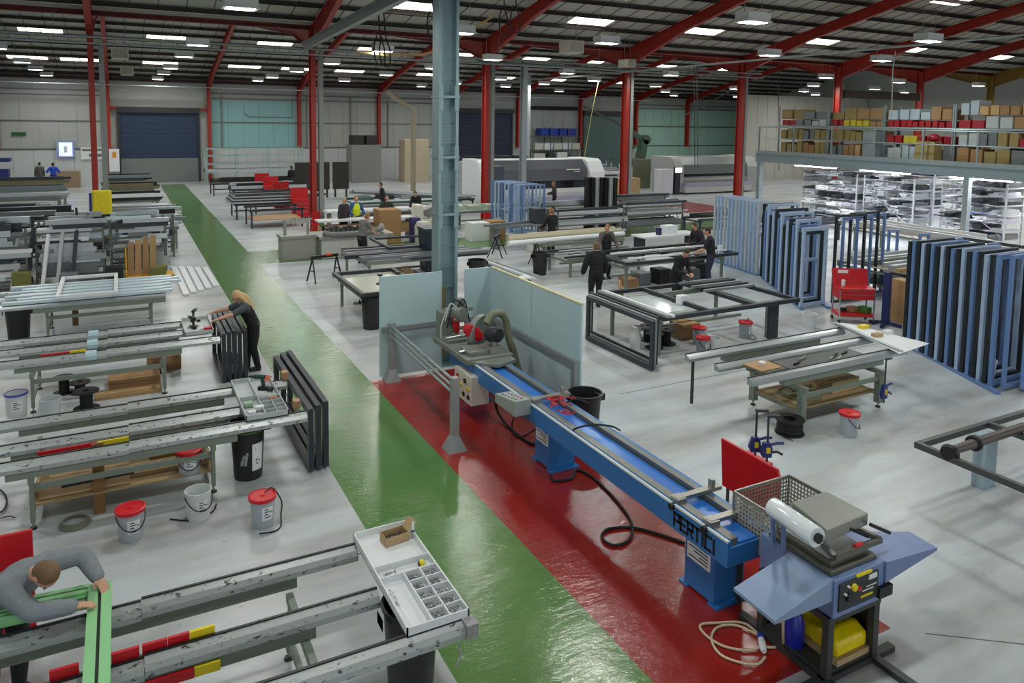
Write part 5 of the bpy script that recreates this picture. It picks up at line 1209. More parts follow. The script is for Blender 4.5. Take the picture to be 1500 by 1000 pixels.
# left side rows of benches along the walkway
for i, (y, x1, mts, nm, n) in enumerate(((53.,1.7,DMIX,'black and bronze',7),(47.,1.9,[DKGREY,BRP,DARK],'dark bronze',7),(41.,1.9,DMIX+[WHITEM],'dark and white',9),(35.,2.2,LMIX,'pale grey',9),(31.,2.1,MIX,'silver',10))):
    table('profile table on the left of the walkway, %s from the far door' % nth(i), -.6, x1-.2, y-.9, y+.7, .84)
    bars(n, -1.0, x1+.1, y-.95, y+.75, .85, mts, nm+' profile on the '+nth(i)+' table from the blue shutter, %s from the front', 'profiles on table %d by the walkway' % (i+1), jit=.5, hw=(.1,.2), lv=2)
# bundles further left
for i, (y, x0, x1, mts, nm, n, hw) in enumerate(((52.,-13,-2.6,[BRP,DKGREY],'long bronze',5,(.1,.22)),(47.5,-13,-2.2,DMIX,'long dark',7,(.1,.2)),(43.,-12,-2.2,MIX,'long mixed grey',8,(.08,.16)),(39.,-11,-2.6,MIX,'long silver',8,(.08,.16)),(35,-9.5,-1.5,[MDP,DKGREY],'long slate grey',5,(.14,.3)),(31.5,-8,-1.2,LMIX,'long white',9,(.08,.16)))):
    table('trestle with long profiles at the far left, %s from the far wall' % nth(i), x0+.5, x1-.4, y-.9, y+.5, .84)
    bars(n, x0, x1, y-.9, y+.5, .85, mts, nm+' profile on the '+nth(i)+' left trestle from the wall, %s from the front', 'profiles on left trestle %d' % (i+1), jit=.8, hw=hw, lv=2)
# storage racks with off-cuts in front of them
def rack(label, x0, x1, y0, y1, levels, h, mt=mat('rack steel', (96,100,92), .5, .3), name='storage_rack', posts=None):
    t = thing(name, label, 'rack', ((x0+x1)/2, (y0+y1)/2, 0))
    for x in (posts or (x0, x1)):
        for y in (y0, y1): wpart(MB().box(x-.03,x+.03,y-.03,y+.03,0,h), 'post', mt, t)
        wpart(MB().bar((x,y0,h*.2),(x,y1,h*.8),.03,.03), 'brace', mt, t)
    for z in levels:
        for y in (y0, y1): wpart(MB().box(x0,x1,y-.02,y+.02,z-.06,z), 'beam', mt, t)
        for x in (posts or (x0, x1)): wpart(MB().box(x-.025,x+.025,y0,y1,z-.05,z), 'arm', mt, t)
    return t
for r, (x0, x1, y) in enumerate(((-4.6,-2.4,25.2),(-2.2,-.5,25.6),(-.3,1.2,25.9))):
    nm = ('left','middle','right')[r]
    rack('%s rack of off-cuts behind the white frame bench' % nm, x0, x1, y-.5, y+.6, (.3,.62,.94,1.26,1.55), 1.75)
    for l_, z in enumerate((.3,.62,.94,1.26,1.55)):
        bars(9, x0-.15, x1+.15, y-.55, y+.6, z, MIX if (l_+r) % 2 else LMIX+[DKGREY], 'off-cut on the '+nth(l_)+' shelf up of the '+nm+' rack, %s from the front', 'off-cuts on the %s rack shelf %d' % (nm, l_+1), jit=.7, hw=(.08,.17), name='profile_offcut', lv=3)
for r, (x0, x1, y) in enumerate(((-6.5,-4.4,28.2),(-4.2,-2.2,28.6),(-2.0,-.2,28.9),(0.1,1.6,29.0))):
    nm = ORD[r]
    rack('rack of off-cuts in the second row, %s from the left' % nm, x0, x1, y-.5, y+.6, (.4,.8,1.2), 1.5)
    for l_, z in enumerate((.4,.8,1.2)):
        bars(6, x0-.1, x1+.1, y-.5, y+.6, z, [DARK, DKGREY, LTP, ALU], 'dark off-cut in the second row, '+nth(l_)+' shelf of the '+nm+' rack, %s from the front', 'off-cuts in second row rack %d shelf %d' % (r+1, l_+1), jit=.6, hw=(.1,.2), name='profile_offcut', lv=3)
for i in range(9):
    x = -4.2+i*.36; m = MB(); m.bar((x,24.55,.05),(x+.16,25.1,1.5+.1*(i % 3)),.09,.07); solo(m, 'leaning_offcut', (WHITEM, LTP, DKGREY)[i % 3], '%s length leaning on the rack behind the white frame bench, %s from the left' % (('white','silver','dark')[i % 3], nth(i)), 'profile', 'leaning lengths')
for i in range(4):
    x = .2+i*.2; m = MB(); m.bar((x,24.8,.14),(x+.03,25.0,1.15+.06*i),.16,.03); solo(m, 'cardboard_sleeve', (CARD, WOOD)[i % 2], '%s standing on the yellow platform trolley, %s from the left' % (('cardboard sleeve','plywood strip')[i % 2], nth(i)), 'board', 'sleeves on the yellow trolley')
t = thing('platform_trolley', 'yellow platform trolley with cardboard by the walkway', 'trolley', (.75,24.85,0))
wpart(MB().box(.05,1.35,24.55,25.2,.1,.16), 'platform', mat('orange yellow', (232,168,20), .5), t)
for x, y in ((.15,24.62),(1.25,24.62),(.15,25.1),(1.25,25.1)): wpart(MB().lathe([(.05,-.02),(.05,.02)], 12, (x,y,.052), (1,0,0)), 'caster', BLACKP, t, True)
wpart(MB().tube([(.08,24.6,.16),(.08,24.6,1.0),(.08,25.15,1.0),(.08,25.15,.16)], .02, 8), 'push_handle', mat('orange yellow', 0), t, True)
p = P(150,365); solo(MB().box(p.x-.22,p.x+.28,p.y-.1,p.y+.35,0,2.1).box(p.x-.28,p.x+.36,p.y-.14,p.y+.1,1.2,2.2), 'waste_sack', mat('yellow sack', (226,206,30), .5, 0, .15, 6, bump=.4, bscale=9), 'bright yellow sack hung at the red column on the left', 'sack', bevel=.08)
p = P(138,345); solo(MB().box(p.x-.14,p.x+.24,p.y,p.y+.2,0,1.75), 'blue_box', mat('blue box', (36,60,130), .5), 'blue box fixed to the red column on the left', 'box')
# ---- middle: sawhorse table, cleaning tables
def sawhorse(label, x, y, l_=.75, rz=0.):
    t = thing('sawhorse', label, 'sawhorse', (x, y, 0), rz)
    MB().box(-l_/2,l_/2,-.04,.04,.72,.8).build('beam', BLACKP, t)
    for sx in (-1, 1):
        for sy in (-1, 1): MB().bar((sx*(l_/2-.05),0,.74),(sx*l_/2,sy*.28,.0),.035,.035).build('leg', BLACKP, t)
        MB().bar((sx*(l_/2-.02),-.15,.35),(sx*(l_/2-.02),.15,.35),.025,.025).build('tie', BLACKP, t)
    return t
sawhorse('black sawhorse with an orange clip left of the striped dark profiles', 5.45, 22.5, .9, .25); sawhorse('black sawhorse under the pale tubes near the dustbin', 12.1, 24.0, .8, .9)
sawhorse('black sawhorse further along under the pale tubes', 12.9, 22.4, .8, .9)
solo(MB().cbox((5.55,22.4,.83),(.16,.12,.06)), 'clip', mat('orange plastic', (226,90,30), .5), 'orange clip lying on the sawhorse', 'clip')
table('trestle table with parallel dark profiles in front of the grey T-shirt man', 6.2, 8.9, 20.6, 23.2, .84)
bars(8, 5.7, 8.6, 20.6, 22.6, .86, [DKGREY, MDP], 'slate profile laid out on the striped table, %s from the front', 'slate profiles on the striped table', hw=(.08,.14), jit=.4)
flat_frame('window_frame', 'dark frame being cleaned by the man in the grey T-shirt', (8.3,22.6), 2.2, 2.0, .08, .07, DKGREY, .98)
bars(7, 7.0, 10.2, 20.2, 21.8, .86, [LTP, DKGREY, BRP, MDP], 'mixed profile behind the guard panel, %s from the front', 'profiles behind the guard panel', hw=(.06,.1), jit=.5)
table('low trestle left of the guard panel with a rounded dark frame', 5.0, 6.6, 16.9, 19.3, .78)
flat_frame('window_frame', 'dark frame with pale glazing lying left of the guard panel', (5.75,18.1), 1.7, 2.7, .11, .09, DKGREY, .8)
solo(MB().box(5.0,6.5,16.9,19.3,.79,.8), 'glass_pane', mat('pale pane', (180,186,170), .2), 'pale pane inside the dark frame left of the guard panel', 'glass pane')
for i, (x, y) in enumerate(((5.6,17.5),(6.1,17.6))):
    m = MB(); m.lathe([(0,0),(.1,0),(.1,.03),(.03,.05),(.03,.2),(.07,.22),(.07,.25),(0,.25)], 14, (x,y,.9)); solo(m, 'suction_cup', BLACKP, 'black suction lifter on the pale glazing, %s one' % ('left','right')[i], 'lifter', 'suction lifters', True)
solo(MB().ell((5.85,17.62,.98),(.16,.1,.1)), 'white_disc', WHITEP, 'round white disc between the two black suction lifters', 'disc', None, True)
dustbin((5.2,16.9,0), 'dark dustbin behind the left guard panel', .26, .76)
dustbin((11.94,20.6,0), 'dark dustbin in front of the pale tubes', .27, .72)
dustbin((9.6,20.4,0), 'dark dustbin half hidden right of the galvanised column', .28, .7)
t = thing('wheeled_bin', 'tall dark wheeled bin behind the galvanised column', 'bin', (8.45,21.4,0))
m = MB(); m.add([(-.2,-.25,.08),(.2,-.25,.08),(.2,.25,.08),(-.2,.25,.08),(-.28,-.34,1.55),(.28,-.34,1.55),(.28,.34,1.55),(-.28,.34,1.55)], [(0,3,2,1),(4,5,6,7),(0,1,5,4),(1,2,6,5),(2,3,7,6),(3,0,4,7)]); m.build('body', mat('dark blue grey bin', (28,38,48), .4), t, bevel=.02)
MB().box(-.3,.3,-.38,.36,1.55,1.64).build('lid', mat('dark blue grey bin', 0), t, bevel=.02); MB().box(-.05,.05,-.33,-.3,1.1,1.3).build('sticker', PAPER, t)
for s_ in (-1, 1): MB().lathe([(.1,-.03),(.1,.03)], 16, (s_*.2,.25,.1), (1,0,0)).build('wheel', BLACKP, t, True)
# long profiles on the floor by the guard
for i in range(3):
    a, b = P(702+i*7, 383-i, .04), P(775+i*8, 412-i*3, .04); solo(MB().bar(a, b, .1, .08), 'floor_profile', (DKGREY, WHITEM, LTP)[i], '%s long profile on the floor behind the guard panel' % ('dark','white','silver')[i], 'profile')
solo(MB().cbox(P(768,408,.08),(.35,.3,.16)), 'bubble_wrap', mat('white wrap', (226,230,232), .4, 0, .1, 20, bump=.6, bscale=30), 'white wrapping at the end of the floor profiles', 'wrap', bevel=.05)
# pale tubes on stands
for i in range(4): solo(MB().tube([(11.3+.1*i,21.6+.2*i,.9+.1*(i % 2)),(16.2,21.9+.2*i,.9+.1*(i % 2))], .09, 12), 'pale_tube', (WHITEM, mat('beige tube', (176,168,142), .4, .1))[i % 2], '%s tube on stands behind the dustbin, %s from the front' % (('white','beige')[i % 2], nth(i)), 'tube', 'pale tubes', True)
table('stand under the pale tubes beside the man in a gilet', 12.6, 16., 21.5, 22.4, .8)
for i in range(7):
    y = 19.8+.2*i; solo(MB().box(12.4+.2*(i % 3),15.5,y,y+.07,.62,.68), 'dark_profile', (DKGREY, LTP)[i % 2], '%s profile on the low stand left of the gilet man, %s from the front' % (('dark','silver')[i % 2], nth(i)), 'profile', 'profiles on the low stand')
table('low stand left of the gilet man', 12.5, 15.4, 19.7, 21.2, .6)
# grey punching machine and copy router
t = thing('press_machine', 'grey cabinet machine with hoses by the green crossing', 'machine', (5.3,26.6,0))
wpart(MB().box(4.9,6.0,26.2,27.0,0,.75), 'cabinet', mat('warm grey cabinet', (150,150,142), .5), t, bevel=.01)
wpart(MB().box(4.85,6.05,26.15,27.05,.75,.85), 'table', STEELB, t); wpart(MB().box(5.0,5.1,26.5,26.6,.85,1.35), 'column', STEELB, t); wpart(MB().box(5.8,5.88,26.5,26.58,.85,1.4), 'column', STEELB, t)
wpart(MB().bar((4.95,26.55,1.35),(6.0,26.55,1.38),.06,.06), 'bridge', STEELB, t)
for i in range(5): wpart(MB().lathe([(.08,-.03),(.08,.03)], 14, (5.15+.16*i,26.5,1.3), (0,1,0)), 'gauge', mat('gauge grey', (170,172,168), .4), t, True)
t = thing('copy_router', 'pale machine table with a thick grey hose near the red column', 'machine', (6.6,26.6,0))
wpart(MB().box(6.2,8.6,26.0,27.2,.0,.7), 'base', mat('pale machine grey', (188,190,182), .5), t, bevel=.02)
wpart(MB().box(6.1,8.8,25.9,27.3,.7,.8), 'table', STEELB, t)
wpart(MB().tube(smooth_path([(6.3,26.1,.9),(6.6,25.95,.84),(7.6,25.9,.86),(8.3,26.0,.95),(8.5,26.4,1.0)],6), .11, 12), 'hose', mat('grey hose', (110,112,108), .6), t, True)
for i in range(10): wpart(MB().box(6.5+.17*i,6.56+.17*i,26.5,26.9,.8,1.0+.04*(i % 3)), 'clamp', DKGREY, t)
# big cartons and white worktop island
for i, (x, y, w_, d_, h_, mt, nm) in enumerate(((9.0,28.2,.9,.8,1.35,CARD,'large brown'),(7.2,27.6,1.4,.8,.8,CARD,'low brown'),(10.3,28.0,.35,.35,1.0,mat('violet blue', (52,50,110), .5),'violet blue'),(12.6,27.3,.9,.7,.75,WHITEM,'white'),(13.4,27.2,.7,.7,.8,CARD,'brown'))):
    solo(MB().box(x,x+w_,y,y+d_,0,h_), 'carton', mt, '%s box among the machines behind the guard panel' % nm, 'box', bevel=.01)
t = thing('white_bench', 'long white-topped bench before the high visibility vest', 'workbench', (9.5,29.3,0))
wpart(MB().box(6.8,10.8,29.0,29.7,.86,.92), 'top', WHITEM, t); wpart(MB().box(6.9,10.7,29.1,29.6,.3,.7), 'panel', WOOD, t)
for x in (7.0,10.6): wpart(MB().box(x-.04,x+.04,29.1,29.6,0,.86), 'leg', OLIVE, t)
t = thing('white_bench', 'long white-topped bench behind the dark green jumper', 'workbench', (12,32.2,0))
wpart(MB().box(7.8,14.3,31.8,32.5,.86,.94), 'top', WHITEM, t)
for x in (8.,11,14.1): wpart(MB().box(x-.04,x+.04,31.9,32.4,0,.86), 'leg', OLIVE, t)
t = thing('mitre_saw', 'white mitre saw with a tilted cover right of the dark green jumper', 'saw', (11.3,29.2,0))
WS = mat('saw white', (206,204,192), .45)
wpart(MB().box(10.9,12.1,28.9,29.6,.0,.8), 'base', WS, t, bevel=.02); wpart(MB().box(10.8,11.15,28.95,29.5,.8,1.4), 'column', WS, t, bevel=.04)
m = MB(); m.prism([(11.1,1.15),(12.2,1.55),(12.45,1.2),(11.4,.85)], 28.95, 29.5, 'y'); wpart(m, 'cover', mat('grey cover', (120,120,114), .4), t, bevel=.03)
wpart(MB().lathe([(.12,0),(.12,.4)], 16, (11.6,29.0,1.0), (0,1,0)), 'motor', BLACKP, t, True)
m = MB(); m.lathe([(0,0),(.32,0),(.34,.7),(.25,.9),(0,.95)], 18, (10.6,27.6,0)); solo(m, 'extractor_drum', mat('pale drum', (186,184,172), .5), 'pale grey extractor drum below the white mitre saw', 'drum', None, True)
# work tables by the second column
t = thing('steel_bench', 'steel bench with two columns beside the second red column', 'workbench', (14.5,27,0))
wpart(MB().box(12.6,15.1,25.2,26.0,.82,.9), 'top', MDP, t)
for x in (12.8,14.9): wpart(MB().box(x-.05,x+.05,25.3,25.9,0,.82), 'leg', MDP, t)
wpart(MB().box(14.4,14.9,25.3,25.8,.9,1.5), 'drill_head', DKGREY, t, bevel=.02)
m = MB(); m.bar((12.2,25.3,.95),(15.3,25.9,.95),.12,.08); solo(m, 'grey_profile', MDP, 'grey profile laid over the steel bench by the second column', 'profile')
solo(MB().box(13.6,15.1,23.7,24.5,0,.72), 'white_cabinet', mat('ivory cabinet', (204,204,196), .5), 'ivory cabinet below the steel bench by the second column', 'cabinet', bevel=.02)
# pale blue and black frame stacks by the machining centre
for i in range(10):
    f = i/9; frame_y('pale blue frame beside the white machining centre, %s from the back' % nth(i), 14.9+.25*f, 15.9+.4*f, 30.2-2.4*f, 2.15, .07, .06, PBLUE if i % 3 else BLUEF2, 'pale blue stack by the machining centre', mull=1 if i % 2 else 0)
for i in range(7):
    f = i/6; frame_y('%s profile pack standing right of the machining centre, %s from the left' % (('black','silver')[i % 3 == 2], nth(i)), 18.5+.16*i, 18.63+.16*i, 27.9-.12*i, 2.4, .05, .3, (DARK, DARK, LTP)[i % 3], 'black pack by the machining centre')
# profile racks between (cantilever shelves of silver bars)
for r, (x0, x1, y, nm) in enumerate(((15.4,18.6,25.6,'front'),(16.4,19.4,28.6,'rear'),(19.8,23.0,27.0,'right'),(20.5,24.0,29.5,'far right'))):
    rack('%s rack of silver profiles behind the gilet man' % nm, x0, x1, y-.4, y+.5, (.35,.8,1.2), 1.35)
    for l_, z in enumerate((.35,.8,1.2)):
        bars(7, x0-.2, x1+.3, y-.45, y+.5, z, MIX, 'silver profile on the '+nth(l_)+' shelf of the '+nm+' rack, %s from the front', 'silver profiles %s rack shelf %d' % (nm, l_+1), hw=(.05,.12), jit=.4, lv=2)
bars(3, 22.2, 25.2, 24.5, 25.4, .84, [DARK, DKGREY], 'black long profile right of the silver racks, %s from the front', 'black profiles on stand', hw=(.1,.16))
table('stand with black profiles right of the silver racks', 22.0, 25.2, 24.3, 25.5, .82, mt=DKGREY)
table('dark table with frames before the red floor patch', 23.5, 27.5, 21.5, 23.5, .82, mt=DKGREY)
for i in range(3): flat_frame('window_frame', 'dark frame on the table before the red floor patch, %s from the bottom' % nth(i), (25.4+.2*i,22.5), 3.6, 1.9, .07, .06, DKGREY, .84+.075*i, 'frames before the red patch')
t = thing('white_table', 'white table with boxes behind the gilet man', 'table', (17.8,21.5,0))
wpart(MB().box(16.6,19.2,21.2,22.0,.78,.84), 'top', WHITEM, t)
for x in (16.7,19.1): wpart(MB().box(x-.03,x+.03,21.3,21.9,0,.78), 'leg', DKGREY, t)
solo(MB().box(17.8,18.3,21.4,21.8,.84,1.15), 'white_carton', WHITEM, 'white carton on the white table behind the gilet man', 'box'); solo(MB().box(17.4,17.55,21.4,21.55,.84,1.1), 'bottle', BLUED, 'blue bottle on the white table behind the gilet man', 'bottle')
# ---- the white machining centre
t = thing('machining_centre', 'long white machining centre with curved dark hood in mid hall', 'machine', (21.5,38,0))
def mcentre(t, x0, x1, y0, y1, h, hood, win, base, cap=None):
    pr = [(y0,.15),(y0-.25,.5),(y0-.25,.95),(y0+.1,1.35),(y0+.15,h-.45),(y0+.5,h-.05),(y1,h),(y1,.15)]
    wpart(MB().prism(pr, x0+.7, x1-.9, 'x'), 'cabinet', base, t)
    m = MB(); m.prism([(y0-.12,h-1.15),(y0-.08,h-.5),(y0+.42,h-.0),(y0+.5,h-.08),(y0+.06,h-.5),(y0+.02,h-1.15)], x0+.6, x1-1.1, 'x'); wpart(m, 'hood', hood, t)
    wpart(MB().box(x0+.7,x1-1.2,y0-.06,y0+.02,.98,h-1.12), 'window', win, t)
    for a, b in ((x0,x0+.7),(x1-1.0,x1)):
        wpart(MB().prism([(y0-.3,.1),(y0-.3,h-.7),(y0+.1,h-.1),(y0+.4,h+.04),(y1,h+.04),(y1,.1)], a, b, 'x'), 'end_cover', cap or WHITEM, t, bevel=.03)
    wpart(MB().box(x0+.6,x1-.9,y0-.7,y0-.28,.55,.75), 'tray', mat('lilac grey tray', (160,156,182), .4), t)
    wpart(MB().box(x0+.6,x1-.9,y0-.65,y0-.3,.1,.55), 'skirt', mat('pale skirt', (180,182,180), .5), t)
HOODM = mat('grey machine hood', (84,88,94), .35, .2, .05, 1)
mcentre(t, 16.9, 24.8, 35.8, 38.0, 2.75, HOODM, GLASSD, mat('pale machine body', (196,200,202), .4))
m = MB(); m.box(22.3,23.2,35.66,35.7,2.18,2.24); m.box(22.8,23.2,35.63,35.67,2.07,2.11); wpart(m, 'badge', PAPER, t)
t = thing('machining_centre', 'second grey machining centre beside the mezzanine column', 'machine', (36,41,0))
mcentre(t, 33.8, 41.5, 40.2, 42.6, 2.5, mat('slate hood', (104,112,112), .4), GLASSD, mat('grey machine body', (128,134,130), .45), mat('pale grey end', (158,162,160), .45))
t = thing('control_kiosk', 'white control cabinet with a screen in front of the second machining centre', 'cabinet', (33.0,40.,0))
wpart(MB().box(32.4,33.5,39.8,40.5,.05,1.75), 'cabinet', mat('lilac white', (206,206,214), .4), t, bevel=.03); wpart(MB().box(33.7,34.1,39.8,40.2,0,1.4), 'stand', DKGREY, t)
wpart(MB().box(33.55,34.25,39.75,39.85,1.45,1.9), 'monitor', DKGREY, t); wpart(MB().box(33.62,34.18,39.73,39.75,1.52,1.84), 'screen', mat('lit screen', (226,236,255), .3, 0, 0, emit=1.5), t)
# green welding robot
t = thing('hoist_machine', 'dark green jointed lifting arm in front of the pale teal wall', 'machine', (34.5,45,0))
GRN = mat('dark machine green', (62,84,66), .5, .1, .12, 3)
wpart(MB().box(33.6,35.2,44.4,45.4,0,2.2), 'base', mat('drab cabinet', (96,102,82), .5), t, bevel=.05); wpart(MB().bar((34.6,45,2.1),(34.9,45,3.6),.6,.5), 'upright', GRN, t)
wpart(MB().bar((34.9,45,3.5),(33.2,45,4.5),.3,.3), 'arm', GRN, t); wpart(MB().bar((35.1,45,3.5),(32.0,45,2.2),.16,.16), 'boom', GRN, t); wpart(MB().lathe([(.35,-.3),(.35,.3)], 18, (35,45,3.6), (0,1,0)), 'joint', GRN, t, True)
wpart(MB().bar((33.2,45,4.5),(29.5,45,6.0),.12,.12), 'stay', DKGREY, t)
# parts wall: blue bins and white cartons
for i in range(4): solo(MB().box(34.2+i*1.0,35.0+i*1.0,59.2,60.2,3.55,4.2), 'storage_bin', mat('royal blue bin', (24,56,150), .45), 'royal blue bin on the upper shelf of the parts wall, %s from the left' % nth(i), 'bin', 'blue bins on the parts wall')
for i in range(5): solo(MB().box(33.6+i*1.0,34.45+i*1.0,59.2,60.2,2.25,2.85), 'carton', WHITEM if i % 2 else mat('off white carton', (196,196,186), .6), '%s carton on the middle shelf of the parts wall, %s from the left' % (('off-white','white')[i % 2], nth(i)), 'box', 'cartons on the parts wall')
rack('parts wall shelving with blue bins between the far columns', 33.3, 38.9, 59.1, 60.3, (.9,2.2,3.5), 4.3, posts=(33.3,35.2,37.1,38.9))
for i, (x, w_, h_, mt, nm) in enumerate(((33.5,1.2,1.0,mat('off white carton', 0),'off-white'),(35.,.8,.9,DKGREY,'dark'),(36.,1.1,1.1,WHITEM,'white'),(37.4,.9,.8,MDP,'grey'))): solo(MB().box(x,x+w_,59.2,60.2,.91,.91+h_), 'machine_part', mt, '%s unit on the lowest shelf of the parts wall' % nm, 'unit', bevel=.02)
m = MB(); m.box(33.2,38.9,Y1-.3,Y1-.1,5.9,6.25); struct(m, 'trim_3', [DARK])
# low clutter tables by the parts wall
for i, (x, y, l_) in enumerate(((26.5,41.,4.),(27.,44.5,5.),(39.,45.8,4.5),(29.,49.,5.))):
    rack('low rack of silver profiles behind the machining centre, %s from the front' % nth(i), x, x+l_, y-.5, y+.5, (.5,1.0,1.5), 1.9, mt=LTP)
    for l2, z in enumerate((.5,1.0,1.5)): bars(5, x-.2, x+l_+.2, y-.5, y+.5, z, LMIX+[DKGREY], 'silver profile behind the machining centre, '+nth(i)+' rack, '+nth(l2)+' shelf, %s from the front', 'silver profiles far rack %d shelf %d' % (i+1, l2+1), hw=(.08,.16), jit=.5)
solo(MB().box(27.9,30.,38.9,39.9,0,1.3), 'carton', CARDL, 'large pale brown carton by the third red column', 'box', bevel=.02)
# left wall things
t = thing('wall_screen', 'lit blue wall screen beside the two men at the left wall', 'screen', (-3.3,60.5,1.5)); wpart(MB().box(-3.85,-2.75,60.45,60.6,1.9,3.05), 'housing', mat('pale screen frame', (150,160,200), .4), t); wpart(MB().box(-3.7,-2.9,60.42,60.45,2.0,2.95), 'screen', mat('lit blue screen', (180,196,255), .3, 0, 0, emit=1.1), t); wpart(MB().box(-3.4,-3.2,60.40,60.425,2.25,2.7), 'picture', PAPER, t)
t = thing('wall_notice', 'grey and white notice board right of the lit wall screen', 'notice', (-1.8,60.5,1.9)); wpart(MB().box(-2.4,-1.0,60.5,60.6,1.75,2.6), 'board', PAPER, t); wpart(MB().box(-2.3,-1.1,60.47,60.5,2.36,2.5), 'banner', MDP, t); wpart(MB().box(-1.9,-1.1,60.47,60.5,1.95,2.15), 'banner', MDP, t)
solo(MB().box(-6.4,-5.6,60.5,60.6,3.42,3.66), 'exit_sign', mat('exit green', (34,96,52), .5), 'small dark green exit sign high on the left wall', 'sign')
solo(MB().box(-3.8,-2.4,58.0,59.0,0,1.1), 'parts_bench', mat('tan bench', (150,130,104), .6), 'tan bench below the lit wall screen', 'workbench', bevel=.02)
solo(MB().box(-7.8,-6.2,56.,57.,0,1.4).box(-7.9,-6.1,55.9,57.1,1.9,2.1).box(-7.9,-7.8,56,56.1,1.4,1.9), 'blue_workstation', mat('deep blue', (30,44,110), .5), 'deep blue workstation at the far left wall', 'workstation')
t = thing('electric_cabinet', 'white cabinet with an orange sign left of the blue shutter', 'cabinet', (-.35,60.2,0)); wpart(MB().box(-.65,.0,59.9,60.3,.9,2.5), 'cabinet', WHITEM, t); wpart(MB().box(-.45,-.2,59.87,59.9,1.9,2.3), 'sign', mat('orange sign', (220,150,40), .5), t); wpart(MB().box(-.65,0,59.95,60.3,0,.9), 'plinth', MDP, t)
# rack on aqua wall
rack('wide empty pale rack against the aqua wall', 5.4, 12.3, 57.0, 58.4, (.9,1.5,2.1,2.6), 2.75, mt=mat('pale rack steel', (150,176,176), .5, .2), posts=(5.5,7.6,9.9,12.2))
bars(6, 5.2, 11.8, 57.0, 58.3, .92, [BRP, DKGREY, LTP], 'long profile on the lowest shelf of the aqua wall rack, %s from the front', 'profiles on the aqua wall rack', hw=(.1,.2), jit=.8)
for r, (x0, x1, y) in enumerate(((5.0,9.6,50.),(5.6,9.8,45.5),(6.0,9.6,40.5))):
    table('low table of dark profiles right of the walkway, %s from the far wall' % nth(r), x0, x1, y-1., y+1., .8, mt=DKGREY)
    bars(7, x0-.2, x1+.2, y-1., y+1., .82, [DARK, DKGREY, LTP, BRP], 'profile on the '+nth(r)+' table right of the walkway, %s from the front', 'profiles right of walkway %d' % (r+1), hw=(.08,.2), jit=.8, lv=2)
table('small table beside the walkway with a stool, before the red trolley', 5.0, 7.4, 34.2, 36., .86, mt=DKGREY, shelf=WOOD)
for i in range(6): flat_frame('window_frame', 'dark frame stacked on the low table near the red trolley, %s from the bottom' % nth(i), (6.4,38.4), 3.6-.1*i, 2.2-.08*i, .09, .06, DKGREY if i % 2 else LTP, .8+.065*i, 'stack of dark frames near the red trolley')
table('low table under the stack of dark frames near the red trolley', 4.8, 8.0, 37.4, 39.4, .78, mt=DKGREY)
def red_cab(label, x, y, rz=0.):
    t = thing('tool_trolley', label, 'trolley', (x, y, 0), rz)
    MB().box(-.4,.4,-.25,.25,.1,1.0).build('drawer_unit', REDCAB, t, bevel=.01); MB().box(-.42,.42,.2,.28,1.0,1.5).build('lid', REDCAB, t)
    for k in range(3): MB().box(-.3,.3,-.27,-.25,.35+.2*k,.37+.2*k).build('drawer_pull', CHROME, t)
    for sx in (-.3,.3):
        for sy in (-.2,.2): MB().lathe([(.05,-.02),(.05,.02)], 10, (sx,sy,.05), (1,0,0)).build('caster', BLACKP, t, True)
for i, (px, py) in enumerate(((385,290),(398,297),(413,307))): 
    p = P(px, py); red_cab('red tool trolley right of the stacked dark frames, %s from the back' % nth(i), p.x, p.y)
p = P(440, 320); red_cab('red tool trolley left of the first red column', p.x, p.y); solo(MB().box(p.x+.5,p.x+1.1,p.y-.4,p.y+.3,0,1.0), 'grey_bin', MDP, 'grey square bin beside the red tool trolley by the column', 'bin', bevel=.02)
for i, (x, y, w_, h_, mt, nm) in enumerate(((9.4,46.,2.1,1.7,mat('dark brown screen', (44,38,34), .7),'dark brown'),(11.7,46.,1.0,1.7,mat('dark brown screen', 0),'second dark brown'))): solo(MB().box(x,x+w_,y,y+.1,.5,.5+h_).box(x+.1,x+.2,y,y+.1,0,.5).box(x+w_-.2,x+w_-.1,y,y+.1,0,.5), 'screen_panel', mt, '%s screen panel behind the first red column' % nm, 'screen')
# clutter between first column and galvanised column, far
solo(MB().box(15.6,17.9,55.6,57.2,0,2.9), 'grey_cabin', mat('grey booth', (122,124,122), .5), 'grey booth against the far wall left of the galvanised column', 'booth', bevel=.03)
for i in range(2): solo(MB().box(15.7+1.1*i,16.6+1.1*i,55.8,56.8,2.9,3.6), 'crate', mat('dark crate', (40,34,36), .6), 'dark crate on top of the grey booth, %s one' % ('left','right')[i], 'crate', 'crates on the booth', bevel=.03)
solo(MB().box(19.6,21.6,55.,56.4,0,3.3), 'tall_cabinet', mat('beige cabinet', (176,164,140), .6), 'tall beige cabinet against the far wall behind the galvanised column', 'cabinet', bevel=.03)
t = thing('press_machine', 'large pale grey machine with dark openings left of the galvanised column', 'machine', (20.5,41,0)); PGM = mat('pale grey machine', (158,162,166), .45)
wpart(MB().box(18.4,21.6,40.,42.,.3,2.4), 'body', PGM, t, bevel=.1); wpart(MB().box(19.3,20.4,39.9,40.0,1.0,2.0), 'opening', DARK, t); wpart(MB().box(18.8,21.4,39.2,40.,.5,.9), 'table', DKGREY, t); wpart(MB().lathe([(.5,0),(.5,.3)], 20, (20.9,40.,1.9), (0,-1,0)), 'drum', MDP, t, True); wpart(MB().box(18.2,21.8,39.,42.2,0,.3), 'plinth', DKGREY, t)
rack('rack of dark profiles right of the galvanised column', 19.6, 24.6, 44., 45., (.4,.9,1.4,1.9,2.4), 2.8, mt=DKGREY)
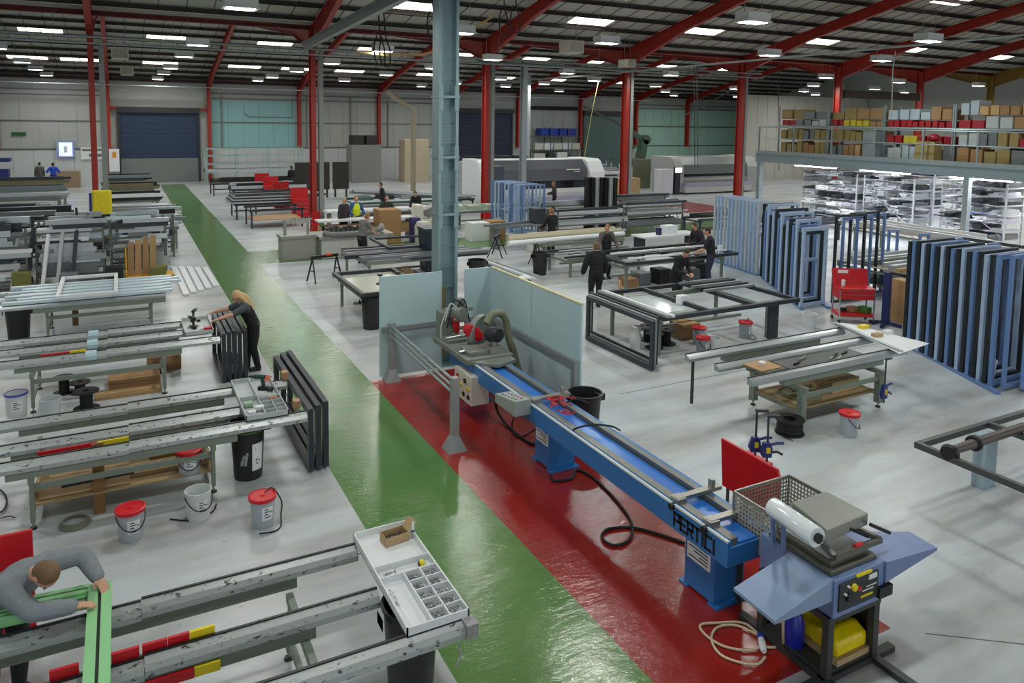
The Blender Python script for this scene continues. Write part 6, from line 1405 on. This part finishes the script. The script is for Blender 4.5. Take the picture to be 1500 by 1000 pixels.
for l2, z in enumerate((.4,.9,1.4,1.9,2.4)): bars(5, 19.3, 24.8, 44., 45., z, [DARK, DKGREY, LTP], 'dark profile right of the galvanised column, '+nth(l2)+' shelf, %s from the front', 'dark profiles shelf %d' % (l2+1), hw=(.1,.2), jit=.6)
for i in range(3): m = MB(); m.bar((10.5,37.+.5*i,1.3-.1*i),(16.5,35.4+.5*i,.95-.1*i),.16,.14); solo(m, 'long_profile', (LTP, MDP, ALU)[i], 'long silver-grey profile slanting across the saw tables, %s from the front' % nth(i), 'profile', 'slanting profiles')
table('green-legged table under the slanting profiles', 10.2, 16.6, 35.6, 38.2, .8, mt=mat('dark green frame', (44,74,66), .5), shelf=MDP)
for i in range(5): x = 10.6+i*1.1; solo(MB().box(x,x+.7,36.4,37.4,.82,.98+.05*(i % 2)), 'machine_unit', (mat('green grey', (86,110,102), .5), DKGREY, LTP)[i % 3], '%s unit on the green-legged table, %s from the left' % (('green-grey','dark','silver')[i % 3], nth(i)), 'unit', 'units on the green table')
solo(MB().box(16.4,17.4,33.8,34.2,0,2.6), 'slate_board', mat('slate panel', (84,92,104), .5), 'tall slate panel left of the second red column', 'panel')
table('work table with green trays left of the second red column', 12.9, 15.8, 30.4, 31.6, .84, top=LTP)
for i in range(3): solo(MB().box(13.1+.9*i,13.8+.9*i,30.6,31.4,.87,1.05), 'tray', mat('green white trays', (160,176,152), .5), 'green-white tray on the table left of the second red column, %s from the left' % nth(i), 'tray', 'trays left of the second column')

for i in range(14):
    x = -6.3+i*.46; y = 27.35+.1*(i % 3); m = MB(); m.bar((x,y,.05),(x+rng.uniform(-.25,.35),y+.35,1.5+rng.uniform(0,.5)),rng.uniform(.05,.11),.06); solo(m, 'leaning_offcut', (DKGREY, LTP, BRP, DARK)[i % 4], '%s length leaning on the second row of racks, %s from the left' % (('anthracite','silver','bronze','black')[i % 4], nth(i)), 'profile', 'lengths leaning on the second row')
for i in range(5):
    p = (-3.9+1.15*i, 24.5); solo(MB().box(p[0],p[0]+.45,p[1]-.1,p[1]+.2,0,.45+.1*(i % 2)), 'scrap_tub', (BLACKP, mat('olive tub', (110,112,50), .6), MDP)[i % 3], '%s tub of scrap in front of the rack row, %s from the left' % (('black','olive','grey')[i % 3], nth(i)), 'tub', 'scrap tubs', bevel=.03)

for i in range(6):
    x = 13.3+i*.6; solo(MB().box(x,x+.42,17.7+.2*(i % 2),18.2+.2*(i % 2),0,.28+.1*(i % 3)), 'floor_crate', (CARD, MDP, BLACKP)[i % 3], '%s crate on the floor under the second frame table, %s from the left' % (('brown','grey','black')[i % 3], nth(i)), 'crate', 'crates under the second frame table', bevel=.015)
for i in range(4):
    solo(MB().box(7.+.5*i,7.35+.5*i,21.2,21.7,0,.3+.08*(i % 2)), 'floor_crate', (MDP, CARD)[i % 2], '%s crate under the striped profile table, %s from the left' % (('grey','brown')[i % 2], nth(i)), 'crate', 'crates under the striped table', bevel=.015)
# ================================================================ mezzanine
rng = random.Random(9)
MX, MZ, MYA, MYB = 27.6, 3.5, 4.0, 26.7
m = MB(); m.box(MX+.1, 58, MYA, MYB, MZ-.12, MZ); struct(m, 'floor_mezzanine', [mat('mezzanine board', (128,124,114), .7)])
m = MB(); m.box(MX, MX+.1, MYA, MYB, MZ-.4, MZ+.02); m.box(MX-.05, MX+.1, MYA, MYB, MZ-.4, MZ-.36); m.box(MX-.05, MX+.1, MYA, MYB, MZ-.02, MZ+.02); struct(m, 'beam_mezzanine', [mat('galvanised edge beam', (136,152,158), .42, .4, .1, 2)])
m = MB(); m.box(MX+.1, 58, MYB-.1, MYB, MZ-.4, MZ+.02); struct(m, 'beam_mezzanine', [GREY_STEEL])
for y in (26.5, 16.4, 8.0):
    m = MB(); m.box(MX-.02, MX+.2, y-.1, y+.1, 0, MZ-.4); struct(m, 'column_mezzanine', [GREY_STEEL])
for i, (x, y) in enumerate(((33.,23.),(33,16.5),(33,10.5),(39,23))):
    m = MB(); m.box(x-.11, x+.11, y-.11, y+.11, 0, MZ-.12); struct(m, 'column_mezzanine', [WHITEM])
t = thing('guard_rail', 'galvanised handrail along the edge of the mezzanine', 'railing', (MX, 15, MZ))
for z in (4.85, 4.78, 4.25): wpart(MB().tube([(MX+.05,MYA,z),(MX+.05,MYB,z)], .025, 8), 'rail', GREY_STEEL, t, True)
y = MYB-.1
while y > MYA: wpart(MB().box(MX+.02,MX+.08,y-.03,y+.03,MZ,4.85), 'post', GREY_STEEL, t); y -= 2.1
wpart(MB().box(MX+.0,MX+.03,MYA,MYB,MZ+.02,MZ+.16), 'toe_board', GREY_STEEL, t)
# shelving on the mezzanine with one object per box
SH_ = mat('shelf steel', (140,152,154), .45, .4)
bays = [26.3, 23.4, 20.6, 17.6, 14.4, 11.2, 8.0]
for b, (ya, yb) in enumerate(zip(bays, bays[1:])):
    t = thing('shelving_bay', 'mezzanine shelving bay, %s from the left' % nth(b), 'shelving', (MX+1.5,(ya+yb)/2,MZ), 0, 'mezzanine shelving')
    for y in (ya-.04, yb+.04):
        for x in (MX+1.0, MX+2.0): wpart(MB().box(x-.03,x+.03,y-.03,y+.03,MZ,MZ+2.3), 'upright', SH_, t)
    for z in (MZ+.1, MZ+.75, MZ+1.4): wpart(MB().box(MX+1.0,MX+2.0,yb+.05,ya-.05,z-.04,z), 'shelf', SH_, t)
BLUEBIN = mat('pale blue tub', (172,184,190), .5)
kinds = {'olive': mat('olive carton', (150,132,84), .75), 'brown': CARD, 'pale brown': CARDL, 'red': mat('dull red bin', (160,28,38), .45), 'yellow': mat('dull yellow bin', (196,176,50), .5), 'white': mat('dull white carton', (178,184,184), .6), 'grey': MDP, 'pale blue': BLUEBIN, 'dark brown': mat('dark carton', (104,78,56), .8), 'tan': mat('tan carton', (196,160,112), .8)}
rows = {0: ('olive olive brown olive', 'olive olive grey olive', 'red grey white', 'olive grey'), 1: ('grey brown tan white', 'olive olive olive brown', 'red yellow yellow brown', 'olive brown'),
        2: ('white pale_blue grey white', 'red yellow red red', 'red red red red red', 'pale_blue pale_blue brown'), 3: ('brown olive grey', 'white grey olive red', 'red white brown', 'pale_blue tan brown tan'),
        4: ('dark_brown dark_brown brown', 'brown brown dark_brown', 'tan brown brown brown', 'brown brown dark_brown tan'), 5: ('dark_brown brown brown', 'red brown brown dark_brown', 'red brown dark_brown', 'tan brown dark_brown brown')}
for b, (ya, yb) in enumerate(zip(bays, bays[1:])):
    for l_, row in enumerate(rows[b]):
        ks = [k_ for k_ in row.split() for _ in range(2 if b < 4 else 1)]; n = len(ks); z = (MZ+.1, MZ+.75, MZ+1.4, None)[l_]
        if l_ == 3: z = MZ+1.4+(.3 if b < 3 else .5)
        for i, k_ in enumerate(ks):
            k2 = k_.replace('_', ' '); f0 = ya-.12-(ya-yb-.24)*i/n; f1 = ya-.12-(ya-yb-.24)*(i+1)/n
            h_ = rng.uniform(.38,.58) if l_ < 2 else rng.uniform(.22,.29) if (l_ == 2 and b < 3) else rng.uniform(.42,.49) if l_ == 2 else rng.uniform(.3,.55)
            if k2 in ('red', 'yellow'): h_ = min(h_, .3)
            m = MB(); m.box(MX+1.02+rng.uniform(0,.1), MX+1.9, f1+.03, f0-.03, z+.002, z+h_)
            nm = 'storage_bin' if k2 in ('red','yellow','pale blue') else 'carton'
            solo(m, nm, kinds[k2], '%s %s on the mezzanine, bay %s from the left, level %s, %s along' % (k2, 'bin' if nm == 'storage_bin' else 'carton', nth(b), ('one','two','three','on top')[l_], nth(i)), 'bin' if nm == 'storage_bin' else 'box', 'boxes in mezzanine bay %d' % (b+1), bevel=.012)
for i in range(5):
    y = 12.6-i*.5; m = MB(); m.bar((MX+2.3,y,MZ+.01),(MX+2.5,y-.35,MZ+3.3-.1*i),.14,.1); solo(m, 'board_bundle', (WOOD, CARDL, mat('cream boards', (220,196,140), .6))[i % 3], 'upright board bundle on top of the mezzanine stock, %s from the left' % nth(i), 'board', 'upright bundles on the mezzanine')
for i in range(6):
    x = MX+3.2+1.1*(i % 2); y = 15.5-i*1.6; solo(MB().box(x,x+.9,y,y+1.2,MZ,MZ+1.9+.25*(i % 3)), 'carton_stack', CARD if i % 2 else kinds['dark brown'], 'tall brown carton behind the mezzanine shelves, %s from the left' % nth(i), 'box', 'tall cartons behind the mezzanine shelves', bevel=.02)
c = MB(); c.box(MX+.3,MX+.8,17.9,18.7,MZ,MZ+.85); solo(c, 'carton', kinds['olive'], 'square olive carton standing by the mezzanine handrail', 'box', bevel=.015)
c = MB(); c.ell((MX+.55,18.1,MZ+1.0),(.2,.22,.16)); solo(c, 'paint_pot', mat('crimson pot', (150,16,40), .4), 'crimson bundle lying on the square olive carton', 'bundle', None, True)
solo(MB().box(MX+.5,MX+.9,20.6,21.2,MZ,MZ+1.2), 'grey_locker', GREY_STEEL, 'grey locker by the mezzanine handrail', 'locker')
# strip lights beneath the edge
TUBE = mat('fluorescent tube', (240,246,255), .3, 0, 0, emit=9.)
lds = bpy.data.lights.new('strip_glow', 'AREA'); lds.shape = 'RECTANGLE'; lds.size = .2; lds.size_y = 2.2; lds.energy = 95; lds.color = (.97,.98,1.)
ki = 0
for x in (MX+.5, MX+5., MX+9.5):
    for y in (23.6, 20.1, 16.2, 12.0):
        t = thing('strip_light', 'fluorescent strip light under the mezzanine, row %s, %s from the left' % (nth(int((x-MX)//4.4)), nth((23.6,20.1,16.2,12.0).index(y))), 'ceiling lamp', (x, y, MZ-.47), 0, 'strip lights under the mezzanine')
        MB().box(-.07,.07,-1.2,1.2,.02,.07).build('batten', WHITEM, t); MB().tube([(0,-1.15,0),(0,1.15,0)], .03, 8).build('tube', TUBE, t, True)
        for sy in (-1, 1): MB().box(-.01,.01,sy-.01,sy+.01,.07,.36).build('hanger', GP, t)
        lo = bpy.data.objects.new('strip_light_glow', lds); COL.objects.link(lo); lo.location = (x, y, MZ-.52)
# stock under the mezzanine
for r, (x, ya, yb, nm) in enumerate(((30.,25.8,22.8,'leftmost'),(30.,22.4,20.,'second'),(31.,19.4,16.8,'third'),(34.5,25.8,22.,'rear left'),(34.5,16,12.,'rear right'))):
    t = rack('%s rack of grey profiles under the mezzanine' % nm, x, x+1.2, yb, ya, (.45,.8,1.15,1.5,1.85,2.2,2.55), 2.7, mt=LTP)
    for l_, z in enumerate((.45,.8,1.15,1.5,1.85,2.2,2.55)):
        n = 4
        for i in range(n):
            y0_ = yb+(ya-yb)*i/n; w_ = (ya-yb)/n
            m = MB(); h_ = rng.uniform(.1,.24); m.box(x-.1+rng.uniform(0,.15), x+1.1, y0_+.05, y0_+w_-.05-rng.uniform(0,.15), z, z+h_)
            for q in range(3): m.box(x-rng.uniform(.11,.3), x, y0_+.05+rng.uniform(0,w_*.3), y0_+w_*rng.uniform(.5,.95), z+h_*q/3+.004, z+h_*(q+1)/3-.012)
            mt_ = rng.choice([LTP, LTP, MDP, WHITEM, mat('lilac grey wrap', (176,172,186), .5), DKGREY])
            solo(m, 'wrapped_bundle', mt_, 'grey wrapped bundle, %s rack under the mezzanine, %s shelf, %s from the right' % (nm, nth(l_), nth(i)), 'bundle', 'bundles on the %s rack under the mezzanine' % nm)
for i, (x, ya, yb, h_) in enumerate(((25.6,19.6,15.2,.95),(24.,15.2,11.6,.95),(28.6,14.4,9.5,.9))):
    table('pale work table near the mezzanine edge, %s from the back' % nth(i), x, x+1.8, yb, ya, h_, top=mat('timber top', (168,140,108), .6), mt=OLIVE)
    bars(6, x+.1, x+1.7, yb-.2, ya+.2, h_+.025, LMIX+[DKGREY], 'pale profile on the '+nth(i)+' work table near the mezzanine, %s from the left', 'profiles on mezzanine table %d' % (i+1), along='y', hw=(.07,.13), jit=.4, lv=2)
for i in range(4):
    x = 22.2+.1*i; y = 15.6-1.0*i; frame_y('slim blue upright frame standing before the mezzanine tables, %s from the left' % nth(i), x, x+.5, y, 1.5, .07, .07, BLUEF2, 'slim blue uprights')
for i in range(4):
    frame_y('blue trolley frame at the right picture edge, %s from the left' % nth(i), 23.2+.9*i, 24.6+.9*i, 11.4-.5*i, 2.0-.1*i, .08, .08, BLUEF2 if i % 2 else BLUEF, 'blue trolley frames', mull=1)
t = thing('tool_chest', 'wide red tool chest on the floor before the mezzanine tables', 'chest', (24.2,14.2,0)); MB().box(-.9,.9,-.35,.35,.35,.75).build('drawer_unit', REDCAB, t, bevel=.01)
for sx in (-.8,.8): MB().box(sx-.04,sx+.04,-.3,.3,0,.35).build('leg', DKGREY, t)
for k in range(3): MB().box(-.85+.6*k,-.35+.6*k,-.37,-.35,.6,.63).build('drawer_pull', CHROME, t)
table('long timber-topped bench left of the big frame stack', 19.2, 22.6, 12.4, 15.2, .86, top=mat('grey timber top', (150,146,134), .6), mt=OLIVE, shelf=mat('dark mesh shelf', (74,76,74), .7))
bars(7, 19.0, 22.8, 12.5, 15.1, .885, [LTP, CARDL, OLIVE], 'length on the timber-topped bench, %s from the front', 'lengths on the timber bench', hw=(.07,.14), jit=.6)
for i in range(3): solo(MB().box(19.4+.8*i,19.95+.8*i,12.52,12.72,.38,.68), 'carton', CARD if i != 1 else PAPER, '%s carton hung at the front of the timber-topped bench, %s one' % (('brown','white','brown')[i], nth(i)), 'box')
t = thing('flat_trolley', 'low orange timber trolley under the mezzanine at right', 'trolley', (31.8,15.0,0), .6)
MB().box(-1.6,1.6,-.5,.5,.26,.36).build('deck', mat('orange timber', (206,150,80), .6), t)
for sx in (-1.2,1.2):
    for sy in (-.35,.35): MB().lathe([(.12,-.04),(.12,.04)], 14, (sx,sy,.125), (0,1,0)).build('caster', BLACKP, t, True)
for i, (x, y, w_, h_, mt, nm) in enumerate(((36.,13.6,1.6,2.3,YELLOW,'bright yellow'),(36.5,12.0,1.2,1.6,mat('amber machine', (206,160,60), .5),'amber'),(33.6,19.,.7,1.2,mat('royal blue', (30,70,190), .5),'royal blue'),(32.4,18.6,.8,.6,REDP,'red'),(33.2,17.4,1.2,1.3,mat('pale machine', (206,206,196), .5),'pale'))):
    solo(MB().box(x,x+w_,y,y+.8,0,h_), 'machine_box', mt, '%s machine under the mezzanine' % nm, 'machine', bevel=.04)
for i in range(6): solo(MB().box(36.4,37.2,17.6-.42*i,17.95-.42*i,0,2.1), 'blue_bin_stack', mat('mid blue bins', (52,80,150), .5), 'column of blue bins on the far wall under the mezzanine, %s from the left' % nth(i), 'bin', 'blue bins under the mezzanine')
for i in range(5): 
    bars(5, 24.8+.0, 27.2, 8.2+1.0*i, 9.0+1.0*i, .5+.28*(i % 3), MIX, 'mixed profile low at the right edge, pile '+nth(i)+', %s from the front', 'piles at the right edge %d' % (i+1), hw=(.06,.12), jit=.3)
for i in range(5): table('low stand under a profile pile at the right edge, %s from the front' % nth(i), 24.8, 27.2, 8.1+1.0*i, 9.1+1.0*i, .48+.28*(i % 3), mt=DKGREY)
for r in range(2):
    x = 17.6+1.3*r; rack('rack of tubes seen through the open blue frames, %s' % ('left one','right one')[r], x+.9, x+2.0, 8.6, 10.4, (.6,1.1,1.6), 2.0, mt=DKGREY)
    for l_, z in enumerate((.6,1.1,1.6)): bars(5, x+.9, x+2.0, 8.3, 10.7, z, MIX, 'tube on '+('left','right')[r]+' rack behind the open blue frames, '+nth(l_)+' shelf, %s from the left', 'tubes behind the open frames %d %d' % (r, l_), along='y', hw=(.08,.14), jit=.3)
# ================================================================ roof services
t = thing('cable_tray', 'long galvanised cable tray crossing the hall below the valley beam', 'cable tray', (10, 32.3, 7.7))
for z, y in ((7.86,32.3),(7.62,32.2)): wpart(MB().box(X0+.3, 33.5, y-.12, y+.12, z-.05, z), 'tray', GREY_STEEL, t)
for x in range(-14, 33, 4): wpart(MB().tube([(x,32.25,7.6),(x,32.25,8.7)], .012, 5), 'hanger', GP, t)
pipe([(-12, 58, 6.95), (20, 58, 6.95), (20, 58, 6.95), (46, 58, 6.95)], .03, mat('pale pipe', (170,178,180), .5), 'long pale pipe running along the far wall under the eaves')
a, b = onY(940, 100, 30.), onX(1500, 36, 24.)
pipe([(23.6,30.,7.55),(27.2,12.,8.1),(28.2,6.5,8.3)], .045, mat('pale pipe', 0), 'pale pipe slanting through the roof space toward the mezzanine')
pipe([(17,44,6.9),(21.,34.,7.25),(23.6,30.,7.55)], .045, GP, 'grey pipe rising to the third red column')
pipe([onX(1312,75,25.), onX(1308,100,25.), onX(1306,170,25.)], .02, mat('pale pipe', 0), 'thin drop pipe hanging above the mezzanine at right')
# grey service trunking beside each column
for n, x in enumerate(COLX):
    if n < 7:
        solo(MB().box(x+.26, x+.44, YV-.12, YV+.12, 0, 7.6), 'service_trunking', mat('grey trunking', (138,142,140), .5, .2, .08, 2), 'grey service trunking beside the red column, %s column from the left' % nth(n), 'trunking', 'column trunking')
for n, (x, y) in enumerate(((18.3,33.5),(24.9,45.))):
    m = MB(); ibeam(m, (x,y,0),(x,y,8.0),.34,.24); struct(m, 'column_grey', [mat('pale grey column', (160,168,172), .45, .3, .06, 2)])
HEAT = mat('cream heater casing', (206,204,188), .5)
for i, (x, y, z, s_) in enumerate(((.2,47.,8.3,.85),(.6,55.,7.75,.75),(17.0,27.0,8.05,.75),(17.2,10.2,9.0,.6),(23.,31.2,7.9,.55))):
    m = MB(); m.box(x-s_/2,x+s_/2,y-.4,y+.4,z-s_*.35,z+s_*.35); t = thing('air_heater', 'cream boxed air heater hanging under the roof, %s of five' % nth(i), 'heater', (x,y,z-s_*.35), 0, 'air heaters'); wpart(m, 'casing', HEAT, t, bevel=.02)
    wpart(MB().box(x-s_/2+.06,x+s_/2-.06,y-.42,y-.4,z-s_*.28,z+s_*.28), 'grille', mat('heater grille', (170,168,150), .5), t)
    for sx in (-.3,.3): wpart(MB().tube([(x+sx*s_,y,z+s_*.35),(x+sx*s_,y,z+s_*.35+1.)], .012, 5), 'hanger', GP, t)
# hanging hoses on the crane rail
for i, (px, py) in enumerate(((560,60),(552,58),(735,18),(752,14),(630,22))):
    a = onY(px, py-6, 24.); b = a-Vector((0,0,.9)); m = MB(); m.tube(smooth_path([a, a-Vector((.1,0,.4)), b, b+Vector((.25,0,.0)), b+Vector((.25,0,.5)), a+Vector((.12,0,0)), a+Vector((.05,0,.8))], 6), .025, 6)
    solo(m, 'hanging_hose', BLACKP, 'black looped hose hanging from the roof, %s from the left' % nth((1,0,3,4,2)[i]), 'hose', 'hanging hoses', True)
pipe([onY(520,75,26.), onY(560,80,27.), onY(620,80,28.), onY(640,75,28.)], .04, mat('tan hose', (190,150,90), .5), 'tan air hose slung below the roof left of the galvanised column', 'hose')
pipe([onY(668,58,26.), onY(720,25,24.)], .04, mat('tan hose', 0), 'tan air hose rising right of the galvanised column', 'hose')
pipe([onY(877,118,38.), onY(868,160,38.), onY(855,235,38.)], .02, mat('yellow hose', (176,172,96), .5), 'thin yellow hose dropping above the machining centre', 'hose')
for i, (px, y0_, y1_) in enumerate(((1017,95,245),(1021,95,245),(1140,90,250),(1060,20,110))):
    pipe([onY(px,y0_,30.+i), onY(px+1,y1_,30.+i)], .018, DKGREY, 'thin dark drop cable in front of the mezzanine side, %s from the left' % nth((0,1,3,2)[i]), 'cable', 'drop cables')
m = MB(); m.bar((41.25,32.7,6.9),(48.9,32.7,6.9),.2,.5); solo(m, 'tie_girder', mat('dark girder', (58,50,44), .6), 'dark girder between two red columns above the mezzanine', 'girder')
pipe([onY(700,90,32.45), onY(1080,112,32.45)], .06, GREY_STEEL, 'grey rail running right from the second red column')
m = MB(); m.bar(onY(1005,168,46), onY(1100,118,46),.1,.1); solo(m, 'diagonal_brace', DKGREY, 'dark diagonal brace on the pale teal wall', 'brace')
# ================================================================ light
w = bpy.data.worlds.new('overcast'); S.world = w; w.use_nodes = True
w.node_tree.nodes['Background'].inputs[0].default_value = (.92, .97, 1., 1)
w.node_tree.nodes['Background'].inputs[1].default_value = .8
LAMPW = mat('white lamp housing', (206,210,208), .5, 0, .03, 3)
LAMPE = mat('lamp diffuser', (255,252,240), .4, 0, 0, emit=14.)
LAMPC = mat('cool lamp diffuser', (205,255,244), .4, 0, 0, emit=12.)
def lamp_proto():
    t = thing('highbay_lamp', '', 'ceiling lamp', (0,0,0), 0, 'high bay lamps under the roof')
    m = MB(); m.box(-.36,.36,-.22,.22,.02,.22); m.box(-.39,.39,-.25,.25,0,.03); m.build('housing', LAMPW, t)
    m = MB(); m.box(-.31,.31,-.17,.17,-.012,.0); m.build('diffuser', LAMPE, t)
    for sx in (-.35, .35): MB().tube([(sx*.8,0,.22),(sx*.8,0,1.0)], .008, 5).build('hanger', GP, t)
    return t
lp0 = lamp_proto()
ROWS = [(-4.0, (34.2, 43.0, 49.7, 57.0)), (2.5, (5., 11.5, 17.9, 28.1, 34.0, 43.0, 49.5, 57.0)), (8.6, (5., 12., 19.5, 26.5, 33.9, 41.3, 48.6, 54.)), (13.5, (6., 13.35, 19.4, 27.4, 33.9, 41., 49.8)), (20.6, (6., 13.6, 19.5, 33.1, 40.7, 47.5, 54.)), (25.6, (12., 18.7, 30.9, 38., 44., 49.7)), (33., (16.5, 27.3, 41.4, 54.2)), (39.5, (20., 27.7, 33.6, 40.5, 48.3)), (46., (20., 27., 34., 40., 55.)), (52., (26., 36., 44., 53.)), (58., (20., 30., 40.)), (-10., (12., 24., 36., 50.)), (-4.01, (5., 14., 24.))]  # far right rows and lamps near the teal wall added to brighten walls
ld = bpy.data.lights.new('highbay_glow', 'AREA'); ld.shape = 'RECTANGLE'; ld.size = .7; ld.size_y = .4; ld.energy = 82; ld.color = (1., .985, .94)
ldc = ld.copy(); ldc.color = (.86, 1., .98)
first = True; kk = 0
for r, (x, yy) in enumerate(ROWS):
    for j, y in enumerate(yy):
        z = 7.38
        lab = 'white box-shaped high bay lamp, %s from the front in the %s row from the left' % (nth(j), nth(sorted(set(round(a[0]) for a in ROWS)).index(round(x))))
        if x == -4.01: lab = 'white high bay lamp above the near left benches, %s from the front' % nth(j)
        o = lp0 if first else dup(lp0, (0,0,0))
        first = False
        o.location = (x, y, z); o['label'] = lab
        cool = (r+j*2) % 5 == 2
        if cool:
            for c in o.children:
                if c.name.startswith('diffuser'):
                    c.data = c.data.copy(); c.data.materials[0] = LAMPC
        lo = bpy.data.objects.new('highbay_light', ldc if cool else ld); COL.objects.link(lo); lo.location = (x, y, z-.03)
S.view_settings.view_transform = 'Standard'; S.view_settings.look = 'None'; S.view_settings.gamma = 1; S.view_settings.use_curve_mapping = False
S.view_settings.exposure = 0.45
S.cycles.use_denoising = True
S.cycles.max_bounces = 7; S.cycles.diffuse_bounces = 4; S.cycles.glossy_bounces = 3; S.cycles.transmission_bounces = 4
S.cycles.sample_clamp_indirect = 6
